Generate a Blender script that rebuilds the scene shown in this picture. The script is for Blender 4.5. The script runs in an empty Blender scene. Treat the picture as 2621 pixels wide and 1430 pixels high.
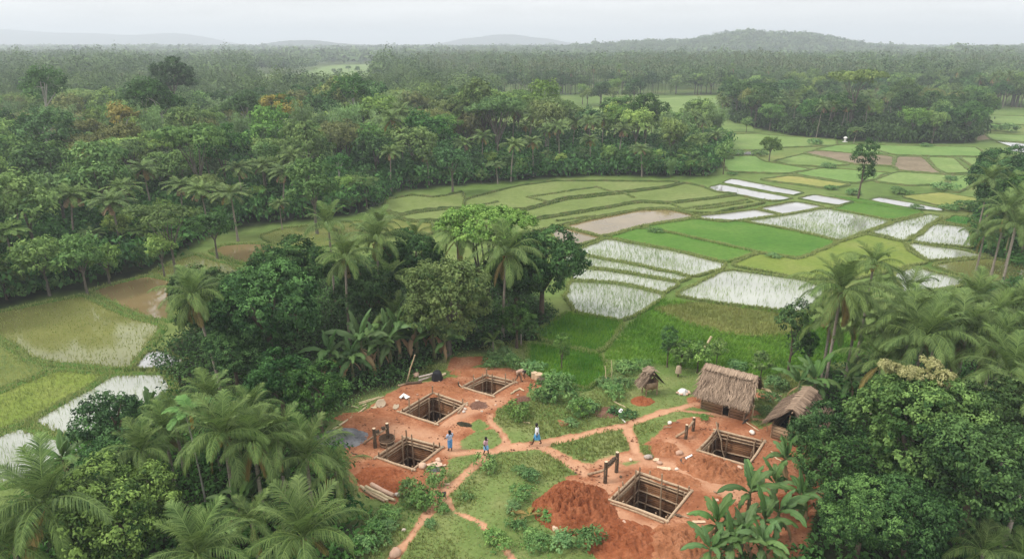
import bpy, bmesh, math, random
import numpy as np
from mathutils import Vector, Matrix

# ------------------------------------------------------------------ camera, world, sun
SC = bpy.context.scene
COL = SC.collection
CAM_H, PITCH, FPX = 27.0, math.radians(19.1), 1747.3      # FPX: focal length in pixels of the 2621 px wide photo
cd = bpy.data.cameras.new('camera'); cam = bpy.data.objects.new('camera', cd); COL.objects.link(cam)
cam.location = (0, 0, CAM_H); cam.rotation_euler = (math.pi/2 - PITCH, 0, 0)
cd.sensor_width = 36.0; cd.lens = 36.0*FPX/2621; cd.clip_start = 0.5; cd.clip_end = 20000
SC.camera = cam

SUN_EL, SUN_AZ = math.radians(50), math.radians(-100)      # azimuth from +Y, clockwise seen from above
W = bpy.data.worlds.new('World'); SC.world = W; W.use_nodes = True
wn, wl = W.node_tree.nodes, W.node_tree.links
bg = wn['Background']; bg.inputs[1].default_value = 0.1
sky = wn.new('ShaderNodeTexSky'); sky.sky_type = 'NISHITA'; sky.sun_disc = False
sky.sun_elevation = SUN_EL; sky.sun_rotation = SUN_AZ; sky.air_density = 1.0; sky.dust_density = 3.0
tc = wn.new('ShaderNodeTexCoord'); sep = wn.new('ShaderNodeSeparateXYZ')
wl.new(tc.outputs['Generated'], sep.inputs[0])
mr = wn.new('ShaderNodeMapRange'); mr.inputs[1].default_value = 0.0; mr.inputs[2].default_value = 1.0
wl.new(sep.outputs[2], mr.inputs[0])
mixc = wn.new('ShaderNodeMix'); mixc.data_type = 'RGBA'
mixc.inputs[6].default_value = (6.2, 6.15, 6.05, 1)           # overcast at the horizon (x 0.1)
mixc.inputs[7].default_value = (12.0, 12.1, 12.4, 1)        # overcast overhead
wl.new(mr.outputs[0], mixc.inputs[0])
mp = wn.new('ShaderNodeMapping'); mp.inputs['Scale'].default_value = (3, 3, 22)
wl.new(tc.outputs['Generated'], mp.inputs[0])
nz = wn.new('ShaderNodeTexNoise'); nz.inputs['Scale'].default_value = 1.6; nz.inputs['Detail'].default_value = 5
wl.new(mp.outputs[0], nz.inputs[0])
mr2 = wn.new('ShaderNodeMapRange'); mr2.inputs[1].default_value = .3; mr2.inputs[2].default_value = .7
mr2.inputs[3].default_value = .86; mr2.inputs[4].default_value = 1.1
wl.new(nz.outputs[0], mr2.inputs[0])
mulc = wn.new('ShaderNodeMix'); mulc.data_type = 'RGBA'; mulc.blend_type = 'MULTIPLY'; mulc.inputs[0].default_value = 1
wl.new(mixc.outputs[2], mulc.inputs[6]); wl.new(mr2.outputs[0], mulc.inputs[7])
mixs = wn.new('ShaderNodeMix'); mixs.data_type = 'RGBA'; mixs.inputs[0].default_value = 0.86
wl.new(sky.outputs[0], mixs.inputs[6]); wl.new(mulc.outputs[2], mixs.inputs[7]); wl.new(mixs.outputs[2], bg.inputs[0])

sd = bpy.data.lights.new('sun', 'SUN'); sd.energy = 1.5; sd.angle = math.radians(12); sd.color = (1, .96, .9)
sun = bpy.data.objects.new('sun', sd); COL.objects.link(sun)
_d = Vector((math.sin(SUN_AZ)*math.cos(SUN_EL), math.cos(SUN_AZ)*math.cos(SUN_EL), math.sin(SUN_EL)))
sun.rotation_euler = _d.to_track_quat('Z', 'Y').to_euler(); sun.location = (0, 0, 60)

SC.view_settings.view_transform = 'Standard'; SC.view_settings.look = 'None'
SC.view_settings.exposure = 0.84; SC.view_settings.gamma = 1.0
SC.render.engine = 'CYCLES'
SC.cycles.max_bounces = 5; SC.cycles.diffuse_bounces = 3; SC.cycles.glossy_bounces = 2
SC.cycles.transmission_bounces = 3; SC.cycles.volume_bounces = 0; SC.cycles.transparent_max_bounces = 8
SC.cycles.use_denoising = True; SC.cycles.caustics_reflective = False; SC.cycles.caustics_refractive = False

# ------------------------------------------------------------------ photo frames -> world
FR = {'S': (0, 0, 1), 'M': (0, 0, 1/1.01786), 'A': (800, 900, 2.6514), 'B': (1400, 850, 2.4227), 'C': (0, 0, 2.81), 'D': (850, 0, 2.81),
      'E': (1721, 0, 2.81), 'F': (0, 400, 2.81), 'H': (0, 850, 2.4222), 'I': (750, 450, 2.81), 'J': (1350, 420, 2.0267), 'K': (1950, 600, 1.693),
      'R1': (900, 920, 7.807), 'R2': (900, 1070, 6.69), 'R3': (1120, 920, 5.403), 'R4': (1480, 1140, 6.3875), 'R5': (1700, 1040, 7.027),
      'R6': (1600, 900, 4.6836), 'R7': (1400, 900, 6.1086), 'R8': (1720, 1200, 5.99)}
CP, SP = math.cos(PITCH), math.sin(PITCH)
def spx(fr, x, y):
    o = FR[fr]; return o[0] + x/o[2], o[1] + y/o[2]
def W2(fr, x, y, z=0.0):
    """world x, y of the point of a picture frame that lies at height z"""
    sx, sy = spx(fr, x, y)
    u, v = (sx - 1310.5)/FPX, (sy - 715)/FPX
    dy, dz = CP - v*SP, -SP - v*CP
    t = (z - CAM_H)/dz
    return np.array((u*t, dy*t))
def V3(fr, x, y, z=0.0):
    p = W2(fr, x, y, z); return Vector((p[0], p[1], z))
def PL(fr, pts): return np.array([W2(fr, *p) for p in pts])
def proj(x, y, z):
    d = y*CP - (z - CAM_H)*SP
    return 1310.5 + FPX*x/d, 715 + FPX*(-y*SP - (z - CAM_H)*CP)/d
def inpoly(P, poly):
    x, y = P[:, 0], P[:, 1]; r = np.zeros(len(P), bool); n = len(poly)
    for i in range(n):
        x1, y1 = poly[i]; x2, y2 = poly[(i+1) % n]
        c = ((y1 > y) != (y2 > y))
        if abs(y2-y1) > 1e-9: r ^= c & (x < (x2-x1)*(y-y1)/(y2-y1) + x1)
    return r
def dist_line(P, pts, closed=False):
    d = np.full(len(P), 1e9); n = len(pts)
    for i in range(n if closed else n-1):
        a, b = np.array(pts[i]), np.array(pts[(i+1) % n]); ab = b - a
        t = np.clip(((P - a) @ ab)/max(ab @ ab, 1e-9), 0, 1)
        d = np.minimum(d, np.hypot(*(P - a - t[:, None]*ab).T))
    return d
def sdist(P, poly):
    d = dist_line(P, poly, True); return np.where(inpoly(P, poly), d, -d)
def sstep(a, b, x):
    t = np.clip((x - a)/(b - a), 0, 1); return t*t*(3 - 2*t)
_RT = np.random.default_rng(5).random((256, 256))
def vnoise(x, y):
    xi, yi = np.floor(x).astype(int), np.floor(y).astype(int); fx, fy = x - xi, y - yi
    fx, fy = fx*fx*(3-2*fx), fy*fy*(3-2*fy)
    g = lambda i, j: _RT[i & 255, j & 255]
    return (g(xi, yi)*(1-fx) + g(xi+1, yi)*fx)*(1-fy) + (g(xi, yi+1)*(1-fx) + g(xi+1, yi+1)*fx)*fy
def fbm(x, y, o=4):
    s, a, t = 0, .5, 0
    for k in range(o):
        s = s + a*vnoise(x*2**k + 17*k, y*2**k + 31*k); t += a; a *= .5
    return s/t

# ------------------------------------------------------------------ mesh helpers
class MB:
    def __init__(s): s.v, s.f, s.t, s.n, s.m = [], [], [], 0, []
    def add(s, v, f, tint=.5, mat=0):
        v = np.asarray(v, float).reshape(-1, 3); f = np.asarray(f, int)
        s.v.append(v); s.f.append(f + s.n); s.n += len(v); s.m.append(np.full(len(f), mat))
        s.t.append(np.broadcast_to(np.asarray(tint, float), (len(v),)))
        return s
    def quads(s, Q, tint=.5, mat=0):                       # Q: (N, 4, 3)
        Q = np.asarray(Q, float); n = len(Q)
        if n == 0: return s
        t = np.asarray(tint, float)
        if t.ndim == 1 and len(t) == n: t = np.repeat(t, 4)
        return s.add(Q.reshape(-1, 3), np.arange(4*n).reshape(n, 4), t, mat)
    def mesh(s, name, mats, smooth=False):
        me = bpy.data.meshes.new(name)
        v = np.concatenate(s.v); t = np.concatenate(s.t)
        me.vertices.add(len(v)); me.vertices.foreach_set('co', v.ravel())
        idx = np.concatenate([f.ravel() for f in s.f]); ln = np.concatenate([np.full(len(f), f.shape[1]) for f in s.f])
        me.loops.add(len(idx)); me.loops.foreach_set('vertex_index', idx.astype(np.int32))
        me.polygons.add(len(ln)); st = np.concatenate(([0], np.cumsum(ln)[:-1])); me.polygons.foreach_set('loop_start', st.astype(np.int32))
        if not isinstance(mats, (list, tuple)): mats = [mats]
        for m in mats: me.materials.append(m)
        mi = np.concatenate(s.m)
        if mi.any(): me.polygons.foreach_set('material_index', mi.astype(np.int32))
        if smooth: me.polygons.foreach_set('use_smooth', np.ones(len(ln), bool))
        a = me.attributes.new('tint', 'FLOAT', 'POINT'); a.data.foreach_set('value', t.astype(np.float32))
        me.update(calc_edges=True)
        return me
    def build(s, name, mats, parent=None, smooth=False): return link(name, s.mesh(name, mats, smooth), parent)
def link(name, data, parent=None, loc=None):
    o = bpy.data.objects.new(name, data); COL.objects.link(o)
    if parent is not None: o.parent = parent
    if loc is not None: o.location = loc
    return o
def unit(a): return a/np.maximum(np.linalg.norm(a, axis=-1, keepdims=True), 1e-9)
def tube(mb, pts, rad, sides=8, tint=.5, mat=0, caps=True):
    P = np.asarray(pts, float); n = len(P)
    R = np.broadcast_to(np.asarray(rad, float), (n,))
    T = unit(np.gradient(P, axis=0)); ref = np.array((0, 0, 1.)) if abs(T[0][2]) < .9 else np.array((1., 0, 0))
    vs = []
    for i in range(n):
        a = unit(np.cross(T[i], ref)); b = np.cross(T[i], a)
        th = np.linspace(0, 2*np.pi, sides, endpoint=False)
        vs.append(P[i] + R[i]*(np.cos(th)[:, None]*a + np.sin(th)[:, None]*b))
    V = np.concatenate(vs); k = np.arange(sides); kk = (k+1) % sides
    F = np.concatenate([np.stack([i*sides+k, i*sides+kk, (i+1)*sides+kk, (i+1)*sides+k], 1) for i in range(n-1)])
    mb.add(V, F, tint, mat)
    if caps:
        for i, s in ((0, -1), (n-1, 1)):
            base = V[i*sides:(i+1)*sides]; mb.add(np.vstack([base, P[i]]), [[j, (j+1) % sides, sides][::s] for j in range(sides)], tint, mat)
    return mb
def box(mb, c, d, rot=0, tint=.5, mat=0, M=None):
    x, y, z = np.asarray(d)/2
    V = np.array([(sx*x, sy*y, sz*z) for sz in (-1, 1) for sy in (-1, 1) for sx in (-1, 1)])
    if M is not None: V = V @ np.asarray(M).T
    elif rot:
        c_, s_ = math.cos(rot), math.sin(rot); V = np.stack([V[:, 0]*c_-V[:, 1]*s_, V[:, 0]*s_+V[:, 1]*c_, V[:, 2]], 1)
    return mb.add(V + np.asarray(c), [(0, 2, 3, 1), (4, 5, 7, 6), (0, 1, 5, 4), (2, 6, 7, 3), (0, 4, 6, 2), (1, 3, 7, 5)], tint, mat)
def dome(mb, rx, ry, rz, rng, rough=.12, n=40, tint=.5, freq=2.0, flat=1.6, seed=0):
    """an irregular heap standing on the ground"""
    r = np.linspace(0, 1, n//2); th = np.linspace(0, 2*np.pi, n, endpoint=False)
    R, T = np.meshgrid(r, th, indexing='ij'); x, y = R*np.cos(T), R*np.sin(T)
    wob = 1 + .22*(fbm(np.cos(T)*1.5+seed, np.sin(T)*1.5+seed*3)-.5)*2
    x, y = x*rx*wob, y*ry*wob
    h = rz*(1 - R**flat)*(.75+.5*fbm(x*.8+seed, y*.8)) + rough*rz*(fbm(x*freq+seed, y*freq, 5)-.5)*4*(1-R**4) - .06
    V = np.stack([x, y, h], -1).reshape(-1, 3); m = n; F = []
    for i in range(n//2-1):
        for j in range(m): F.append((i*m+j, (i+1)*m+j, (i+1)*m+(j+1) % m, i*m+(j+1) % m))
    return mb.add(V, F, tint)
def rock(mb, c, r, rng, tint=.5, sub=2):
    bm = bmesh.new(); bmesh.ops.create_icosphere(bm, subdivisions=sub, radius=1)
    V = np.array([v.co[:] for v in bm.verts]); F = np.array([[v.index for v in f.verts] for f in bm.faces]); bm.free()
    V = V*(1+.35*(rng.random((len(V), 1))-.5)*.5 + .2*np.sin(V[:, :1]*3+rng.random()*6)*np.cos(V[:, 1:2]*2.5+rng.random()*6))
    a = rng.random()*6.3; V = V*np.asarray(r)
    V = np.stack([V[:, 0]*math.cos(a)-V[:, 1]*math.sin(a), V[:, 0]*math.sin(a)+V[:, 1]*math.cos(a), V[:, 2]], 1)
    return mb.add(V + np.asarray(c), F, tint)

# ------------------------------------------------------------------ materials
def newmat(name):
    m = bpy.data.materials.new(name); m.use_nodes = True
    nt = m.node_tree; nt.nodes.clear(); out = nt.nodes.new('ShaderNodeOutputMaterial')
    return m, nt, out
def N(nt, t, **kw):
    n = nt.nodes.new(t)
    for k, v in kw.items(): setattr(n, k, v)
    return n
def noise_n(nt, scale, detail=4, vec=None, rough=.55):
    n = N(nt, 'ShaderNodeTexNoise'); n.inputs['Scale'].default_value = scale; n.inputs['Detail'].default_value = detail; n.inputs['Roughness'].default_value = rough
    if vec is not None: nt.links.new(vec, n.inputs['Vector'])
    return n.outputs[0]
def ramp(nt, fac, stops):
    r = N(nt, 'ShaderNodeValToRGB'); e = r.color_ramp.elements
    while len(e) < len(stops): e.new(.5)
    for i, (p, c) in enumerate(stops): e[i].position = p; e[i].color = (*c, 1)
    nt.links.new(fac, r.inputs[0]); return r.outputs[0]
def mix(nt, fac, a, b, mode='MIX'):
    m = N(nt, 'ShaderNodeMix', data_type='RGBA', blend_type=mode)
    for s, i in ((fac, 0), (a, 6), (b, 7)):
        if hasattr(s, 'is_linked'): nt.links.new(s, m.inputs[i])
        elif i == 0: m.inputs[0].default_value = s
        else: m.inputs[i].default_value = (*s, 1)
    return m.outputs[2]
def mrange(nt, v, a, b, c=0., d=1.):
    m = N(nt, 'ShaderNodeMapRange'); nt.links.new(v, m.inputs[0])
    for i, x in enumerate((a, b, c, d)): m.inputs[i+1].default_value = x
    return m.outputs[0]
def math_n(nt, op, a, b):
    m = N(nt, 'ShaderNodeMath', operation=op)
    for s, i in ((a, 0), (b, 1)):
        if hasattr(s, 'is_linked'): nt.links.new(s, m.inputs[i])
        else: m.inputs[i].default_value = s
    return m.outputs[0]
def bump_n(nt, h, strength=.5, dist=.05):
    b = N(nt, 'ShaderNodeBump'); b.inputs['Strength'].default_value = strength; b.inputs['Distance'].default_value = dist
    nt.links.new(h, b.inputs['Height']); return b.outputs[0]
def attr(nt, name):
    a = N(nt, 'ShaderNodeAttribute'); a.attribute_name = name; return a.outputs['Fac']
def pos(nt): return N(nt, 'ShaderNodeNewGeometry').outputs['Position']
def bsdf(nt, out, color, rough=.8, spec=.3, normal=None):
    b = N(nt, 'ShaderNodeBsdfPrincipled'); b.inputs['Roughness'].default_value = rough; b.inputs['Specular IOR Level'].default_value = spec
    if hasattr(color, 'is_linked'): nt.links.new(color, b.inputs['Base Color'])
    else: b.inputs['Base Color'].default_value = (*color, 1)
    if normal is not None: nt.links.new(normal, b.inputs['Normal'])
    nt.links.new(b.outputs[0], out.inputs[0]); return b
def simple(name, c1, c2, scale=4, rough=.85, bump=.3, spec=.2, obj=True, stretch=None):
    m, nt, out = newmat(name)
    v = N(nt, 'ShaderNodeTexCoord').outputs['Object'] if obj else pos(nt)
    if stretch:
        mpn = N(nt, 'ShaderNodeMapping'); mpn.inputs['Scale'].default_value = stretch; nt.links.new(v, mpn.inputs[0]); v = mpn.outputs[0]
    n = noise_n(nt, scale, 5, v); t = attr(nt, 'tint')
    f = math_n(nt, 'ADD', mrange(nt, n, .3, .7, -.35, .35), t)
    col = ramp(nt, f, [(0, c1), (1, c2)])
    bsdf(nt, out, col, rough, spec, bump_n(nt, n, bump, .05)); return m
def leafmat(name, c1, c2, trans=.28, var=.5, gloss=.1, rough=.55):
    """leaf colour runs from c1 to c2 with the leaf's own tint; each tree differs a little"""
    m, nt, out = newmat(name)
    oi = N(nt, 'ShaderNodeObjectInfo').outputs['Random']; t = attr(nt, 'tint')
    col = ramp(nt, t, [(0, c1), (1, c2)])
    h = N(nt, 'ShaderNodeHueSaturation'); nt.links.new(col, h.inputs['Color'])
    nt.links.new(mrange(nt, oi, 0, 1, .5-.035*var, .5+.025*var), h.inputs['Hue'])
    nt.links.new(mrange(nt, math_n(nt, 'FRACT', math_n(nt, 'MULTIPLY', oi, 7.31), 0), 0, 1, 1-.62*var, 1+.55*var), h.inputs['Value'])
    nt.links.new(mrange(nt, math_n(nt, 'FRACT', math_n(nt, 'MULTIPLY', oi, 13.7), 0), 0, 1, 1-.25*var, 1+.1*var), h.inputs['Saturation'])
    b = N(nt, 'ShaderNodeBsdfPrincipled'); b.inputs['Roughness'].default_value = rough; b.inputs['Specular IOR Level'].default_value = gloss
    nt.links.new(h.outputs[0], b.inputs['Base Color'])
    tr = N(nt, 'ShaderNodeBsdfTranslucent'); nt.links.new(h.outputs[0], tr.inputs[0])
    ms = N(nt, 'ShaderNodeMixShader'); ms.inputs[0].default_value = trans
    nt.links.new(b.outputs[0], ms.inputs[1]); nt.links.new(tr.outputs[0], ms.inputs[2]); nt.links.new(ms.outputs[0], out.inputs[0])
    return m

LEAF = {
 'dark':   leafmat('leaf_dark', (0.015, 0.055, 0.014), (0.130, 0.267, 0.065)),
 'mid':    leafmat('leaf_mid', (0.047, 0.122, 0.028), (0.238, 0.378, 0.091)),
 'light':  leafmat('leaf_light', (0.089, 0.184, 0.038), (0.330, 0.462, 0.110)),
 'olive':  leafmat('leaf_olive', (0.086, 0.124, 0.032), (0.299, 0.322, 0.103)),
 'yellow': leafmat('leaf_yellow', (.16, .16, .03), (.50, .40, .09), var=.3),
 'flush':  leafmat('leaf_flush', (.024, .075, .018), (.28, .44, .10), var=.25),
 'bamboo': leafmat('leaf_bamboo', (0.107, 0.199, 0.059), (0.287, 0.425, 0.161)),
 'palm':   leafmat('leaf_palm', (0.022, 0.060, 0.014), (0.206, 0.295, 0.083), gloss=.12, rough=.55, var=.22),
 'broc':   leafmat('leaf_pale_green', (.05, .10, .028), (.29, .37, .125), var=.1),
 'knob':   leafmat('leaf_knob', (.028, .085, .02), (.25, .40, .11), var=.1),
 'palmy':  leafmat('leaf_palm_old', (.15, .12, .03), (.34, .25, .08), var=.4),
 'areca':  leafmat('leaf_areca', (.045, .12, .025), (.14, .28, .06), gloss=.2, var=.3),
 'banana': leafmat('leaf_banana', (.035, .105, .024), (.145, .24, .07), gloss=.2, rough=.45, var=.4),
 'dry':    leafmat('leaf_dry', (.16, .1, .045), (.36, .25, .13), trans=.1, var=.3),
 'herb':   leafmat('leaf_herb', (.09, .20, .045), (.26, .40, .10), var=.3),
 'bush':   leafmat('leaf_bush', (.075, .19, .055), (.26, .42, .13), var=.4),
 'vine':   leafmat('leaf_vine', (.03, .1, .02), (.18, .33, .1), var=.3),
 'bloom':  leafmat('leaf_bloom', (.26, .27, .09), (.50, .47, .22), var=.1),
 'grass':  leafmat('grass_blade', (.20, .26, .07), (.36, .39, .14), trans=.3, var=.1),
 'meadow': leafmat('meadow_blade', (.075, .20, .018), (.20, .36, .045), trans=.3, var=.1),
 'straw':  leafmat('straw_grass', (.16, .19, .045), (.27, .27, .09), trans=.3, var=.1),
 'rice':   leafmat('rice_blade', (.19, .28, .095), (.34, .42, .175), trans=.4, var=.15),
 'far':    leafmat('leaf_far', (0.032, 0.079, 0.027), (0.165, 0.248, 0.083), trans=.1, var=.1),
 'farpalm': leafmat('leaf_far_palm', (.05, .088, .035), (.17, .205, .09), trans=.1, var=.1),
}
BARK = {
 'grey':  simple('bark_grey', (.06, .05, .038), (.19, .165, .13), 6, .9, .5, stretch=(1, 1, .35)),
 'pale':  simple('bark_pale', (.22, .2, .17), (.5, .47, .4), 5, .9, .4, stretch=(1, 1, .3)),
 'brown': simple('bark_brown', (.05, .035, .025), (.16, .12, .085), 6, .9, .5, stretch=(1, 1, .35)),
 'palm':  simple('bark_palm', (.13, .105, .08), (.36, .31, .25), 5, .9, .6, stretch=(.6, .6, 5)),
 'banana': simple('banana_stem', (.06, .08, .03), (.22, .2, .1), 5, .7, .4, stretch=(3, 3, .5)),
}
def soil_nodes(nt):
    p = pos(nt)
    n1 = noise_n(nt, .55, 5, p); n2 = noise_n(nt, 5.0, 6, p, .65); n3 = noise_n(nt, 22, 3, p)
    c = ramp(nt, n1, [(.32, (.21, .08, .036)), (.47, (.35, .152, .076)), (.66, (.47, .24, .132))])
    c = mix(nt, mrange(nt, n2, .35, .75), c, (.22, .07, .03))
    c = mix(nt, mrange(nt, n3, .60, .72, 0, .5), c, (.13, .05, .025))
    n4 = noise_n(nt, 1.7, 4, p)
    c = mix(nt, mrange(nt, n4, .62, .78, 0, .6), c, (.15, .055, .03))
    h = math_n(nt, 'ADD', math_n(nt, 'MULTIPLY', n2, .7), math_n(nt, 'MULTIPLY', n3, .3))
    return c, h
def grass_nodes(nt, a, b, c3, s=1.0):
    p = pos(nt); n1 = noise_n(nt, .35*s, 5, p); n2 = noise_n(nt, 3.5*s, 5, p, .7)
    c = ramp(nt, n1, [(.3, a), (.5, b), (.72, c3)])
    return mix(nt, mrange(nt, n2, .35, .7, 0, .55), c, tuple(x*.55 for x in a)), n2

M_soil, nt, out = newmat('red_soil'); c, h = soil_nodes(nt); bsdf(nt, out, c, .95, .1, bump_n(nt, h, .7, .08))
m_, nt, out = newmat('ground'); M_ground = m_
sc_, sh_ = soil_nodes(nt)
gc_, gh_ = grass_nodes(nt, (.11, .165, .04), (.165, .215, .065), (.24, .24, .095))
mc_, _ = grass_nodes(nt, (.06, .15, .015), (.10, .21, .025), (.17, .23, .04), .7)
fc_, _ = grass_nodes(nt, (.085, .14, .03), (.13, .19, .05), (.2, .21, .07), .12)
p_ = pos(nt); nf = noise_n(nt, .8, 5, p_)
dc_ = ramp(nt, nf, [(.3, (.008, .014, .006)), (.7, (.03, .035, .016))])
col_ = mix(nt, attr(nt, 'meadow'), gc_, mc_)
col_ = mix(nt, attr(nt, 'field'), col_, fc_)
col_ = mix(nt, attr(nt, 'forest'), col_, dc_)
nb = noise_n(nt, 3.0, 6, p_, .7)
s_ = math_n(nt, 'ADD', attr(nt, 'soil'), mrange(nt, nb, .25, .75, -.42, .42))
col_ = mix(nt, mrange(nt, s_, .38, .62), col_, sc_)
tr_ = math_n(nt, 'MULTIPLY', attr(nt, 'trod'), mrange(nt, noise_n(nt, 1.6, 4, p_), .3, .7, .5, 1))
col_ = mix(nt, tr_, col_, (.50, .285, .17))
hh = math_n(nt, 'ADD', math_n(nt, 'MULTIPLY', sh_, .5), math_n(nt, 'MULTIPLY', gh_, .5))
bsdf(nt, out, col_, .95, .1, bump_n(nt, hh, .6, .08))

M_mound = None
def moundmat(name, a, b, c3):
    m, nt, out = newmat(name); p = pos(nt)
    n1 = noise_n(nt, 1.2, 5, p); n2 = noise_n(nt, 7, 6, p, .7); n3 = noise_n(nt, 26, 3, p)
    c = ramp(nt, n1, [(.3, a), (.52, b), (.75, c3)])
    c = mix(nt, mrange(nt, n2, .5, .75, 0, .7), c, tuple(x*.5 for x in a))
    h = math_n(nt, 'ADD', n2, math_n(nt, 'MULTIPLY', n3, .5))
    bsdf(nt, out, c, .95, .1, bump_n(nt, h, 1, .12)); return m
M_mound = moundmat('mound_red', (.23, .068, .027), (.33, .108, .045), (.42, .16, .075))
M_moundo = moundmat('mound_orange', (.30, .115, .05), (.40, .165, .078), (.47, .22, .115))
M_gravel = moundmat('gravel_grey', (.12, .12, .125), (.2, .2, .205), (.3, .3, .3))
M_compost = moundmat('compost', (.02, .018, .012), (.045, .04, .025), (.08, .075, .04))
M_brownheap = moundmat('brown_heap', (.14, .065, .04), (.21, .11, .075), (.28, .16, .11))
M_log = simple('log_wood', (.17, .10, .055), (.47, .34, .22), 5, .85, .5, stretch=(1.5, 1.5, 1.5))
M_logd = simple('log_dark', (.05, .034, .022), (.17, .12, .08), 6, .9, .6)
M_bamboo = simple('bamboo_pole', (.34, .25, .13), (.62, .5, .32), 3, .6, .15)
M_cutwood = simple('cut_wood', (.45, .3, .17), (.66, .5, .34), 6, .8, .2)
M_stone = simple('stone', (.28, .22, .18), (.55, .48, .42), 5, .9, .5)
M_stonew = simple('stone_pale', (.5, .42, .34), (.72, .64, .55), 5, .9, .3)
M_stonep = simple('stone_pink', (.42, .26, .18), (.6, .42, .3), 4, .9, .4)
M_cloth = simple('cloth_white', (.6, .57, .52), (.8, .78, .74), 5, .9, .3)
M_black = simple('black_plastic', (.012, .012, .014), (.03, .03, .034), 5, .5, .1)
M_iron = simple('iron', (.03, .026, .024), (.09, .075, .065), 8, .55, .2)
M_basket = simple('wicker', (.28, .2, .13), (.5, .4, .28), 30, .9, .6)
M_tub = simple('tub_staves', (.055, .034, .02), (.16, .10, .06), 9, .85, .5, stretch=(3, 3, .4))
M_coconut = simple('coconut', (.16, .1, .03), (.34, .2, .06), 4, .6, .1)
def plankmat(name, c1, c2, step, axis=2, dark=.35):
    m, nt, out = newmat(name); v = N(nt, 'ShaderNodeTexCoord').outputs['Object']; sx = N(nt, 'ShaderNodeSeparateXYZ'); nt.links.new(v, sx.inputs[0])
    q = math_n(nt, 'MULTIPLY', sx.outputs[axis], 1/step); fr = math_n(nt, 'FRACT', q, 0)
    gap = mrange(nt, math_n(nt, 'ABSOLUTE', math_n(nt, 'SUBTRACT', fr, .5), 0), .36, .49)
    mpn = N(nt, 'ShaderNodeMapping'); mpn.inputs['Scale'].default_value = (1, 1, 9) if axis == 2 else (9, 9, 1); nt.links.new(v, mpn.inputs[0])
    n = noise_n(nt, 2.2, 6, mpn.outputs[0], .65)
    wn_ = N(nt, 'ShaderNodeTexWhiteNoise', noise_dimensions='1D'); nt.links.new(math_n(nt, 'FLOOR', q, 0), wn_.inputs['W'])
    c = ramp(nt, math_n(nt, 'ADD', mrange(nt, n, .3, .7, 0, .7), math_n(nt, 'MULTIPLY', wn_.outputs[0], .3)), [(0, c1), (1, c2)])
    c = mix(nt, gap, c, tuple(x*dark for x in c1))
    h = math_n(nt, 'SUBTRACT', math_n(nt, 'MULTIPLY', n, .4), gap)
    bsdf(nt, out, c, .9, .15, bump_n(nt, h, .8, .04)); return m
M_pitwall = plankmat('pit_board', (.12, .055, .026), (.33, .165, .08), .16)
M_plank = plankmat('hut_plank', (.20, .125, .07), (.42, .29, .18), .26)
M_mat = plankmat('woven_mat', (.30, .2, .12), (.5, .37, .24), .05)
M_thatch = leafmat('thatch', (.075, .048, .032), (.40, .285, .195), trans=.05, var=.15, gloss=.1, rough=.8)
M_thatchb = simple('thatch_base', (.09, .06, .04), (.24, .165, .11), 8, .95, .8)
M_inner_shade = simple('interior_shade', (.01, .008, .006), (.02, .016, .012), 3, .9, .1)  # near-black colour that holds the shade inside hut and pits

def watermat(name, mud, ior=1.6, rough=.03, bump=.02, scale=1.5):
    m, nt, out = newmat(name); p = pos(nt); n = noise_n(nt, .12, 4, p); n2 = noise_n(nt, scale, 3, p)
    c = mix(nt, mrange(nt, n, .35, .65), mud, tuple(x*.72 for x in mud))
    b = bsdf(nt, out, c, rough, .5, bump_n(nt, n2, bump, .05)); b.inputs['IOR'].default_value = ior; return m
M_water = watermat('still_water', (.34, .33, .31), 2.9)
M_rwater = watermat('rice_water', (.33, .34, .27), 2.15, .07)
M_brownw = watermat('brown_water', (.205, .15, .068), 1.45, .05)
M_olivew = watermat('olive_water', (.175, .18, .055), 1.4, .1)
def cropmat(name, a, b, c3, s=.5):
    m, nt, out = newmat(name); c, n2 = grass_nodes(nt, a, b, c3, s)
    bsdf(nt, out, c, .9, .15, bump_n(nt, n2, .8, .15)); return m
M_crop = {
 'green': cropmat('crop_green', (.055, .145, .016), (.085, .18, .024), (.12, .205, .036), .35),
 'fresh': cropmat('crop_fresh', (.11, .20, .045), (.15, .245, .06), (.19, .27, .08), .3),
 'deep':  cropmat('crop_deep', (.03, .12, .012), (.05, .16, .018), (.08, .2, .03)),
 'pale':  cropmat('crop_pale', (.12, .19, .045), (.165, .24, .065), (.215, .275, .09), .25),
 'yellow': cropmat('crop_yellow', (.19, .22, .05), (.25, .26, .07), (.31, .28, .09), .25),
 'olive': cropmat('crop_olive', (.11, .14, .03), (.16, .18, .045), (.21, .2, .06)),
 'terrace': cropmat('crop_terrace', (.12, .165, .04), (.155, .2, .055), (.19, .22, .075), .3),
 'brown': cropmat('crop_brown', (.15, .12, .07), (.21, .165, .105), (.26, .21, .14), .4),
 'lime':  cropmat('crop_lime', (.13, .19, .03), (.175, .225, .04), (.21, .235, .06), .6),
}
M_bund = cropmat('bund_grass', (.06, .10, .026), (.11, .15, .042), (.17, .16, .07), 2.0)
M_bundg = cropmat('bund_green', (.05, .12, .02), (.09, .18, .03), (.14, .2, .05), 2.0)
M_hill, nt, out = newmat('hill_wood'); p_ = pos(nt); n1 = noise_n(nt, .02, 5, p_); n2 = noise_n(nt, .12, 5, p_, .7)
c = ramp(nt, n1, [(.3, (.03, .055, .025)), (.7, (.07, .095, .045))]); c = mix(nt, mrange(nt, n2, .35, .65), c, (.02, .035, .02)); bsdf(nt, out, c, .95, .05, bump_n(nt, n2, 1, 6))

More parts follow.
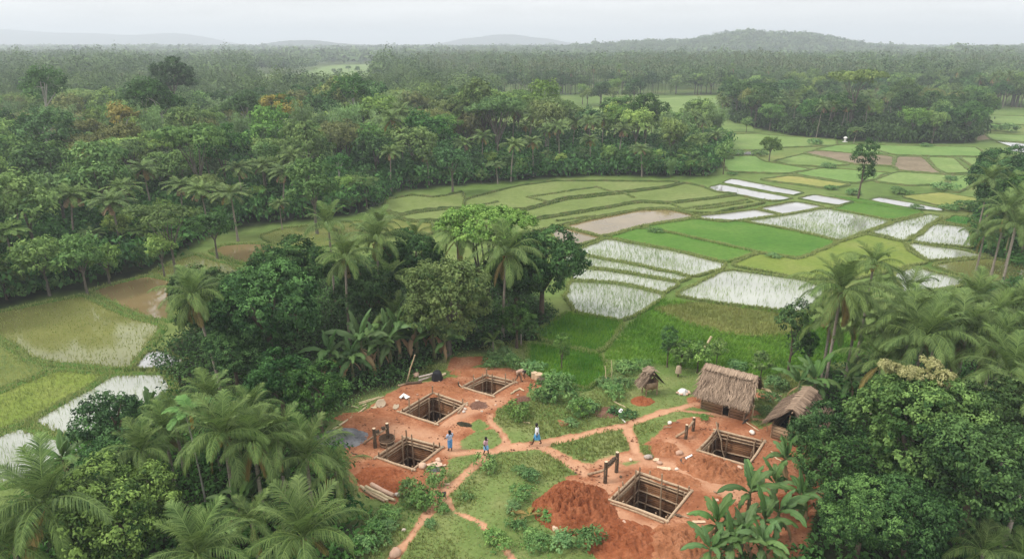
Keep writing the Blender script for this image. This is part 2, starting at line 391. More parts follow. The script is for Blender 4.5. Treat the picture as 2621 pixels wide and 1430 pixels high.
# ------------------------------------------------------------------ registry of labels
REG = []
def tag(o, label=None, cat=None, group=None, kind=None):
    if label: o['label'] = label
    if cat: o['category'] = cat
    if group: o['group'] = group
    if kind: o['kind'] = kind
    return o
def empty(name, loc, rz=0, scale=1):
    o = bpy.data.objects.new(name, None); COL.objects.link(o); o.location = loc; o.rotation_euler = (0, 0, rz); o.scale = (scale,)*3
    o.empty_display_size = .3; return o
def structure(name, mb, mats, smooth=False, label=None): 
    o = mb.build(name, mats, None, smooth); o['kind'] = 'structure'
    if label: o['label'] = label
    return o

# ------------------------------------------------------------------ zones of the ground
PIT = [('A', [(1020, 245), (1180, 167), (1370, 212), (1215, 302)], 'square shored pit behind the others, near the bending worker'),
       ('A', [(600, 415), (815, 287), (1030, 362), (835, 492)], 'shored pit, middle one of three in a line, poles standing along its rim'),
       ('A', [(440, 720), (637, 592), (873, 655), (680, 800)], 'shored pit beside the tub and winch, closest to the woman in blue'),
       ('B', [(942, 737), (1052, 615), (1340, 685), (1240, 830)], 'shored pit near the open shed, a long pole leaning down into it'),
       ('B', [(397, 1045), (570, 878), (890, 990), (742, 1172)], 'largest shored pit beside the big red mound, double logs on its near rim')]
PITS = [PL(f, p) for f, p, _ in PIT]
SOIL = [PL('A', [(230, 640), (60, 575), (180, 500), (360, 385), (480, 300), (620, 215), (870, 200), (985, 170), (1060, 110), (1200, 95), (1380, 115), (1560, 180), (1540, 240), (1460, 270), (1450, 340), (1300, 375), (1220, 430), (1190, 480), (1290, 560), (1340, 610), (1290, 660), (1100, 690), (950, 700), (890, 790), (880, 900), (880, 970), (800, 985), (600, 960), (560, 1030), (400, 1000), (230, 850)]),
        PL('A', [(920, 120), (960, 40), (1190, 30), (1190, 75), (1100, 110), (1000, 140)]),
        PL('B', [(240, 870), (180, 810), (280, 800), (540, 730), (600, 775), (640, 740), (600, 690), (660, 640), (720, 590), (800, 545), (960, 525), (1200, 520), (1320, 600), (1430, 560), (1560, 680), (1640, 760), (1700, 1000), (1640, 1250), (1600, 1405), (520, 1405), (340, 1330), (350, 1230), (150, 1250), (60, 1180), (0, 1100), (0, 1000), (130, 950), (110, 890)]),
        PL('B', [(880, 410), (960, 400), (1240, 470), (1330, 500), (1240, 520), (1100, 480), (900, 455)]),
        PL('B', [(1290, 370), (1450, 400), (1440, 420), (1300, 400)]),
        PL('B', [(70, 545), (140, 540), (150, 570), (80, 590)])]
GRASSP = [PL('A', [(990, 600), (1070, 560), (1240, 525), (1340, 605), (1250, 655), (1000, 665)]), PL('A', [(1075, 475), (1130, 455), (1180, 500), (1130, 545), (1060, 520)]),
          PL('A', [(785, 890), (830, 835), (865, 840), (865, 905), (800, 935)]), PL('B', [(590, 705), (645, 700), (640, 765), (605, 775)]), PL('B', [(430, 805), (560, 800), (500, 830)])]
PATHS = [(PL('A', [(870, 970), (990, 870), (1090, 780), (1190, 695), (1290, 645), (1500, 628), (1700, 588), (1856, 555)]), .75), (PL('B', [(-20, 692), (250, 620), (490, 570), (600, 535), (700, 500), (830, 465), (930, 440)]), .8),
         (PL('A', [(950, 690), (1180, 672), (1400, 652), (1550, 640), (1700, 712), (1856, 775)]), .6), (PL('B', [(0, 722), (120, 785), (230, 870)]), .9),
         (PL('A', [(880, 960), (860, 1020), (760, 1120), (670, 1250), (600, 1320), (540, 1400), (500, 1500)]), .55), (PL('A', [(885, 960), (960, 1075), (1130, 1150), (1250, 1270), (1350, 1400), (1400, 1500)]), .45),
         (PL('B', [(490, 570), (525, 650), (550, 740), (620, 790)]), .75), (PL('B', [(800, 480), (1000, 500), (1180, 528), (1400, 545)]), .5), (PL('A', [(872, 900), (855, 800)]), .35),
         (PL('A', [(1215, 430), (1200, 470), (1290, 560), (1330, 640)]), .6)]
TROD = [(PL('B', [(300, 800), (600, 790), (760, 830), (1000, 930), (1180, 1010)]), .9), (PL('B', [(640, 1230), (640, 1405), (650, 1500)]), .6), (PL('B', [(400, 860), (330, 1080), (520, 1200), (680, 1240)]), .8), (PL('A', [(560, 540), (750, 560), (900, 640), (1000, 690)]), 1.0), (PL('B', [(780, 690), (900, 780), (1100, 850)]), .7),
        (PL('A', [(880, 480), (1050, 400), (1250, 330)]), .9), (PL('A', [(850, 800), (870, 960), (820, 990)]), .7)]
MEADOW = np.vstack([PL('J', [(400, 985), (530, 830), (700, 705), (1440, 785), (1500, 840), (1800, 900), (1800, 1000)]), PL('B', [(1480, 250), (1300, 290), (950, 240), (700, 200), (500, 190), (330, 160)])])
CLEAR = PL('M', [(300, 1000), (640, 950), (900, 850), (1230, 860), (1360, 880), (1480, 960), (1560, 930), (1700, 950), (2000, 960), (2575, 900), (3300, 1600), (-900, 1600), (-200, 1250), (200, 1180)])
FOREST1 = PL('M', [(-500, 1080), (-200, 860), (0, 775), (240, 722), (390, 680), (520, 592), (640, 568), (780, 553), (900, 540), (965, 515), (1000, 484), (1110, 470), (1250, 460), (1400, 448), (1500, 444), (1780, 446), (1808, 430), (1838, 366), (1800, 352), (1600, 362), (1400, 350), (1150, 328), (900, 325), (700, 322), (400, 325), (0, 330), (-500, 330)])
ISLAND = PL('M', [(380, 905), (560, 760), (700, 700), (1000, 640), (1300, 690), (1400, 800), (1370, 850), (1240, 870), (1100, 905), (1020, 960), (900, 1000), (830, 1060), (640, 1080), (500, 1010), (420, 960)])
LEFTC = PL('M', [(250, 1060), (420, 1000), (640, 1050), (830, 1060), (870, 1160), (880, 1290), (930, 1290), (920, 1405), (900, 1500), (-700, 1600), (-400, 1300), (30, 1300), (180, 1130)])
RIGHTC = PL('M', [(2030, 990), (2050, 950), (2150, 920), (2240, 820), (2575, 700), (3100, 800), (3100, 1600), (1780, 1600), (1840, 1300), (1960, 1230), (2010, 1110), (2060, 1060)])
RTOP = PL('M', [(2450, 640), (2440, 560), (2480, 470), (2575, 395), (2900, 400), (2900, 700), (2575, 680)])
WOOD2 = PL('M', [(1812, 270), (1830, 308), (1900, 322), (1990, 342), (2130, 354), (2300, 362), (2440, 360), (2480, 335), (2460, 300), (2400, 282), (2100, 256), (1850, 252)])
SHADY = [FOREST1, ISLAND, LEFTC, RIGHTC, RTOP, WOOD2]

def soil_at(P):
    x, y = P[:, 0], P[:, 1]; wob = (fbm(x*.55, y*.55)-.5)*1.1 + (fbm(x*2.2+9, y*2.2)-.5)*.5
    s = np.zeros(len(P))
    for k, q in enumerate(SOIL): s = np.maximum(s, sstep(-.35, .35, sdist(P, q)*.9 + wob*(.8 if k in (0, 2) else .6)))
    for q in GRASSP: s = np.minimum(s, 1-sstep(-.3, .3, sdist(P, q) + wob*.7))
    pth = np.zeros(len(P))
    for q, w in PATHS: pth = np.maximum(pth, 1-sstep(w*.5, w*1.25, dist_line(P, q)*1.9 + wob*.75))
    s = np.maximum(s, pth)
    tr = pth.copy()
    for q, w in TROD: tr = np.maximum(tr, .8*(1-sstep(w*.3, w*1.3, dist_line(P, q) + wob*.4)))
    return s, tr*s
def ground_z(x, y):
    x, y = np.asarray(x, float), np.asarray(y, float)
    return (fbm(x*.3, y*.3)-.5)*.10 + (fbm(x*1.3+5, y*1.3)-.5)*.05

FARF = [PL('D', [(-330, 600), (-330, 560), (-100, 485), (0, 466), (330, 458), (330, 545), (100, 590)]), PL('E', [(-10, 690), (330, 684), (445, 686), (360, 740), (0, 830)])]
def far_z(P):
    m = sstep(430, 620, P[:, 1])*(1 - sstep(900, 1500, P[:, 1])*.5); z = 9*np.clip(fbm(P[:, 0]/230+3.3, P[:, 1]/260+1.7, 3)-.40, 0, 1)*m
    for q in FARF: z = z*sstep(0, 70, -sdist(P, q))
    return z
ys = np.concatenate([np.linspace(-60, 24, 12), np.linspace(25.5, 63, 270), 63*1.021**np.arange(1, 222)])
us = np.linspace(-1, 1, 541)
Y, U = np.meshgrid(ys, us, indexing='ij'); X = U*(14 + np.maximum(Y, 14)*1.0)
P = np.stack([X.ravel(), Y.ravel()], 1); near = (P[:, 1] > 24) & (P[:, 1] < 110)
Z = np.where(P[:, 1] < 110, ground_z(P[:, 0], P[:, 1]), 0)
_f = P[:, 1] > 425; Z[_f] = far_z(P[_f])
at = {k: np.zeros(len(P)) for k in ('soil', 'trod', 'meadow', 'field', 'forest')}
s, tr = soil_at(P[near]); at['soil'][near] = s; at['trod'][near] = tr
at['meadow'][near] = sstep(-.6, .6, sdist(P[near], MEADOW))
cl = np.zeros(len(P)); cl[near] = sstep(-1, 1, sdist(P[near], CLEAR)); at['field'] = np.where(near, (1-cl)*(1-at['meadow']), (P[:, 1] >= 110)*1.)
mid = (P[:, 1] > 15) & (P[:, 1] < 420)
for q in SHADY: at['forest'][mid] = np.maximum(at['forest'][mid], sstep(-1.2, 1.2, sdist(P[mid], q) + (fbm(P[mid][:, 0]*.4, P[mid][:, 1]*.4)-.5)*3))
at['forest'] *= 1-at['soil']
for q in PITS: Z = np.where(near & (dist_line(P, q, True) < .9), Z*.2, Z)
for q, w in PATHS: Z = Z - .05*(1-sstep(w*.3, w*.7, np.where(near, dist_line(P, q), 9)))
ny, nx = Y.shape; I = np.arange(ny*nx).reshape(ny, nx)
F = np.stack([I[:-1, :-1], I[:-1, 1:], I[1:, 1:], I[1:, :-1]], -1).reshape(-1, 4)
C = P[F].mean(1); keep = np.ones(len(F), bool); fn = (C[:, 1] > 28) & (C[:, 1] < 60)
for q in PITS: keep[np.where(fn)[0]] &= ~(sdist(C[fn], q) > -.06)
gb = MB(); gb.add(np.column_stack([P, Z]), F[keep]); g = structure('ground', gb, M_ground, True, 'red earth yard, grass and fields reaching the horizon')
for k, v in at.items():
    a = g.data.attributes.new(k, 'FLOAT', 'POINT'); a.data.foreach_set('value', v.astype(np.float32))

# ------------------------------------------------------------------ paddies, water, bunds
rng = np.random.default_rng(11)
def smooth_poly(pts, closed=True, it=1, step=None):
    p = np.asarray(pts)
    for _ in range(it):
        q = np.roll(p, -1, 0) if closed else p[1:]; b = p if closed else p[:-1]
        m = np.stack([b*.92+q*.08, b*.08+q*.92], 1).reshape(-1, 2)
        p = m if closed else np.vstack([p[:1], m, p[-1:]])
    return p
def sheet(name, poly, mat, z, label):
    bm = bmesh.new(); vs = [bm.verts.new((*p, z)) for p in poly]; f = bm.faces.new(vs)
    bmesh.ops.triangulate(bm, faces=[f])
    me = bpy.data.meshes.new(name); bm.to_mesh(me); bm.free(); me.materials.append(mat)
    if me.polygons and me.polygons[0].normal.z < 0: me.flip_normals()
    o = link(name, me); o['kind'] = 'structure'; o['label'] = label; return o
def bund(pts, closed, w=.5, h=.3, mat=None, label='narrow grassy bank between paddies'):
    p = np.asarray(pts); q = np.vstack([p, p[:1]]) if closed else p
    seg = np.hypot(*np.diff(q, axis=0).T); L = np.concatenate(([0], np.cumsum(seg))); n = max(4, int(L[-1]/max(.45, L[-1]/160)))
    s = np.linspace(0, L[-1], n); c = np.stack([np.interp(s, L, q[:, 0]), np.interp(s, L, q[:, 1])], 1)
    c += np.stack([fbm(c[:, 0]*.6, c[:, 1]*.6)-.5, fbm(c[:, 0]*.6+50, c[:, 1]*.6)-.5], 1)*.5
    T = unit(np.gradient(c, axis=0)); Nn = np.stack([-T[:, 1], T[:, 0]], 1)
    prof = [(-1, -.15), (-.62, .62), (-.2, 1), (.25, .95), (.66, .55), (1, -.15)]; V = []
    k = len(prof)
    wv = w*(.75+.6*fbm(c[:, 0]*.9, c[:, 1]*.9)); hv = h*(.6+.8*fbm(c[:, 0]*1.3+7, c[:, 1]*1.3))
    for a, b in prof: V.append(np.column_stack([c + Nn*(a*wv*.55)[:, None], b*hv + .02]))
    V = np.stack(V, 1).reshape(-1, 3); I = np.arange(n*k).reshape(n, k)
    mb = MB(); mb.add(V, np.stack([I[:-1, :-1], I[:-1, 1:], I[1:, 1:], I[1:, :-1]], -1).reshape(-1, 4))
    BLN.append((c, w)); return structure('earth_bank', mb, mat or M_bund, True, label)
BLN = []; RICE = []
def paddy(fr, pts, kind, rice=0, tall=.45, col='rice', banks=True, label='', w=.34, h=.24, bmat=None):
    poly = smooth_poly(PL(fr, pts) if isinstance(fr, str) else np.vstack([PL(*q) for q in fr]))
    z = .09 + .0045*len(RICE)/4
    W_ = {'water': M_water, 'ricewater': M_rwater, 'brownwater': M_brownw, 'olivewater': M_olivew}
    mat = W_.get(kind) or M_crop[kind]
    sheet('water' if kind == 'water' or kind == 'brownwater' else 'paddy_field', poly, mat, z, label)
    RICE.append((poly, rice, tall, col, z))
    if banks: bund(poly, True, w, h, bmat)
P_ = paddy
# the middle and right paddies
P_('J', [(1060, 76), (1440, 149), (1372, 166), (1003, 99)], 'water', label='white flooded paddy mirroring the sky, back strip')
P_('J', [(1000, 106), (1385, 179), (1275, 197), (1110, 165), (985, 146), (935, 122)], 'water', .02, label='white flooded paddy mirroring the sky, front strip')
P_('J', [(1395, 180), (1490, 160), (1695, 196), (1605, 218)], 'water', label='small white flooded paddy near the lone tree')
P_('J', [(1190, 234), (1385, 196), (1550, 226), (1325, 268)], 'water', label='white flooded paddy next to the green one')
P_('J', [(880, 272), (990, 262), (1180, 238), (1315, 270), (1010, 306), (900, 290)], 'water', label='white flooded paddy beside the brown pool')
P_('J', [(180, 325), (390, 278), (590, 240), (740, 239), (850, 264), (880, 276), (740, 300), (600, 322), (395, 380), (300, 355)], 'brownwater', label='long muddy brown flooded paddy')
P_('J', [(110, 347), (180, 332), (300, 360), (390, 384), (300, 415), (205, 440), (150, 400)], 'brownwater', .05, label='small muddy brown pool by the dark tree')
P_('J', [(590, 330), (870, 286), (1120, 302), (1380, 350), (1615, 408), (1410, 494), (1200, 462), (770, 364)], 'green', 0, .3, label='bright green rice field in the middle', bmat=M_bundg)
P_('J', [(410, 384), (580, 334), (770, 368), (1195, 464), (1035, 515), (740, 445)], 'green', 0, .3, label='bright green rice field nearer the tree', bmat=M_bundg)
P_('J', [(1110, 301), (1320, 272), (1550, 230), (1895, 300), (1760, 352), (1625, 404), (1390, 347)], 'ricewater', 5, .3, label='wet green paddy with patches of open water')
P_('J', [(1565, 236), (1700, 202), (2070, 256), (1895, 298)], 'green', 0, label='bright green paddy beyond the wet one', bmat=M_bundg)
P_('J', [(1770, 356), (1900, 308), (2080, 262), (2150, 276), (2050, 345), (1960, 408)], 'ricewater', 3.0, .3, label='pale flooded paddy with thin rice')
P_('J', [(1985, 408), (2110, 311), (2285, 332), (2330, 440)], 'ricewater', 2.2, .3, label='pale flooded paddy against the dark palms')
P_('J', [(2140, 302), (2215, 268), (2330, 285), (2285, 328)], 'deep', .5, label='small deep green plot')
P_('J', [(1968, 424), (2000, 414), (2230, 446), (2400, 484), (2080, 508), (2050, 490)], 'ricewater', 1.0, .3, label='narrow flooded paddy with bright reflections')
P_('J', [(2085, 524), (2400, 490), (2640, 540), (2640, 690), (2430, 640), (2270, 598)], 'olivewater', .8, .3, label='flat olive flooded paddy at the side')
P_('J', [(1630, 407), (1755, 366), (1958, 412), (1975, 455), (2075, 512), (1880, 560), (1700, 600), (1430, 600), (1045, 528), (1205, 466), (1412, 500)], 'lime', 0, .3, 'grass', label='rough light green plot')
P_('J', [(1890, 572), (2010, 540), (2280, 606), (2240, 640), (1950, 680)], 'ricewater', 1.5, .3, label='flooded paddy glimpsed behind the palm tops')
P_('J', [(757, 684), (1035, 550), (1430, 606), (1560, 650), (1500, 730), (1430, 776), (1000, 728)], 'ricewater', 3.2, .4, label='wide white flooded paddy with rows of young rice')
P_('J', [(235, 462), (405, 390), (740, 452), (1030, 520), (1015, 546), (868, 590), (560, 523)], 'ricewater', 4.2, .35, label='flooded paddy with young rice below the green fields')
P_('J', [(165, 492), (235, 468), (560, 530), (858, 594), (790, 614), (500, 563), (215, 523)], 'ricewater', 4.0, .35, label='narrow strip of flooded young rice')
P_('J', [(205, 533), (500, 571), (795, 622), (715, 674), (500, 624), (235, 604)], 'ricewater', 2.6, .35, label='pale strip of flooded young rice')
P_('J', [(225, 612), (490, 630), (712, 682), (706, 702), (600, 765), (490, 822), (240, 768), (190, 690)], 'ricewater', 4.0, .4, label='flooded young rice beside the dark tree')
P_('J', [(40, 880), (200, 778), (270, 787), (508, 828), (380, 985), (190, 955), (60, 912)], 'deep', 14, .4, 'meadow', label='deep green young rice plot', bmat=M_bundg)
P_('J', [(0, 935), (195, 966), (380, 998), (430, 1100), (300, 1180), (0, 1094)], 'deep', 14, .4, 'meadow', label='deep green rice below the low bank', bmat=M_bundg)
P_('J', [(640, 752), (860, 716), (1440, 792), (1420, 890), (1260, 903), (1000, 884), (800, 822)], 'olive', 9, .3, 'straw', False, label='browned grass plot')
# terraces
P_('J', [(-330, 190), (-60, 120), (140, 92), (330, 92), (800, 96), (720, 122), (480, 150), (190, 182), (0, 236), (-330, 260)], 'terrace', 0, label='olive green upper terrace', h=.5, bmat=M_bund)
P_('J', [(-330, 268), (0, 244), (200, 190), (480, 158), (720, 128), (815, 104), (900, 120), (980, 150), (1090, 163), (980, 177), (740, 206), (580, 198), (300, 247), (60, 286), (-200, 330)], 'terrace', 0, label='light green middle terrace', h=.5)
P_('J', [(-200, 335), (60, 294), (300, 254), (580, 204), (740, 212), (980, 182), (1100, 167), (1240, 203), (960, 260), (860, 260), (740, 234), (600, 236), (350, 282), (130, 332), (-100, 390)], 'terrace', 0, label='light green lower terrace', h=.45)
for q in ([(0, 176), (360, 123), (470, 160)], [(0, 175), (100, 200)], [(740, 209), (800, 236), (900, 226), (1140, 190)], [(500, 156), (550, 178)], [(880, 240), (1000, 225), (1170, 200)], [(150, 300), (350, 275)], [(-330, 230), (-150, 200)]): bund(PL('J', q), False, .6, .4)
# fields beyond
for q, k, lb in (([(620, 1296), (850, 1266), (1290, 1330), (1140, 1364)], 'yellow', 'yellowing rice field in front of the lone trees'), ([(940, 1102), (1030, 1087), (1590, 1127), (1590, 1200), (1300, 1185)], 'brown', 'bare brown ploughed strip'), ([(1610, 1130), (1800, 1131), (1890, 1220), (1950, 1258), (1640, 1232), (1590, 1205)], 'brown', 'bare brown ploughed field'),
                 ([(1830, 1132), (2030, 1140), (2150, 1248), (1965, 1254), (1895, 1214)], 'pale', 'pale yellowish green field'), ([(720, 1165), (940, 1110), (1280, 1185), (1100, 1205), (850, 1190)], 'pale', 'pale green field by the round tree'), ([(330, 1125), (600, 1125), (660, 1165), (1000, 1220), (820, 1255), (400, 1240)], 'green', 'fresh green field behind the white pools'),
                 ([(860, 1255), (1010, 1222), (1100, 1210), (1580, 1250), (1480, 1290), (1300, 1325)], 'green', 'fresh green field around the thin tree'), ([(1300, 1040), (1560, 1050), (2180, 1060), (2280, 1130), (1820, 1126), (1600, 1120)], 'green', 'green field below the wood'), ([(330, 975), (580, 965), (900, 990), (1180, 1010), (1180, 1050), (800, 1065), (600, 1085), (330, 1080)], 'pale', 'pale green field at the wood edge'),
                 ([(1010, 1082), (1180, 1048), (1320, 1040), (1560, 1115), (1300, 1108)], 'green', 'green strip above the ploughed ground'), ([(1500, 1260), (1640, 1240), (1990, 1265), (1960, 1330), (1700, 1340), (1450, 1310)], 'pale', 'pale green field beyond the pools'), ([(1990, 1270), (2160, 1255), (2170, 1330), (2050, 1390), (1960, 1380), (1990, 1330)], 'green', 'green corner beside the palms'),
                 ([(2180, 975), (2240, 965), (2300, 1010), (2180, 1022)], 'brown', 'brown strip beside the wood'), ([(2240, 962), (2700, 985), (2700, 1035), (2310, 1015)], 'pale', 'pale field at the side'), ([(2190, 830), (2700, 845), (2700, 905), (2240, 895)], 'pale', 'pale far field at the side'), ([(2060, 1135), (2290, 1140), (2290, 1230), (2160, 1200)], 'pale', 'pale wet field')):
    P_('E', q, 'fresh' if k == 'green' else k, 0, label=lb, w=.7, h=.35)
P_('J', [(1580, 168), (1760, 190), (2060, 252), (1720, 198)], 'green', 0, label='green strip at the thin tree', bmat=M_bundg)
P_('J', [(1930, 170), (2140, 150), (2330, 180), (2330, 235), (2180, 230)], 'yellow', 0, label='yellowish plot before the palms')
P_('J', [(1770, 187), (1830, 176), (2160, 236), (2150, 250), (1990, 232), (1870, 211)], 'water', .05, label='thin curved strip of white water')
P_('E', [(325, 1090), (400, 1088), (590, 1096), (590, 1116), (400, 1112)], 'water', banks=False, label='thin white strip of water at the forest corner')
P_('E', [(2320, 1020), (2500, 1032), (2600, 1050), (2600, 1110), (2420, 1090), (2440, 1060)], 'water', label='white flooded plot at the side')
P_('E', [(2280, 1120), (2400, 1122), (2420, 1150), (2330, 1150)], 'water', label='small white flooded plot at the side')
P_('E', [(2160, 1202), (2230, 1204), (2150, 1252), (2170, 1240)], 'water', label='sliver of water by the pale field')
P_('E', [(-10, 700), (330, 688), (440, 690), (350, 740), (370, 855), (560, 880), (590, 950), (390, 950), (290, 860), (0, 800)], 'pale', banks=False, label='far pale green field before the wood')
P_('D', [(1700, 790), (2060, 770), (2230, 720), (2640, 690), (2640, 820), (2300, 850), (1760, 850)], 'pale', banks=False, label='far pale green field behind the forest')
P_('D', [(-320, 560), (-100, 490), (0, 470), (325, 462), (325, 535), (100, 560), (-100, 580)], 'pale', banks=False, label='farthest pale field in the haze')
P_('I', [(655, 250), (670, 180), (850, 147), (1030, 162), (1228, 122), (1228, 238), (1060, 243), (860, 263), (770, 288)], 'terrace', 0, label='olive green terrace behind the grove', h=.5)
P_('I', [(680, 272), (765, 300), (865, 277), (1080, 252), (1228, 255), (1100, 328), (960, 330), (830, 330)], 'terrace', 0, label='narrow terrace behind the grove', h=.5)
P_('I', [(560, 330), (690, 302), (830, 340), (1000, 345), (1000, 430), (600, 430), (470, 385)], 'olive', 0, label='wet olive terrace behind the grove palms', h=.45)
# the left paddies
P_([('F', [(-300, 1190), (0, 1128), (300, 1065), (600, 1008), (690, 1045), (880, 1140), (1050, 1195), (1180, 1222), (1110, 1330)]), ('H', [(985, 40), (900, 130), (820, 232), (700, 232), (520, 215), (350, 200), (180, 172), (100, 115), (0, 40), (-200, -60)])], None, 'olivewater', 2.2, .16, 'grass', label='wide olive flooded paddy', bmat=M_bundg, w=.8)
P_('F', [(645, 985), (760, 945), (1060, 868), (1230, 900), (1290, 1000), (1240, 1190), (1100, 1185), (900, 1105)], 'brownwater', .1, label='muddy brown paddy beside the leaning palm', bmat=M_bundg, w=.7)
P_('F', [(1080, 852), (1290, 742), (1410, 712), (1500, 745), (1690, 790), (1760, 850), (1600, 900), (1380, 880), (1230, 893)], 'olivewater', 1.5, .25, label='brown green paddy below the forest', bmat=M_bundg, w=.7)
P_('F', [(1510, 692), (1600, 647), (1850, 632), (1990, 657), (2000, 770), (1720, 772)], 'brownwater', .1, label='brown muddy paddy below the forest', bmat=M_bundg, w=.7)
P_('F', [(1860, 582), (2050, 522), (2300, 500), (2600, 470), (2700, 600), (2300, 660), (2000, 648)], 'olive', 2, .25, label='olive green paddy behind the island grove', bmat=M_bundg)
P_('H', [(832, 234), (905, 135), (990, 120), (1150, 180), (1090, 240)], 'water', .05, label='bit of white water under the dark tree')
P_('H', [(-250, 40), (0, 75), (110, 140), (160, 180), (325, 222), (200, 290), (0, 362), (-250, 430)], 'olive', 5, .25, label='small olive plot at the edge', bmat=M_bundg, w=.7)
P_('H', [(-250, 480), (0, 385), (190, 305), (370, 240), (690, 262), (560, 350), (400, 440), (180, 560), (0, 620), (-250, 690)], 'lime', 5, .25, 'grass', label='yellow green grassy plot', bmat=M_bundg, w=.8)
P_('H', [(170, 572), (420, 440), (705, 272), (1020, 262), (1080, 360), (900, 480), (700, 560), (600, 672), (520, 684), (400, 660)], 'ricewater', 5, .35, label='white flooded paddy with rows of rice beside the palms', bmat=M_bundg, w=.8)
P_('H', [(-250, 750), (0, 652), (130, 600), (420, 688), (600, 700), (420, 790), (300, 900), (0, 960), (-250, 1000)], 'ricewater', 5.5, .35, label='flooded rice paddy in the corner', bmat=M_bundg, w=.8)

def blades(pts, z, h, rng, width=.05, n=3, lean=.35, hv=.4):
    """upright tufts: n thin bent blades each"""
    m = len(pts); P = np.repeat(np.column_stack([pts, np.full(m, 1.)*z]), n, 0); k = len(P)
    a = rng.random(k)*2*np.pi; d = np.stack([np.cos(a), np.sin(a), np.zeros(k)], 1); sd_ = np.stack([-np.sin(a), np.cos(a), np.zeros(k)], 1)
    H = h*(1-hv+2*hv*rng.random(k))[:, None]; l = lean*H*rng.random((k, 1))
    P = P + d*rng.random((k, 1))*h*.25; up = np.array((0, 0, 1.))
    w = width*(.6+.8*rng.random((k, 1)))
    Q = np.stack([P - sd_*w, P + sd_*w, P + sd_*w*.5 + up*H*.6 + d*l*.4, P + up*H + d*l], 1)
    Q2 = np.stack([P - sd_*w, P + sd_*w*.5 + up*H*.6 + d*l*.4, P + up*H + d*l, P - sd_*w*.5 + up*H*.6 + d*l*.4], 1)
    return np.stack([Q[:, 0], Q[:, 1], Q[:, 2], Q[:, 3]], 1)
def sample_poly(poly, dens, rng, cap=60000):
    lo, hi = poly.min(0), poly.max(0); n = int(min(cap*3, dens*np.prod(hi-lo)))
    p = lo + rng.random((n, 2))*(hi-lo); return p[inpoly(p, poly)]
rice_q = {}
for poly, dens, tall, colr, z in RICE:
    if dens <= 0: continue
    d = max(np.hypot(*poly.mean(0)), 30); dd = dens*min(1.0, (75/d)**.7)
    p = sample_poly(poly, dd*(5.0 if colr == 'rice' else 5), rng, 90000)
    if colr == 'rice': p[:, 0] = np.round(p[:, 0]/.42)*.42 + rng.normal(0, .12, len(p))
    if not len(p): continue
    g_ = fbm(p[:, 0]*.11+3, p[:, 1]*.16, 4); keep = rng.random(len(p)) < (.22 + .78*sstep(.33, .66, g_) if dens > 2 and colr == 'rice' else .85)
    p = p[keep]
    wd = (.0105 if colr == 'rice' else .018)*max(1, d/60)
    q = blades(p, z, tall, rng, wd, 2, .4); tt = np.clip(.5 + (np.repeat(fbm(p[:, 0]*.3, p[:, 1]*.3), 2)-.5)*1.6 + rng.normal(0, .15, len(q)), 0, 1)
    rice_q.setdefault(colr, []).append((q, tt))
for c_, nm in (('rice', 'rice_plants'), ('grass', 'grass'), ('meadow', 'rice_plants'), ('straw', 'grass')):
    if c_ in rice_q:
        mb = MB()
        for q, t in rice_q[c_]: mb.quads(q, t)
        tag(mb.build(nm, LEAF[c_]), {'rice': 'thin young rice standing in the flooded paddies', 'grass': 'rough pale grass on the light green plots', 'meadow': 'dense deep green young rice near the clearing', 'straw': 'short yellowed growth on the olive plots'}[c_], 'rice' if 'rice' in nm else 'grass', kind='stuff')
# weeds on the bunds nearer than 110 m
mb = MB()
for c_, w in BLN:
    m = np.hypot(c_[:, 0], c_[:, 1]) < 130
    if m.sum() < 2: continue
    p = np.repeat(c_[m], 16, 0); p = p + rng.normal(0, w*.33, p.shape); mb.quads(blades(p, .12, .28, rng, .05, 2, .6), rng.random(len(p)*2))
tag(mb.build('grass', LEAF['grass']), 'short grass growing along the paddy banks', 'grass', kind='stuff')
# grass of the clearing and the meadow
box_ = PL('M', [(840, 840), (1900, 880), (2250, 1150), (2200, 1450), (880, 1450)])
p = sample_poly(box_, 45, rng, 200000); s, _t = soil_at(p); keep = s < .35
for q in SHADY: keep &= sdist(p, q) < .3
keep &= sdist(p, MEADOW) < 0
p = p[keep]; gz = ground_z(p[:, 0], p[:, 1])
lush = fbm(p[:, 0]*.28+20, p[:, 1]*.28); keep = rng.random(len(p)) < .2 + .9*sstep(.35, .65, lush); p, gz, lush = p[keep], gz[keep], lush[keep]
mb = MB(); q = blades(p, 0, .10, rng, .024, 3, 1.4); q[:, :, 2] += np.repeat(gz, 3)[:, None]; q[:, 2:, 2] += (np.repeat(sstep(.5, .7, lush), 3)*.12)[:, None]
mb.quads(q, np.clip(np.repeat(1.1-lush, 3) + rng.normal(0, .25, len(q)), 0, 1)); tag(mb.build('grass', LEAF['grass']), 'short trodden grass around the red earth clearing', 'grass', kind='stuff')
p = sample_poly(MEADOW, 26, rng, 60000); brown = PL('J', [(640, 752), (860, 716), (1440, 792), (1420, 890), (1260, 903), (1000, 884), (800, 822)]); p = p[sdist(p, brown) < .3]
hgt = .25 + .3*fbm(p[:, 0]*.35, p[:, 1]*.35)
mb = MB(); q = blades(p, .0, 1, rng, .04, 3, .8); base = q[:, :1, :]; q = np.concatenate([q[:, :2], base + (q[:, 2:]-base)*np.repeat(hgt, 3)[:, None, None]], 1)
mb.quads(q, np.clip(np.repeat(fbm(p[:, 0]*.2, p[:, 1]*.2)-.5, 3)*2+.5 + rng.normal(0, .2, len(q)), 0, 1)); tag(mb.build('grass', LEAF['meadow']), 'tall bright green meadow grass behind the thatched hut', 'grass', kind='stuff')

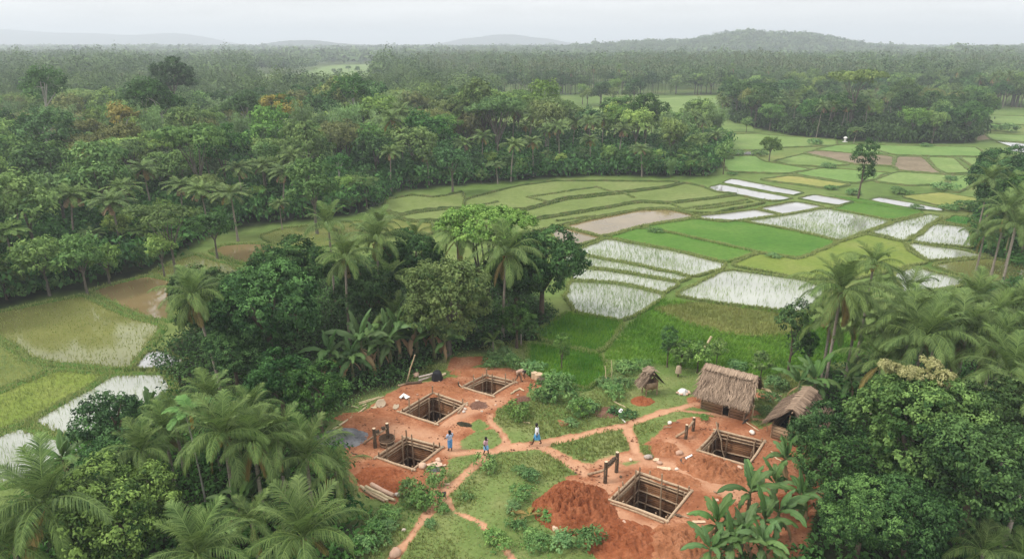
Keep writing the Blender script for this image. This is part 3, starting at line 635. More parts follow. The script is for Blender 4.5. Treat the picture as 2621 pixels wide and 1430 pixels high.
# ------------------------------------------------------------------ plants: prototypes
def leaf_quads(Pc, Nr, Ax, L, Wd, fold=.25, droop=.2):
    sd_ = unit(np.cross(Nr, Ax)); Ax = unit(np.cross(sd_, Nr)); L = np.asarray(L)[:, None] if np.ndim(L) else L; Wd = np.asarray(Wd)[:, None] if np.ndim(Wd) else Wd
    return np.stack([Pc - Ax*L*.5, Pc + sd_*Wd*.5 + Nr*Wd*fold, Pc + Ax*L*.5 - Nr*L*droop, Pc - sd_*Wd*.5 + Nr*Wd*fold], 1)
def rdir(rng, n): return unit(rng.normal(size=(n, 3)))
def crown(mb, rng, lobes, dens, leaf, cr, per, low=-.35, tipfrac=0., inner=.0, flat=.65, hang=0., aspect=.55, tmean=.45, tsd=.22):
    cs = []
    for c, r in lobes:
        r = np.asarray(r, float); c = np.asarray(c, float); area = 4*np.pi*((r[0]*r[1])**1.6+(r[0]*r[2])**1.6+(r[1]*r[2])**1.6)**(1/1.6)/3**(1/1.6)
        n = max(3, int(area*dens)); d = rdir(rng, n*2); d = d[d[:, 2] > low][:n]
        cs.append((c + d*r*(.78+.26*rng.random((len(d), 1))), d))
    C = np.concatenate([a for a, _ in cs]); Dn = np.concatenate([b for _, b in cs])
    ok = np.ones(len(C), bool)
    for c, r in lobes: ok &= (((C-np.asarray(c))/np.asarray(r))**2).sum(1) > .50
    C, Dn = C[ok], Dn[ok]
    n = len(C); sz = cr*(.6+.8*rng.random(n)); tb = np.clip(tmean + rng.normal(0, tsd, n), 0, 1)
    if tipfrac: m = rng.random(n) < tipfrac*np.clip(.3+Dn[:, 2], 0, 1.3); tb[m] = .85+.15*rng.random(m.sum()); tb[~m] = np.minimum(tb[~m], .6)  # upward clumps go light: young leaf tips, and lit tops painted on the big crown
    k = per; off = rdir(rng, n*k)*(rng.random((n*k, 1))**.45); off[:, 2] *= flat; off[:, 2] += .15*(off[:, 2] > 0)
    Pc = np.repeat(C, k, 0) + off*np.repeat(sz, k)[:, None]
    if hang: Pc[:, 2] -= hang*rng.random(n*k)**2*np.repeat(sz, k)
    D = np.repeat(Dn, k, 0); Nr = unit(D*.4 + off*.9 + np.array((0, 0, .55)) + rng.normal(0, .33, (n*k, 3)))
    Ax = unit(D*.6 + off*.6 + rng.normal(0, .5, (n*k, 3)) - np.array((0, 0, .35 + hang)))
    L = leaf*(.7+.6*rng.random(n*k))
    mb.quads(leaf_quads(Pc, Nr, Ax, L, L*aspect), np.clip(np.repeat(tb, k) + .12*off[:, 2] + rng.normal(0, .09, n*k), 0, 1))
def limbs(mb, rng, h, r0, targets, split=.35, lean=0., sides=8):
    top = np.array((lean*h, 0, h*split)); tube(mb, [(0, 0, -.25), (lean*h*.2, .05, h*split*.4), top], [r0*1.35, r0, r0*.8], sides)
    for t in targets:
        t = np.asarray(t, float); m1 = top*.6 + t*.4 + np.array((0, 0, .05*h)) + rng.normal(0, .03*h, 3)
        tube(mb, [top - (0, 0, .05*h), m1, t], [r0*.6, r0*.38, r0*.1], 6, caps=False)
def spread_lobes(rng, R, zc, zr, n, lr, upper=True):
    out = [((0, 0, zc), (R*.62, R*.62, zr*.7))]
    for i in range(n):
        a = 2.4*i + rng.random()*.8; e = rng.uniform(-.35, .9); rr = math.cos(e*1.2)
        out.append(((R*.68*rr*math.cos(a), R*.68*rr*math.sin(a), zc + zr*.68*math.sin(e*1.2)), np.array((lr, lr, lr*.8))*rng.uniform(.75, 1.2)))
    return out
PROTO = {}
def proto(kind, trunk_mb, crown_mb, bark, leaf, extra=()):
    parts = []
    if trunk_mb: parts.append(('trunk', trunk_mb.mesh('trunk', BARK[bark], True)))
    parts.append(('crown', crown_mb.mesh('crown', LEAF[leaf])))
    for nme, b, m in extra: parts.append((nme, b.mesh(nme, m, True)))
    PROTO.setdefault(kind, []).append(parts)
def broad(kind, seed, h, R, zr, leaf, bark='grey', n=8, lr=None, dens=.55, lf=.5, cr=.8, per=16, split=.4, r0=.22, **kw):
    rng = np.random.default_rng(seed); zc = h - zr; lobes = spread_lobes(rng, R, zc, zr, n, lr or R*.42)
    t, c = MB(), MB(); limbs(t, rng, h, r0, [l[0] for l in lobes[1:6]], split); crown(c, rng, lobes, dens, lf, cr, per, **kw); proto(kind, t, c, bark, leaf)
for i in range(3):
    broad('dome', 10+i, 10+i, 4.2, 4.2, 'mid', n=9, tipfrac=.12)
    broad('dark', 20+i, 11+i*.8, 4.4, 4.6, 'dark', n=9, tmean=.35)
    broad('light', 30+i, 9.5+i, 3.6, 3.8, 'light', n=8, tipfrac=.25)
    broad('olive', 40+i, 10.5+i, 4.0, 4.0, 'olive', n=9)
for i in range(2):
    broad('column', 50+i, 13+i, 2.6, 5.6, 'mid', n=11, lr=1.5, low=-.6, hang=.4)
    broad('tall', 54+i, 16+i, 4.0, 4.2, 'dark', 'pale', n=10, split=.62, tipfrac=.1)
    broad('yellow', 58+i, 12, 2.7, 2.0, 'yellow', 'pale', n=7, split=.7, r0=.14)
    # umbrella: flat tiers
    rng = np.random.default_rng(60+i); t, c = MB(), MB(); lobes = [((3.6*math.cos(a)*q, 3.6*math.sin(a)*q, 9.3 + .8*(1-q) + rng.normal(0, .35)), (2.1, 2.1, .75)) for a, q in [(k*2.4, (.15+.85*(k/9))) for k in range(10)]]
    limbs(t, rng, 9.6, .2, [l[0] for l in lobes[2:]], .45); crown(c, rng, lobes, .9, .45, .7, 14, low=-.15, flat=.4, tipfrac=.1); proto('umbrella', t, c, 'grey', 'mid' if i else 'light')
    # bamboo: drooping feathery plumes
    rng = np.random.default_rng(70+i); t, c = MB(), MB()
    for k in range(20):
        a = rng.random()*6.3; r1 = rng.uniform(.4, 3.4); hh = rng.uniform(8, 12.5); s = np.linspace(0, 1, 14)[:, None]
        stem = np.hstack([np.cos(a)*(r1*s**2.2+.2*s), np.sin(a)*(r1*s**2.2+.2*s), hh*(s*1.25 - .36*s**3)]); tube(t, stem[::3], np.linspace(.05, .015, len(stem[::3])), 5, caps=False)
        m = 210; q = rng.random(m)*.75+.25; pc = np.stack([np.interp(q, s[:, 0], stem[:, j]) for j in range(3)], 1) + rng.normal(0, .42, (m, 3)); nr = unit(rng.normal(0, .5, (m, 3)) + (0, 0, .8)); ax = unit(np.array((math.cos(a), math.sin(a), -1.1)) + rng.normal(0, .5, (m, 3)))
        c.quads(leaf_quads(pc, nr, ax, .62, .13), np.clip(rng.normal(.5, .2, m) + .2*(rng.random()-.5), 0, 1))
    proto('bamboo', t, c, 'banana', 'bamboo')
# small scrub trees and bushes
for i in range(3):
    broad('scrub', 80+i, 4.2+i*.5, 1.9, 1.9, 'mid', 'brown', n=7, dens=1.2, lf=.36, cr=.45, per=14, r0=.09, low=-.7)
    rng = np.random.default_rng(90+i); c = MB(); crown(c, rng, [((rng.normal(0, .5), rng.normal(0, .5), .45+.2*rng.random()), np.array((.8, .8, .6))*rng.uniform(.7, 1.15)) for _ in range(6)], 2.6, .24, .3, 14, low=-.3); proto('bush', None, c, None, 'bush')
    rng = np.random.default_rng(95+i); c = MB(); crown(c, rng, [((rng.normal(0, .35), rng.normal(0, .35), .3), np.array((.5, .5, .4))*rng.uniform(.7, 1.2)) for _ in range(5)], 5, .16, .2, 14, low=-.2); proto('herb', None, c, None, 'herb')
# hero broadleaf trees (many small leaves)
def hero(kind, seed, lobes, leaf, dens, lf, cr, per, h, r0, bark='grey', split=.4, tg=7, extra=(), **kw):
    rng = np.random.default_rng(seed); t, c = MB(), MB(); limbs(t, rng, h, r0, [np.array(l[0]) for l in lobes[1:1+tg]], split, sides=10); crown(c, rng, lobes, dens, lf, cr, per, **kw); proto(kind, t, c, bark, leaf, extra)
rg = np.random.default_rng(1)
hero('hero_dark', 101, spread_lobes(rg, 4.9, 6.9, 5.2, 17, 1.75), 'dark', 1.4, .28, .5, 28, 12, .3, 'brown', low=-.75, tipfrac=.4, tmean=.25)
hero('hero_broccoli', 102, spread_lobes(rg, 4.1, 5.6, 5.0, 26, 1.2), 'broc', 1.6, .24, .42, 28, 11, .28, low=-.7, tmean=.42, tsd=.16)
hero('hero_shade', 103, spread_lobes(rg, 5.0, 7.8, 5.2, 16, 1.7), 'dark', 1.25, .34, .6, 24, 13, .32, 'brown', low=-.75, tmean=.3)
lob = [((4.2*q*math.cos(a), 3.6*q*math.sin(a), 12.2+1.1*(1-q*q)+rg.normal(0, .2)), (1.7, 1.6, .9)) for a, q in [(k*2.4, .15+.85*k/15) for k in range(16)]]
hero('hero_canopy', 104, lob, 'light', 1.7, .27, .45, 24, 13, .25, low=-.3, tmean=.4, tsd=.18)
# the big tree over the shed: cream blossom on its top
bl = MB(); rb = np.random.default_rng(9)
crown(bl, rb, [((rb.uniform(-2.2, 2.6), rb.uniform(.2, 3.0), 10.0+rb.uniform(-.4, .4)), (.5, .5, .36)) for _ in range(18)], 7, .17, .2, 18, low=-.2, tmean=.5)
rg2 = np.random.default_rng(4); hero('hero_bloom', 105, spread_lobes(rg2, 5.5, 6.0, 5.2, 34, 1.25), 'knob', 1.55, .26, .42, 34, 11.5, .36, 'grey', .3, 9, low=-.8, tipfrac=.3, tmean=.3, tsd=.17)  # light clumps here paint the look of lit crown tops into the leaf tint
PROTO['hero_bloom'][0].append(('blossom', bl.mesh('blossom', LEAF['bloom'])))
hero('hero_flush', 106, spread_lobes(np.random.default_rng(6), 4.1, 4.6, 4.1, 24, 1.2), 'flush', 2.0, .22, .40, 28, 8.8, .25, 'brown', low=-.7, tipfrac=.5, tmean=.3)
hero('hero_small', 107, spread_lobes(np.random.default_rng(8), 2.9, 4.6, 2.9, 14, 1.1), 'dark', 1.7, .24, .4, 24, 7.5, .2, 'brown', low=-.75, tipfrac=.15, tmean=.3)
hero('giant', 120, [((-.4, 0, 18.2), (3.4, 3, 2.8)), ((-3.2, .3, 20.2), (2.5, 2.4, 2.1)), ((1.8, -.3, 21.2), (2.7, 2.5, 2.2)), ((4.4, .2, 19.2), (2.2, 2.2, 1.9)), ((5.6, 0, 16.8), (1.8, 1.8, 1.4)), ((-4.2, 0, 17.8), (1.7, 1.7, 1.5)), ((.4, 1.5, 22.2), (1.9, 1.9, 1.5)), ((3.2, .5, 16.5), (1.7, 1.7, 1.2)), ((-2.2, -.4, 16.2), (1.4, 1.4, 1.1))], 'dark', 1.0, .5, .7, 20, 23, .4, 'grey', .62, 8, low=-.8, tmean=.3)
# slim two storey tree (by the hut, and the lone ones in the fields)
for i, lf_ in enumerate(('dark', 'mid')):
    rng = np.random.default_rng(110+i); t, c = MB(), MB(); lb = [((.1, 0, 5.6), (1.25, 1.25, 1.3)), ((-.35, .2, 5.0), (1.0, 1.0, .9)), ((.5, -.2, 4.8), (.8, .8, .8)), ((.55, .1, 3.4), (.85, .85, .75)), ((1.0, 0, 3.0), (.6, .6, .5)), ((.2, .1, 2.5), (.45, .45, .5))]
    limbs(t, rng, 6, .11, [l[0] for l in lb], .35); crown(c, rng, lb, 2.3, .23, .36, 22, low=-.8, tmean=.4); proto('slim', t, c, 'brown', lf_)

# ---- palms
def frond_mb(mb, rng, L, e0, bend, leaflet=.98, pairs=60, wid=.022, hang=.55, tw=0., tint=.5, v=.35):
    """one feather leaf that starts at the origin and leans out along +X"""
    n = 14; s = np.linspace(0, 1, n); e = e0 - bend*s**1.35; ds = L/(n-1)
    x = np.concatenate(([0], np.cumsum(np.cos(e[:-1])*ds))); z = np.concatenate(([0], np.cumsum(np.sin(e[:-1])*ds))); y = tw*s**2*L
    C = np.stack([x, y, z], 1); tube(mb, C, np.linspace(.055, .012, n), 4, min(1, tint+.55), caps=False)
    q = np.repeat(np.linspace(.14, .995, pairs), 2); sgn = np.tile([1., -1.], pairs)
    Pq = np.stack([np.interp(q, s, C[:, j]) for j in range(3)], 1); eq = np.interp(q, s, e)
    T = np.stack([np.cos(eq), np.gradient(y, s)[np.clip((q*(n-1)).astype(int), 0, n-1)]/L, np.sin(eq)], 1); T = unit(T)
    up = np.stack([-np.sin(eq), 0*eq, np.cos(eq)], 1); S = unit(np.cross(T, up))*sgn[:, None]*-1
    ln = leaflet*np.minimum(1, (q/.28)**.7)*np.where(q > .6, 1-.72*((q-.6)/.4)**1.6, 1)*(.85+.3*rng.random(len(q)))
    d0 = unit(T*(.62+.4*q[:, None]) + S*.85 + up*v + rng.normal(0, .07, T.shape)); d1 = unit(d0 - np.array((0, 0, 1))*hang*(.7+.6*rng.random((len(q), 1))))
    d2 = unit(d1 - np.array((0, 0, 1))*hang*.9)
    w = unit(np.cross(d0, S*.2+up))*wid; a, b_, c_ = Pq, Pq + d0*(ln*.35)[:, None], Pq + d0*(ln*.35)[:, None] + d1*(ln*.4)[:, None]; t_ = c_ + d2*(ln*.35)[:, None]
    tt = np.clip(tint + rng.normal(0, .22, len(q)) + .18*q, 0, 1)
    mb.quads(np.stack([a-w*.7, a+w*.7, b_+w, b_-w], 1), tt); mb.quads(np.stack([b_-w, b_+w, c_+w*.8, c_-w*.8], 1), tt)
    mb.quads(np.stack([c_-w*.8, c_+w*.8, t_, t_-w*.05], 1), np.clip(tt+.1, 0, 1))
FR_ME = {'young': [], 'mid': [], 'low': [], 'dry': []}
frg = np.random.default_rng(33)
for i in range(4):
    for k, (e0, bd, L) in {'young': (1.25, .85, 4.0), 'mid': (.8, 1.75, 4.7), 'low': (.15, 1.75, 4.4), 'dry': (-.75, .75, 3.8)}.items():
        mb = MB(); frond_mb(mb, frg, L*frg.uniform(.9, 1.08), e0+frg.normal(0, .1), bd+frg.normal(0, .12), tw=frg.normal(0, .07), hang=.35 if k == 'young' else 1.1, tint={'young': .5, 'mid': .42, 'low': .5, 'dry': .45}[k], v=.45 if k == 'young' else .25)
        FR_ME[k].append(mb.mesh('frond', LEAF['palmy' if k == 'dry' else 'palm']))
def palm_crown_layout(rng, n):
    out = []
    for i in range(n):
        f = i/(n-1); out.append(('young' if f < .3 else 'mid' if f < .72 else 'low', 2.39996*i + rng.normal(0, .15), rng.uniform(.85, 1.1), rng.normal(0, .09)))
    return out
def palm_trunk(h, lean, rng, r=.15):
    s = np.linspace(0, 1, 12)[:, None]; p = np.hstack([lean[0]*s**1.6, lean[1]*s**1.6, -.3+(h+.3)*s]) ; mb = MB()
    rr = r*(1.0 + .75*np.exp(-s[:, 0]*12) - .28*s[:, 0]); tube(mb, p, rr, 10); return mb
NUTS = []
for i in range(2):
    mb = MB(); r_ = np.random.default_rng(i)
    for k in range(16): rock(mb, (.42*math.cos(k*1.1)*(.6+.5*r_.random()), .42*math.sin(k*1.1)*(.6+.5*r_.random()), -.18-.5*r_.random()), (.13, .13, .16), r_, r_.random(), 1)
    NUTS.append(mb.mesh('coconut_bunch', M_coconut, True))
def place_frond(par, name, me, az, pitch, sc, z=0., off=(0, 0)):
    o = link(name, me, par); o.location = (off[0], off[1], z); o.rotation_euler = (0, -pitch, az); o.scale = (sc,)*3; return o
def near_palm(x, y, h, label, sc=1., lean=(0, 0), seed=0, n=24, dry=2, nuts=True, group='coconut palms around the clearing', wind=0.):
    sc = sc*.76*random.Random(seed).uniform(.9, 1.1); rng = np.random.default_rng(500+seed); o = empty('coconut_palm', (x - lean[0], y - lean[1], 0)); tag(o, label, 'palm', group)
    palm_trunk(h, lean, rng, .13*min(1, sc+.4)).build('trunk', BARK['palm'], o, True)
    for k, az, s, pt in palm_crown_layout(rng, n):
        pt2 = pt + wind*math.cos(az)*.35; place_frond(o, 'frond', FR_ME[k][rng.integers(4)], az, pt2, s*sc, h - .05, lean)
    for k in range(dry): place_frond(o, 'dead_frond', FR_ME['dry'][rng.integers(4)], rng.random()*6.3, rng.normal(0, .15), .85*sc, h-.15, lean)
    if nuts: q = link('coconut_bunch', NUTS[seed % 2], o); q.location = (lean[0], lean[1], h); q.scale = (.75,)*3
    return o
# palms of the woods: one crown mesh each
for i in range(4):
    rng = np.random.default_rng(600+i); c = MB(); h = 11.5
    lean = (rng.normal(0, .8), rng.normal(0, .5))
    for k, az, s, pt in palm_crown_layout(rng, 27):
        f = MB(); e0, bd, L = {'young': (1.25, .95, 2.6), 'mid': (.8, 1.9, 3.0), 'low': (.1, 1.75, 2.9)}[k]
        frond_mb(f, rng, L*s, e0+pt, bd, pairs=26, wid=.034, leaflet=.60, hang=.75, tint=.42+rng.normal(0, .1), v=.3)
        for v, fc, t in zip(f.v, f.f, f.t):
            v2 = np.stack([v[:, 0]*math.cos(az)-v[:, 1]*math.sin(az)+lean[0], v[:, 0]*math.sin(az)+v[:, 1]*math.cos(az)+lean[1], v[:, 2]+h], 1); c.add(v2, fc - fc.min(), t)
    dry = MB()
    for _ in range(4):
        f = MB(); az = rng.random()*6.3; frond_mb(f, rng, 2.3, -.8, .7, pairs=20, wid=.04, leaflet=.5, hang=.6, tint=.5)
        for v, fc, t in zip(f.v, f.f, f.t): dry.add(np.stack([v[:, 0]*math.cos(az)-v[:, 1]*math.sin(az)+lean[0], v[:, 0]*math.sin(az)+v[:, 1]*math.cos(az)+lean[1], v[:, 2]+h-.1], 1), fc - fc.min(), t)
    PROTO.setdefault('palm', []).append([('dead_frond', dry.mesh('dead_frond', LEAF['dry' if i % 2 else 'palmy'])), ('trunk', palm_trunk(h, lean, rng, .11).mesh('trunk', BARK['palm'], True)), ('crown', c.mesh('crown', LEAF['palm']))])
    # areca: thin stem, few upright leaves
    rng = np.random.default_rng(640+i); c = MB(); h = 8.5
    for q in range(9):
        f = MB(); az = q*2.4; frond_mb(f, rng, 2.0, 1.0-.1*q, 1.2, pairs=18, wid=.075, leaflet=.6, hang=.3, tint=.5, v=.3)
        for v, fc, t in zip(f.v, f.f, f.t): c.add(np.stack([v[:, 0]*math.cos(az)-v[:, 1]*math.sin(az), v[:, 0]*math.sin(az)+v[:, 1]*math.cos(az), v[:, 2]+h], 1), fc - fc.min(), t)
    PROTO.setdefault('areca', []).append([('trunk', palm_trunk(h, (rng.normal(0, .25), 0), rng, .07).mesh('trunk', BARK['pale'], True)), ('crown', c.mesh('crown', LEAF['areca']))])
# ---- bananas
def banana_leaf(rng, L=2.3, Wd=.62, e0=.9, bend=1.3, tint=.5):
    n = 15; s = np.linspace(0, 1, n); e = e0 - bend*s**1.5; ds = L/(n-1)
    x = np.concatenate(([0], np.cumsum(np.cos(e[:-1])*ds))); z = np.concatenate(([0], np.cumsum(np.sin(e[:-1])*ds)))
    w = Wd*.5*np.clip(np.sin(np.pi*np.clip((s-.12)/.88, 0, 1)**.75), 0, 1)**.6; w[s < .13] = .015; up = np.stack([-np.sin(e), 0*e, np.cos(e)], 1); C = np.stack([x, .04*np.sin(s*5+rng.random()*6), z], 1)
    mb = MB()
    for sg in (1, -1):
        tear = np.where(rng.random(n) < .38, rng.uniform(.3, .75, n), rng.uniform(.92, 1.05, n))
        mid_ = C + np.array((0, sg, 0))*(w*.55)[:, None] + up*(.10*w/.3)[:, None]; ed = C + np.array((0, sg, 0))*(w*tear)[:, None] + up*((.02*rng.normal(size=n)) - .04)[:, None]
        V = np.stack([C, mid_, ed], 1).reshape(-1, 3); I = np.arange(n*3).reshape(n, 3); F = np.stack([I[:-1, :-1], I[:-1, 1:], I[1:, 1:], I[1:, :-1]], -1).reshape(-1, 4)
        mb.add(V, F if sg > 0 else F[:, ::-1], np.clip(tint + np.tile([.25, 0, .02], n) + rng.normal(0, .05, 3*n), 0, 1))
    tube(mb, C - up*.01, np.linspace(.035, .008, n), 5, .9, caps=False); return mb
BL = {'up': [], 'arch': [], 'hang': [], 'dry': []}; brg = np.random.default_rng(44)
for i in range(3):
    for k, (e0, b, L, w) in {'up': (1.3, .45, 2.1, .6), 'arch': (.8, 1.35, 2.4, .64), 'hang': (.2, 1.5, 2.1, .6), 'dry': (-.7, .85, 1.6, .35)}.items():
        BL[k].append(banana_leaf(brg, L*brg.uniform(.9, 1.1), w, e0, b, brg.uniform(.3, .75)).mesh('leaf', LEAF['dry' if k == 'dry' else 'banana'], True))
_bs = MB(); tube(_bs, [(0, 0, -.2), (.02, 0, .8), (0, .02, 1.7), (0, 0, 2.1)], [.15, .12, .09, .06], 9); BSTEM = _bs.mesh('stem', BARK['banana'], True)
def banana(x, y, label, sc=1., seed=0, dry=2, stem=True, name='banana_plant', group='banana plants round the yard'):
    rng = np.random.default_rng(700+seed); o = empty(name, (x, y, 0), 0, sc); tag(o, label, 'banana plant', group); z = 2.0
    if stem: link('stem', BSTEM, o)
    else: z = .15
    n = 9
    for i in range(n):
        k = 'up' if i < 2 else 'arch' if i < 7 else 'hang'
        place_frond(o, 'leaf', BL[k][rng.integers(3)], 2.4*i+rng.normal(0, .3), rng.normal(0, .12), rng.uniform(.8, 1.12), z - .03*i)
    for i in range(dry): place_frond(o, 'dead_leaf', BL['dry'][rng.integers(3)], rng.random()*6.3, 0, rng.uniform(.8, 1.1), z-.35)
    return o
# simple one-mesh banana for the woods
for i in range(2):
    rng = np.random.default_rng(720+i); c = MB()
    for q in range(8):
        f = banana_leaf(rng, 2.3, .6, 1.2-.13*q, 1.2, .5); az = 2.4*q
        for v, fc, t in zip(f.v, f.f, f.t): c.add(np.stack([v[:, 0]*math.cos(az)-v[:, 1]*math.sin(az), v[:, 0]*math.sin(az)+v[:, 1]*math.cos(az), v[:, 2]+2.2], 1), fc-fc.min(), t)
    s_ = MB(); tube(s_, [(0, 0, -.2), (0, 0, 2.3)], [.15, .08], 7); PROTO.setdefault('banana', []).append([('stem', s_.mesh('stem', BARK['banana'], True)), ('crown', c.mesh('crown', LEAF['banana']))])

LOOK = {'dome': ('broadleaf_tree', 'tree', 'round mid green tree'), 'dark': ('evergreen_tree', 'tree', 'dense dark green tree'), 'light': ('leafy_tree', 'tree', 'fresh light green tree'), 'olive': ('olive_green_tree', 'tree', 'dull olive green tree'), 'column': ('feathery_tree', 'tree', 'narrow feathery green tree'),
        'tall': ('forest_tree', 'tree', 'tall pale trunked tree'), 'yellow': ('flowering_tree', 'tree', 'yellow crowned tree'), 'umbrella': ('spreading_tree', 'tree', 'flat topped spreading tree'), 'bamboo': ('bamboo_clump', 'bamboo', 'drooping feathery bamboo'), 'scrub': ('small_tree', 'small tree', 'small bushy tree'),
        'bush': ('bush', 'bush', 'round leafy bush'), 'herb': ('bush', 'bush', 'low fresh green bush'), 'palm': ('coconut_palm', 'palm', 'coconut palm'), 'areca': ('areca_palm', 'palm', 'slender areca palm'), 'banana': ('banana_plant', 'banana plant', 'pale banana plant')}
AUTO = []
def plant(kind, x, y, sc=1., rot=None, label=None, where=None, group=None, var=None, name=None, cat=None, z=0., zs=1.):
    rng = random.Random(int(abs(x)*977+abs(y)*131)); ps = PROTO[kind]; parts = ps[(var if var is not None else rng.randrange(len(ps))) % len(ps)]
    nm, ct, look = LOOK.get(kind, ('broadleaf_tree', 'tree', 'tree')); o = empty(name or nm, (x, y, z), rng.random()*6.28 if rot is None else rot); o.scale = (sc, sc, sc*zs)
    for pn, me in parts: link(pn, me, o)
    tag(o, label, cat or ct, group)
    if not label: AUTO.append((o, look, where))
    return o

# ------------------------------------------------------------------ plants: the ones one can point at
def pc(fr, x, y, h, lab, **k):                  # palm whose crown centre is seen at that point, h metres up
    p = W2(fr, x, y, h); return near_palm(p[0], p[1], h, lab, **k)
SOLO = []                                       # (x, y, radius) kept free of scattered plants
def hp(kind, fr, x, y, lab, sc=1., hz=None, rot=0, **k):   # hero tree: base point, or crown point at height hz
    p = W2(fr, x, y, hz or 0); SOLO.append((p[0], p[1], 3.0)); return plant(kind, p[0], p[1], sc, rot, lab, **k)
G_ISL, G_LEFT, G_RIGHT = 'coconut palms of the island grove', 'low coconut palms in the corner thicket', 'coconut palms of the thicket by the shed'
# island grove in the middle
hp('hero_dark', 'M', 690, 950, 'large glossy dark green tree of the island grove, next to the leaning lone palm', .9, rot=.4)
hp('hero_dark', 'M', 560, 900, 'dark spreading tree at the water edge, behind the leaning palm trunk', .78, rot=2.4)
hp('hero_shade', 'M', 745, 850, 'dark round crown rising behind the glossy dark tree', .8, rot=1.2)
hp('hero_broccoli', 'M', 1128, 893, 'light green tree with knobbly crown between the two tall palms', 1.1, z=-1.0)
hp('hero_shade', 'M', 1362, 806, 'tall dark tree at the grove end towards the flooded paddies', .86, rot=.3, z=-.8)
hp('hero_shade', 'M', 1298, 806, 'dark tree filling the gap behind the tall bent palm', .72, rot=1.7, z=-.6)
hp('hero_canopy', 'M', 1225, 800, 'light green flat canopied tree at the back of the island grove', 1.0, rot=.6, z=-2.6)
hp('hero_shade', 'M', 1040, 800, 'dark tree hidden deep in the island grove', .75, rot=2.)
hp('hero_shade', 'M', 930, 860, 'dark tree in the shade behind the banana clump', .62, rot=3.)
hp('hero_small', 'M', 1300, 875, 'dark bush-like tree at the foot of the tall right grove palm', .62, rot=1)
pc('M', 868, 650, 8.9, 'tall coconut palm with straight pale trunk rising from the banana clump', seed=1, group=G_ISL, lean=(.2, .2), dry=3)
pc('M', 1273, 640, 8.5, 'tall coconut palm right of the knobbly light tree, trunk slightly bent', seed=2, group=G_ISL, lean=(.35, -.2), sc=1.08)
pc('M', 483, 745, 8.3, 'lone coconut palm with leaning grey trunk before the olive paddies', seed=3, group=G_ISL, lean=(-1.35, .5), dry=4)
pc('M', 1150, 598, 9.0, 'coconut palm crown just above the knobbly light tree', seed=4, group=G_ISL, nuts=False)
pc('S', 963, 618, 9.0, 'coconut palm at the back of the grove, behind the tall straight one', seed=5, group=G_ISL)
pc('S', 841, 580, 9.0, 'slim coconut palm farthest back at the grove edge, over the olive paddy', seed=6, group=G_ISL, n=15, dry=0, nuts=False)
pc('I', 620, 350, 8.0, 'coconut palm with upright leaves by the terraces', seed=7, group=G_ISL, n=18, dry=0, nuts=False, sc=.9)
pc('I', 880, 430, 7.5, 'small upright palm top between the terraces and the light tree', seed=8, group=G_ISL, n=14, dry=0, nuts=False, sc=.75)
pc('I', 730, 1000, 3.5, 'young coconut palm low in the grove behind the bananas', seed=9, group=G_ISL, n=16, dry=1, nuts=False, sc=.9)
pc('I', 690, 740, 6, 'dark palm in the shade beside the knobbly light tree', seed=10, group=G_ISL, n=16, dry=1, nuts=False, sc=.85)
pc('I', 1640, 1060, 2.2, 'small palm at the foot of the tall bent trunk palm', seed=11, group=G_ISL, n=12, dry=0, nuts=False, sc=.5)
pc('I', 1440, 1190, 1.4, 'knee high palm sprout at the trunk base of the bent palm', seed=12, group=G_ISL, n=12, dry=0, nuts=False, sc=.4)
for i, (x, y, s, lb) in enumerate([(265, 1300, 1.0, 'banana plant at the end of the clump nearest the dark tree'), (490, 1230, 1.25, 'tall banana plant standing against the straight palm trunk'), (760, 1140, 1.1, 'banana plant in the middle of the row behind the grey plank stack'), (880, 1110, 1.2, 'banana plant with broad upright leaves in front of the knobbly tree'), (1010, 1130, 1.15, 'banana plant with browned leaves hanging over the plank stack'), (420, 1330, .9, 'short banana plant low at the front of the clump'), (610, 1250, .95, 'banana plant right of the straight palm trunk'), (690, 1200, 1.05, 'banana plant left of the middle one in the row'), (1090, 1200, .9, 'last banana plant of the row, under the knobbly tree')]):
    p = W2('I', x, y + 40, 0); s *= 1.25; p = W2('I', x, y, 1.7*s); banana(p[0], p[1], lb, s, i, 3)
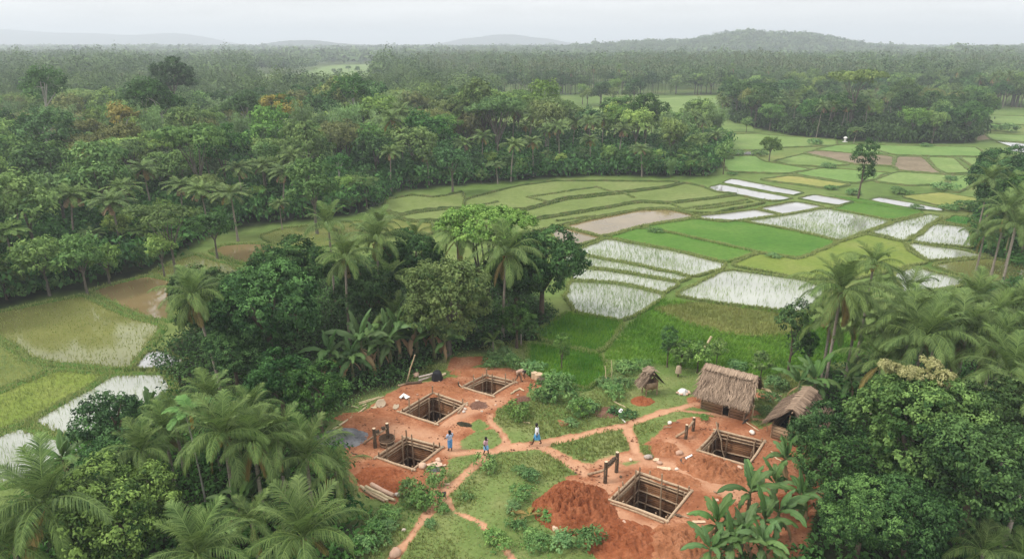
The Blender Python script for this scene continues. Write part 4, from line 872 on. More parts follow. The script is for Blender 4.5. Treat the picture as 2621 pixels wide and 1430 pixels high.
# corner thicket at the lower left
hp('hero_flush', 'H', 720, 1120, 'rounded tree with bright yellow green leaf tips in the palm thicket', .82, hz=3.8)
hp('hero_small', 'H', 690, 800, 'light tipped bush tree at the paddy bank', .62, hz=3)
hp('hero_small', 'H', 700, 590, 'dark tree at the bank of the white paddy', .8, hz=3.4)
hp('hero_small', 'H', 1740, 330, 'feathery fresh green tree at the end of the red yard', .85, hz=3.5, rot=2)
hp('hero_small', 'H', 1980, 480, 'leafy green tree beside the grey gravel heap', .8, hz=2.2, rot=1)
hp('hero_small', 'H', 1500, 800, 'dark tree in the shade under the thicket palms', .8, hz=2.5, rot=4)
hp('hero_dark', 'M', 600, 985, 'low dark tree between the grove and the thicket', .5, rot=3)
for i, (x, y, h, s, n, lb) in enumerate([(285, 1060, 5.5, 1.15, 22, 'large coconut palm with sweeping leaves at the flooded corner paddy'), (1225, 1370, 4.5, 1.08, 24, 'big low coconut palm at the frame bottom, next to the bright tipped tree'), (1880, 1270, 4.0, 1.05, 24, 'big low coconut palm crown reaching over the stacked logs'),
        (1900, 730, 4.0, .95, 16, 'coconut palm with upright leaves beside the grey gravel heap'), (1385, 590, 6.2, 1.05, 22, 'coconut palm in the middle of the thicket with drooping dry leaves'), (1570, 640, 5.5, 1.0, 20, 'coconut palm behind the hanging dry leaves in the thicket'), (1720, 600, 5, .9, 16, 'coconut palm of bent leaves at the yard side of the thicket'),
        (1080, 480, 4.5, .75, 18, 'coconut palm under the lone leaning trunk'), (1300, 360, 5.5, .9, 18, 'coconut palm at the foot of the leaning lone palm'), (880, 690, 4.8, .8, 22, 'dark fan leaved palm by the white paddy bank'), (500, 1390, 2.5, .7, 16, 'small bright palm at the frame bottom under the bright tipped tree'), (1550, 440, 5, .85, 18, 'coconut palm top between the lone palm and the yard'), (2080, 860, 2.6, .75, 14, 'young palm at the edge of the yard below the gravel heap'), (80, 1330, 4, .9, 18, 'coconut palm in the lowest corner'), (1560, 1180, 3, .7, 14, 'small palm between the two big low crowns'), (1020, 560, 4.6, .8, 16, 'palm with dull leaves above the flooded paddy bank')]):
    pc('H', x, y + (45 if 300 < y < 760 else 0), h, lb, seed=20+i, sc=s*.9, n=n, group=G_LEFT, nuts=i in (4,), dry=3 if i in (2, 4, 5) else 1, wind=.0)
p = W2('H', 1190, 560, 6.0); o = plant('areca', p[0], p[1], .78, 0, 'slender areca palm with orange leaf sheath in the thicket', None, 'thicket palms', 1)
sh = MB(); tube(sh, [(0, 0, 7.2), (.02, 0, 7.9), (0, 0, 8.6)], [.10, .13, .07], 7); sh.build('leaf_sheath', simple('sheath_orange', (.42, .2, .03), (.6, .34, .06), 5), o, True)
for i, (x, y, s, lb) in enumerate([(930, 470, 1.0, 'banana plant sticking up at the white paddy corner'), (1470, 1050, .95, 'banana plant between the two big low palm crowns'), (1760, 850, 1.1, 'banana plant with yellowed leaves in the middle of the thicket'), (1560, 990, .9, 'banana plant with one bright upright leaf in the thicket'), (380, 760, .9, 'banana plant leaning into the flooded corner paddy')]):
    p = W2('H', x, y, 2.2*s); banana(p[0], p[1], lb, s, 20+i, 1, group='banana plants in the corner thicket')
# right side: palms, big tree, bananas
hp('hero_bloom', 'K', 680, 850, 'huge knobbly green tree with cream blossom on top beside the shed', .80, hz=4.8, rot=0)
hp('hero_small', 'K', 265, 860, 'leafy tree pressed against the shed wall', .72, hz=3.3, rot=1.2)
hp('hero_small', 'K', 300, 1010, 'lower tree under the big knobbly one, behind the bananas', .72, hz=3, rot=2.2)
hp('hero_dark', 'K', 650, 1220, 'dark green bushy tree below the big knobbly tree', .46, hz=3.2, rot=1.5)
hp('hero_dark', 'K', 925, 1040, 'dark tree in the deep shade at the frame edge', .7, hz=4.5, rot=2.5)
hp('hero_dark', 'K', 430, 1300, 'dark leafy tree at the bottom edge behind the bananas', .45, hz=2, rot=.5)
hp('hero_shade', 'K', 1010, 800, 'dark tree between the big knobbly tree and the frame edge', .6, hz=5, rot=.5)
pc('K', 345, 245, 9.0, 'tall slender coconut palm standing over the shed, full crown against the paddies', seed=40, group=G_RIGHT, sc=1.12, lean=(.1, .1), dry=3, n=28)
pc('K', 485, 130, 9.0, 'coconut palm top right behind the tall slender palm', seed=41, group=G_RIGHT, sc=.85, n=20, dry=0)
for i, (x, y, h, s, n, lb) in enumerate([(300, 375, 7.0, .9, 20, 'coconut palm lower beside the tall slender one'), (415, 330, 8, .95, 20, 'coconut palm leaning behind the tall slender one'), (560, 440, 7.0, 1.0, 20, 'coconut palm with long drooping leaf toward the small tree'), (650, 370, 8.6, 1.1, 22, 'coconut palm with dark upright leaves beside the tall slender palm group'), (700, 455, 8.0, 1.15, 22, 'coconut palm just behind the blossoming tree top'), (780, 330, 8.6, 1.0, 20, 'coconut palm in the back of the thicket near the flooded plot'), (640, 250, 8.8, .9, 16, 'coconut palm whose leaf tips meet the flooded plot'), (925, 285, 8.8, 1.1, 22, 'coconut palm at the thicket back before the olive paddy'), (860, 420, 8.0, 1.15, 22, 'coconut palm in the middle of the thicket over the blossom'), (1010, 490, 7.6, 1.15, 22, 'coconut palm with grey arching leaves behind the blossom'), (1090, 330, 8.8, 1.1, 22, 'coconut palm at the frame edge before the olive paddy'), (1000, 380, 8.2, 1.0, 20, 'coconut palm deep in the thicket by the frame edge'), (1080, 600, 7.2, 1.15, 22, 'coconut palm above the browned leaves at the frame edge'), (1110, 730, 7.0, 1.1, 20, 'coconut palm with one broad pale leaf at the frame edge'), (520, 555, 5.5, .95, 18, 'low coconut palm in front of the slender trunks'), (1150, 450, 8.4, 1.1, 20, 'coconut palm cut by the frame edge')]):
    pc('K', x, y, h*.8, lb, seed=50+i, sc=s, n=n, group=G_RIGHT, nuts=False, dry=2 if i in (0, 1, 9, 12) else 1, wind=.25)
_b = W2('K', 1035, 1395); _l = (W2('K', 1136, 1060, 3.0) - _b)*2.1; near_palm(_b[0]+_l[0], _b[1]+_l[1], 6.2, 'coconut palm leaning out at the frame edge, thick grey trunk in view', sc=1.05, n=20, dry=1, nuts=False, lean=(_l[0], _l[1]), seed=80, group=G_RIGHT)
pc('K', 960, 1375, 1.6, 'young fan like palm in the bottom corner', seed=81, group=G_RIGHT, sc=.75, n=14, dry=0, nuts=False)
pc('K', 1125, 1400, 1.6, 'young bright palm at the very bottom corner', seed=82, group=G_RIGHT, sc=.7, n=12, dry=0, nuts=False)
hp('slim', 'K', 112, 610, 'slim dark two tiered tree between the hut and the slender palm', 1.0, var=0, name='slim_tree')
hp('slim', 'K', 190, 600, 'small dark sapling next to the slim two tiered tree', .55, var=0, name='slim_tree', rot=1.5)
for i, (x, y, s, hz, lb) in enumerate([(1055, 1190, 1.05, 1.7, 'banana plant nearest the largest pit, broad leaf standing straight up'), (1215, 1260, 1.0, 1.6, 'banana plant with wide leaves in front of the clump by the largest pit'), (1262, 985, 1.1, 1.9, 'banana plant with one bright lime upright leaf'), (1440, 1110, 1.05, 1.8, 'banana plant with a yellow drooping leaf in the clump by the largest pit'), (1480, 790, 1.0, 1.6, 'banana plant with grey green leaves beside the round pit corner'), (1580, 1020, 1.0, 1.6, 'banana plant in the shade of the leafy tree'), (1330, 1330, .95, 1.4, 'banana plant at the frame bottom in the clump'), (1010, 1390, .9, 1.0, 'short banana plant at the frame bottom'), (1350, 1180, 1.0, 1.6, 'banana plant deep inside the clump, behind the wide leaved one'), (1140, 1340, .9, 1.2, 'banana plant low in front of the clump, beside the path heap'), (1420, 930, .9, 1.6, 'banana plant at the back of the clump by the pit of the shed')]):
    p = W2('B', x, y, hz); banana(p[0], p[1], lb, s*.88, 40+i, 2 if i in (3, 5) else 1, group='banana plants near the largest pit')
for i, (x, y, s, lb) in enumerate([(165, 640, 1.0, 'banana plant behind the shed, under the slender palm'), (235, 625, 1.15, 'banana plant spreading beside the slender palm trunk'), (390, 625, .9, 'banana plant with a bright leaf under the browned palm leaves')]):
    p = W2('K', x, y, 2.0*s); banana(p[0], p[1], lb, s, 60+i, 1, group='banana plants behind the shed')
# palms and trees at the side, beyond
for i, (x, y, h, s, lb) in enumerate([(2395, 95, 10, 1.15, 'coconut palm heading the dark group at the side'), (2520, 110, 10, 1.1, 'coconut palm behind the head palm of the dark side group'), (2485, 245, 9.5, 1.1, 'coconut palm in the middle of the dark side group'), (2535, 330, 8, 1.0, 'coconut palm with leaning trunk in the dark side group'), (2440, 30, 10, 1.1, 'coconut palm at the back of the dark side group'), (2370, 370, 5.5, .85, 'low coconut palm in front of the dark side group'), (2560, 210, 9.5, 1.1, 'coconut palm of the dark side group cut by the frame')]):
    pc('J', x, y, h*.85, lb, seed=90+i, sc=s, n=20, nuts=False, dry=1, group='coconut palms of the dark side group')
for x, y, s, lb in [(2380, 320, .85, 'dark tree under the head palm of the side group'), (2450, 420, .8, 'dark tree at the foot of the side group'), (2560, 470, .9, 'dark tree of the side group at the frame edge'), (2420, 250, .9, 'dark tree inside the side group')]: hp('hero_shade', 'J', x, y, lb, s)
for x, y, lb in [(2475, 478, 'banana plant at the water edge of the side group'), (2555, 480, 'banana plant in the side group by the frame edge')]: p = W2('J', x, y); plant('banana', p[0], p[1], 1.2, None, lb, group='banana plants of the side group')
# lone trees in the fields
hp('slim', 'J', 1716, 184, 'lone thin tree with two dark tufts among the far paddies', 1.5, var=0, name='slim_tree', rot=.3, zs=1.05)
hp('dome', 'E', 695, 1165, 'lone round tree in the far green fields', .62, name='round_tree', var=0)
hp('scrub', 'E', 530, 955, 'small dark bush tree at the wood corner', 1.0, name='small_tree')
hp('scrub', 'E', 365, 1255, 'narrow dark tree at the forest corner', 1.1, zs=1.35)
for x, y, s, lb in [(420, 1260, .8, 'dark bush by the white pools at the forest corner'), (415, 1145, .9, 'bush by the thin strip of water'), (480, 1120, 1.5, 'long bush on the bank of the thin water strip'), (610, 1122, 1.6, 'bush at the end of the thin water strip'), (1105, 1210, 1.3, 'bush on the bank of the pale green field'), (1615, 1385, 1.1, 'bush beside the curved water strip'), (1930, 1365, 1.6, 'flat bush on the bank before the palms'), (1985, 1300, 1.0, 'bush on the bank end of the ploughed field'), (1310, 1400, 1.1, 'bush at the foot of the lone thin tree'), (1035, 1045, 1.6, 'flat bush on the bank under the wood'), (2300, 940, 2.0, 'bush in the far field beside the wood'), (2420, 950, 2.6, 'wide bush in the far field at the frame edge'), (1810, 1060, 1.2, 'bush on the field edge below the wood'), (1130, 1362, .9, 'bush on the corner of the yellowing field')]: p = W2('E', x, y); plant('bush', p[0], p[1], s, None, lb, group='bushes on the paddy banks', zs=.8)
for x, y, s, lb in [(1700, 160, .9, 'dark bush on the bank at the lone thin tree'), (1920, 155, 1.1, 'bush above the curved water strip'), (1960, 160, .9, 'smaller bush above the curved water strip'), (2010, 235, .9, 'bush at the end of the curved water strip'), (2180, 240, 1.2, 'bush on the bank corner before the dark palms'), (2260, 240, 1.6, 'shrub hugging the dark side group'), (1280, 488, .7, 'tiny bush at the corner of the bright green field'), (672, 358, .8, 'tiny bush on the bank in the bright green field')]: p = W2('J', x, y); plant('bush', p[0], p[1], s, None, lb, group='bushes on the paddy banks', zs=.8)
# shrubs round the hut and the pit yard
for fr, x, y, kind, s, lb in [('B', 745, 215, 'slim', .62, 'small dark tree with pale top between the little granary and the hut'), ('B', 830, 225, 'scrub', .75, 'bushy tree left behind the hut roof'), ('B', 930, 250, 'scrub', .7, 'drooping bush tree touching the hut roof'), ('B', 1050, 205, 'scrub', .55, 'rounded shrub behind the ridge of the hut'), ('B', 1160, 230, 'bush', 1.1, 'low shrub behind the hut ridge'), ('B', 1325, 290, 'scrub', .6, 'pale creeper covered shrub at the gable of the hut'),
        ('B', 205, 540, 'scrub', .42, 'small round topped bush tree on dark stems in the grass'), ('B', 150, 580, 'bush', .75, 'round bush beside the little round topped tree'), ('B', 285, 475, 'bush', .7, 'flat dark bush behind the brown heap'), ('B', 420, 400, 'bush', 1.25, 'thick bush below the bamboo sticks'), ('B', 480, 340, 'bush', 1.0, 'bush close to the little granary'), ('B', 470, 240, 'bush', 1.3, 'grassy bush behind the little granary'), ('B', 560, 220, 'bush', 1.1, 'bush at the back of the little granary'), ('B', 350, 330, 'bush', 1.0, 'small bush by the low bank of the green rice'),
        ('A', 1680, 330, 'bush', 2.0, 'big creeper bush at the yard edge by the cut log rounds'), ('A', 1560, 330, 'bush', 1.2, 'bush with fallen branch by the white stones'), ('A', 1640, 210, 'bush', 1.4, 'bush behind the cut log rounds'), ('A', 1800, 420, 'bush', 1.4, 'round bush at the foot of the creeper bush'), ('A', 1400, 440, 'herb', 1.6, 'low bush in the grass by the far pit'),
        ('A', 1240, 90, 'bush', 1.2, 'leafy bush at the back rim of the yard'), ('A', 1350, 95, 'bush', 1.3, 'leafy bush behind the bending worker'), ('A', 1470, 130, 'bush', 1.3, 'leafy bush behind the log rounds'), ('A', 1300, 40, 'bush', 1.2, 'bush at the grove foot behind the yard'),
        ('A', 1480, 860, 'bush', 1.1, 'tall bright bush in the middle of the lower grass'), ('A', 1440, 980, 'bush', 1.2, 'bright bush beside the dry palm leaf'), ('A', 1360, 1080, 'bush', .9, 'bright bush left of the dry palm leaf'), ('A', 1400, 1200, 'bush', .9, 'bush below the dry palm leaf'), ('A', 1560, 1320, 'bush', 1.2, 'bright bush at the frame bottom below the red mound'), ('A', 1480, 1270, 'bush', 1.0, 'bright bush at the foot of the red mound'), ('B', 230, 1320, 'bush', 1.3, 'bright tufted bush at the frame bottom beside the red mound'), ('B', 90, 1330, 'bush', 1.0, 'bush in the bottom grass beside the tufted one'), ('A', 1600, 1120, 'bush', .9, 'bush in front of the big red mound'), ('A', 1420, 830, 'bush', .9, 'bush above the tall bright one'),
        ('A', 1040, 1000, 'bush', .6, 'small bush inside the path fork'), ('A', 1180, 790, 'herb', 1.3, 'low bush along the long path'), ('A', 840, 880, 'herb', 1.3, 'herb tuft in the little grass island by the path'), ('A', 640, 1010, 'herb', 1.5, 'herb clump beside the log stack'), ('A', 740, 1010, 'herb', 1.4, 'herb clump at the yard edge by the path'), ('A', 500, 1130, 'bush', 1.2, 'bright bush under the palm leaf by the logs'), ('A', 420, 1240, 'bush', 1.2, 'bright bush at the thicket foot'), ('A', 520, 1200, 'bush', .9, 'bush beside the stony path'), ('A', 380, 1340, 'bush', 1.2, 'bush at the frame bottom beside the thicket'), ('A', 480, 1310, 'bush', 1.0, 'bush near the flat stone on the path'), ('A', 890, 1090, 'bush', .7, 'bush inside the lower path fork'), ('A', 800, 1180, 'bush', .7, 'bush on the stony path edge'), ('A', 1230, 1330, 'herb', 1.2, 'herb clump at the end of the winding path'),
        ('R5', 690, 240, 'herb', .55, 'single dark grass tuft on the red yard by the small winch'), ('B', 1360, 500, 'bush', .8, 'bush at the corner post between hut and shed'), ('B', 1400, 430, 'bush', .9, 'bush between hut and shed'), ('B', 1420, 350, 'bush', 1.3, 'dense bush behind the pole at the hut'), ('B', 1540, 690, 'bush', .7, 'bush at the corner of the shed'), ('B', 1600, 790, 'scrub', .6, 'leafy shrub at the yard edge below the shed')]:
    p = W2(fr, x, y); plant(kind, p[0], p[1], s*((.5 if fr == 'A' and y > 700 else .62) if kind == 'bush' else .9), None, lb, group='shrubs around the clearing')
# vine covered stump
p = W2('A', 1690, 130); plant('slim', p[0], p[1], .52, .5, 'creeper covered stump standing alone at the green rice', var=1, name='small_tree', cat='small tree')

# ------------------------------------------------------------------ plants: the woods
rs = np.random.default_rng(77)
PROT = []                                       # crowns one can pick out: nothing tall is sown in front of them
def prot(p, h, r): sx, sy = proj(p[0], p[1], h); d = math.hypot(p[1], CAM_H-h); PROT.append((sx, sy, r*FPX/d, p[1]))
def hides(p, h, r):
    d = math.hypot(p[1], CAM_H-h); sx, sy = proj(p[0], p[1], h); rp = r*FPX/d
    return any(p[1] < y - 1 and abs(sx-x) < rc*.85 + rp*.75 and sy < cy + rc*.75 for x, cy, rc, y in PROT)
def fill(poly, n, mind, kinds, where, group, scale=(.85, 1.2), front=None):
    lo, hi = poly.min(0), poly.max(0); got = []; tries = 0
    while len(got) < n and tries < n*60:
        tries += 1; p = lo + rs.random(2)*(hi-lo)
        if not inpoly(p[None], poly)[0]: continue
        if any((p[0]-q[0])**2+(p[1]-q[1])**2 < mind*mind for q in got): continue
        if any((p[0]-q[0])**2+(p[1]-q[1])**2 < q[2]**2 for q in SOLO): continue
        sx, sy = proj(p[0], p[1], 6)
        if not -260 < sx < 2880: continue
        if hides(p, 9.5, 3.0):
            if not hides(p, 3.0, 1.4): kk = 'scrub'
            else: continue
        else: kk = None
        got.append(p); k = kk or kinds(p, sx) if callable(kinds) else kinds[rs.integers(len(kinds))]
        plant(k, p[0], p[1], rs.uniform(*scale)*(.72 if k == 'column' else 1)*((1.28 if sx < 1400 else 1.02) if sx > 850 and poly is FOREST1 and kk is None and sdist(p[None], FOREST1)[0] > 9 else .62 if kk else 1), None, None, where(p, sx) if callable(where) else where, group, zs=rs.uniform(.9, 1.15)*(.66 if k == 'palm' else 1)); SOLO.append((p[0], p[1], mind*.8))
    return got
# hand set trees of the big forest: crown centre seen at (x, y), height of that centre
def fp(kind, fr, x, y, h, s, lab, ch=None, **k):
    p = W2(fr, x, y, h); SOLO.append((p[0], p[1], 3.2)); prot(p, h, 3.4*s if kind not in ('yellow', 'column') else 2.4*s); return plant(kind, p[0], p[1], s, None, lab, group='trees of the great forest', **k)
GF = [('yellow', 'C', 870, 770, 14.5, 1.25, 'bright yellow crowned tree in the far left of the forest'), ('yellow', 'C', 2085, 715, 14.5, 1.15, 'yellow crowned tree on thin white stems near the forest skyline'), ('tall', 'C', 2005, 655, 16, 1.0, 'olive tree on a thin white stem at the forest skyline'), ('yellow', 'C', 1985, 830, 10.5, 1.3, 'broad tree with golden top in the middle of the forest'),
      ('tall', 'C', 330, 930, 12.5, 1.05, 'pale feathery tree with forked white trunk on the far left'), ('bamboo', 'C', 1750, 930, 9.0, 1.1, 'grey green drooping bamboo plume in the middle of the forest'), ('bamboo', 'C', 1620, 880, 9.5, .9, 'smaller drooping bamboo plume behind the big one'), ('olive', 'C', 1390, 880, 11, 1.15, 'broad olive crown in the middle of the forest'), ('light', 'C', 720, 820, 11, 1.2, 'tall light green feathery tree under the yellow crown'), ('column', 'C', 820, 900, 9, 1.0, 'narrow light tree right below the yellow crown'), ('olive', 'C', 2420, 900, 11, 1.1, 'brownish crowned tree above the grove palms'), ('olive', 'C', 2400, 1000, 8, .9, 'low brownish tree in front of the brownish crowned one'),
      ('olive', 'D', 575, 620, 16, 1.2, 'rounded olive brown tree on the forest skyline'), ('tall', 'D', 150, 640, 16, 1.2, 'dark tree on the forest skyline beside the olive brown one'), ('light', 'D', 870, 720, 13, 1.1, 'speckled light green tree near the skyline'), ('umbrella', 'D', 1340, 730, 11, 1.25, 'broad flat crowned green tree behind the coconut palms'), ('umbrella', 'D', 790, 860, 10, 1.0, 'light flat topped tree in the middle of the forest'), ('tall', 'D', 900, 610, 16, 1.0, 'dark brownish tree at the skyline over the palms'), ('olive', 'D', 970, 850, 10, .9, 'brownish tree behind the palm row'), ('column', 'D', 560, 850, 10, 1.0, 'light feathery tree in the middle of the forest'), ('olive', 'D', 100, 950, 9.5, 1.0, 'brown tinged tree above the grove'), ('bamboo', 'D', 570, 800, 10, .8, 'small drooping bamboo among the middle trees'),
      ('umbrella', 'F', 1195, 430, 7.5, .8, 'light spreading tree between the front palms'), ('light', 'F', 1480, 55, 9, .85, 'bright leaved tree with layered branches behind the front palms'), ('light', 'F', 150, 60, 10, .9, 'bright layered tree at the far left edge'), ('dome', 'F', 2250, 230, 7, .95, 'round green tree before the thin white trunks'), ('dome', 'F', 720, 130, 9, 1.15, 'broad round green tree behind the front palms'), ('dome', 'F', 170, 330, 8, 1.0, 'round green tree under the left front palm'), ('light', 'F', 750, 730, 3.5, .5, 'fresh green bushy tree at the forest foot'), ('dome', 'F', 300, 760, 4.0, .7, 'dark bushy tree at the forest foot over the olive paddy'), ('dome', 'F', 580, 760, 4.0, .6, 'narrow dark tree at the forest foot over the brown paddy'), ('light', 'F', 1150, 680, 3.5, .5, 'pale green shrub tree hanging over the brown paddy'), ('dark', 'F', 1530, 500, 4.5, .6, 'dark round shrub tree at the forest foot'),
      ('dark', 'D', 860, 1150, 6.5, .9, 'dark blue green tree between the front palms'), ('tall', 'D', 40, 1150, 8, .55, 'small tree on a thin white trunk at the grove side'), ('umbrella', 'D', 230, 1210, 7, .5, 'small umbrella crowned tree on thin pale stems'), ('light', 'D', 2450, 950, 8, 1.0, 'rounded light tree at the forest end'), ('bamboo', 'D', 2440, 1200, 2.6, .42, 'drooping pale clump at the forest end')]
p = W2('C', 1225, 520, 19.0); SOLO.append((p[0], p[1], 5)); plant('giant', p[0], p[1], .98, 0, 'giant dark tree towering over the forest into the haze', group='trees of the great forest')
for kind, fr, x, y, h, s, lb in GF: fp(kind, fr, x, y, h, s, lb)
GP = [('F', 460, 290, 11, 1.2, 'coconut palm with bare white trunk in the forest front, first of two'), ('F', 805, 320, 11, 1.25, 'coconut palm with bare white trunk in the forest front, second of two'), ('F', 930, 230, 11, 1.1, 'coconut palm close behind the second white trunked palm'), ('F', 1040, 90, 12, 1.25, 'tall coconut palm behind the white trunked pair'), ('F', 1270, 220, 10, 1.1, 'coconut palm with shaggy upright leaves in the forest front'), ('F', 1460, 240, 10, 1.1, 'coconut palm with arched leaves in the forest front'), ('F', 1665, 265, 10, 1.25, 'broad coconut palm with brown hanging leaves in the forest front'), ('F', 1720, 100, 11, 1.1, 'coconut palm with yellow green heart in the forest'), ('F', 2005, 115, 11, 1.2, 'coconut palm with heavy drooping crown behind the grove'), ('F', 2160, 70, 11, 1.1, 'coconut palm close behind the heavy crowned one'), ('F', 1880, 60, 11, 1.1, 'coconut palm with dry leaf hanging behind the grove'), ('F', 40, 540, 8, 1.15, 'coconut palm at the far edge of the olive paddy'), ('F', 60, 260, 11, 1.1, 'coconut palm at the far edge of the forest'), ('F', 640, 560, 4.5, .8, 'young palm in the shade between the white trunked pair'), ('F', 980, 540, 4.5, .8, 'young palm with brown tips over the brown paddy'), ('F', 2010, 340, 6, .6, 'thin palm before the heavy crowned one'),
      ('D', 970, 1030, 9.5, 1.1, 'coconut palm at the start of the palm row over the terraces'), ('D', 1075, 985, 11, 1.1, 'coconut palm with bare trunk next in the row over the terraces'), ('D', 1285, 1045, 10, 1.15, 'coconut palm with brown hanging nuts in the palm row'), ('D', 1450, 1020, 10, 1.15, 'coconut palm with slanting trunk and yellow leaf in the palm row'), ('D', 1640, 910, 12.5, 1.1, 'coconut palm with long slanting white trunk in the palm row'), ('D', 1865, 880, 13, 1.15, 'tallest coconut palm of the row, behind another'), ('D', 1865, 1005, 9.5, 1.05, 'coconut palm standing before the tallest of the row'), ('D', 2070, 935, 11, 1.1, 'coconut palm with yellowed lower leaves in the row'), ('D', 2240, 1070, 8, 1.1, 'last coconut palm of the row, grey crown over dark shade'), ('D', 2260, 890, 11, .9, 'thin coconut palm behind the last of the row'), ('D', 690, 1120, 8, .9, 'pale green slender palm in front of the dark trees'), ('D', 1190, 1190, 5, .9, 'young bright palm at the terrace edge'), ('D', 1560, 940, 11, 1.0, 'coconut palm half hidden behind the slanting trunk'), ('D', 1730, 880, 11.5, 1.0, 'coconut palm between the slanting one and the tallest'), ('D', 1950, 860, 12, .9, 'coconut palm with narrow crown near the tallest'), ('D', 1400, 900, 11, .9, 'coconut palm top in the second row'),
      ('E', 235, 880, 10, .9, 'coconut palm at the forest corner above the pools'), ('E', 335, 970, 8, .85, 'outermost coconut palm of the forest corner'), ('E', 160, 830, 11, .85, 'coconut palm in the second row of the forest corner'), ('E', 1320, 930, 5.5, .95, 'spreading palm at the white shrine before the wood')]
for fr, x, y, h, s, lb in GP:
    h = max(3.6, h*(.70 if fr == 'F' else .74)); s *= 1.08
    p = W2(fr, x, y, h); SOLO.append((p[0], p[1], 2.4)); prot(p, h, 2.6*s); plant('palm', p[0], p[1], s, None, lb, group='coconut palms of the great forest', zs=h/(11.5*s))
def k1(p, sx):
    edge = sdist(p[None], FOREST1)[0]; u = sx/2621
    if u > .42 and edge < 16: return rs.choice(['palm', 'palm', 'dark', 'dark', 'dome', 'column', 'scrub', 'light']) if u < .62 else rs.choice(['dark', 'dome', 'light', 'bamboo', 'palm', 'scrub'])
    if edge < 7: return rs.choice(['palm', 'scrub', 'scrub', 'dark', 'banana', 'dome', 'scrub'])
    if edge < 30: return rs.choice(['palm', 'palm', 'dome', 'dome', 'dark', 'light', 'column', 'umbrella'])
    return rs.choice(['dome', 'dark', 'light', 'light', 'olive', 'column', 'tall', 'dome', 'bamboo', 'umbrella', 'olive', 'dark', 'bamboo'])
def w1(p, sx):
    e = sdist(p[None], FOREST1)[0]; u = sx/2621
    a = 'the frame edge' if u < .06 else 'the olive paddy' if u < .15 else 'the brown paddies' if u < .27 else 'the grove' if u < .38 else 'the terraces' if u < .55 else 'the white pools'
    b = 'forest foot by' if e < 7 else 'forest front over' if e < 20 else 'forest middle above' if e < 45 else 'forest back above'
    return b + ' ' + a
fill(FOREST1, 440, 4.4, k1, w1, 'trees of the great forest')
front = lambda p, sx: 'scrub'
edge_pts = []
q = FOREST1
for i in range(1, 18):
    a, b = q[i], q[(i+1)]; L = np.hypot(*(b-a)); n_ = int(L/1.7)
    for j in range(n_):
        p = a + (b-a)*(j+rs.random())/max(n_, 1); d = np.array((-(b-a)[1], (b-a)[0]))/max(L, 1e-6); 
        if not inpoly((p+d)[None], q)[0]: d = -d
        p = p + d*rs.uniform(1.6, 4.0); sx, sy = proj(p[0], p[1], 1)
        if -60 < sx < 2680 and p[1] < 240: plant(rs.choice(['scrub', 'bush', 'scrub', 'herb', 'banana', 'bush']), p[0], p[1], rs.uniform(.6, 1.15)*(1.0 if p[1] < 100 else .62), None, None, w1(p, sx), 'shrubs along the forest foot')
for i in range(1, 18):
    a, b = q[i], q[(i+1)]; L = np.hypot(*(b-a)); n_ = int(L/2.2)
    for j in range(n_):
        p = a + (b-a)*(j+rs.random())/max(n_, 1); d = np.array((-(b-a)[1], (b-a)[0]))/max(L, 1e-6)
        if not inpoly((p+d)[None], q)[0]: d = -d
        p = p + d*rs.uniform(3.5, 8.0); sx, sy = proj(p[0], p[1], 1)
        if -60 < sx < 2680 and p[1] < 240 and not hides(p, 3.6, 1.6): k = rs.choice(['dark', 'dome', 'scrub', 'scrub', 'light', 'dark']); plant(k, p[0], p[1], rs.uniform(.9, 1.2) if k == 'scrub' else rs.uniform(.38, .52), None, None, w1(p, sx), 'shrubs along the forest foot')
def w2f(p, sx):
    e = sdist(p[None], WOOD2)[0]; u = (sx/1.01786-1815)/(2480-1815); a = 'near end' if u < .25 else 'palm stand' if u < .5 else 'middle' if u < .75 else 'far end'
    return ('front row' if e < 9 else 'second row' if e < 22 else 'back') + ' of the separate wood, ' + a
def k2(p, sx):
    e = sdist(p[None], WOOD2)[0]; u = (sx/1.01786-1815)/(2480-1815)
    if .2 < u < .62: return rs.choice(['palm', 'palm', 'palm', 'palm', 'dark', 'dome']) if e > 5 else rs.choice(['palm', 'dark', 'scrub'])
    return rs.choice(['dark', 'dark', 'dome', 'palm', 'light', 'dark', 'dome', 'olive'])
for x, y, s, lb in [(1320, 610, 1.75, 'wide umbrella crowned tree over the separate wood')]: p = W2('E', x, y, 15); SOLO.append((p[0], p[1], 4)); plant('umbrella', p[0], p[1], s, None, lb, group='trees of the separate wood', var=0)
for x, y, lb in [(1065, 775, 'first bare trunked palm in front of the separate wood'), (1135, 770, 'second bare trunked palm in front of the separate wood'), (1235, 770, 'third bare trunked palm in front of the separate wood'), (1280, 770, 'fourth bare trunked palm in front of the separate wood'), (1410, 760, 'fifth bare trunked palm in front of the separate wood'), (1590, 710, 'bare trunked palm at the dark gap in the separate wood'), (360, 740, 'outermost palm at the corner of the separate wood')]:
    p = W2('E', x, y, 8.8); SOLO.append((p[0], p[1], 2.5)); prot(p, 7.6, 2.6); plant('palm', p[0], p[1], 1.1, None, lb, group='palms of the separate wood', zs=.72)
fill(WOOD2, 150, 5.2, k2, w2f, 'trees of the separate wood', (.85, 1.15))
SIDE2 = PL('M', [(2458, 290), (2470, 281), (2620, 292), (2900, 300), (2900, 262), (2500, 255), (2380, 262)])
fill(PL('M', [(1450, 268), (1600, 268), (1610, 263), (1440, 262)]), 10, 6, ['dome', 'dark', 'light'], 'behind the far field at the forest', 'trees by the far fields', (.8, 1.))

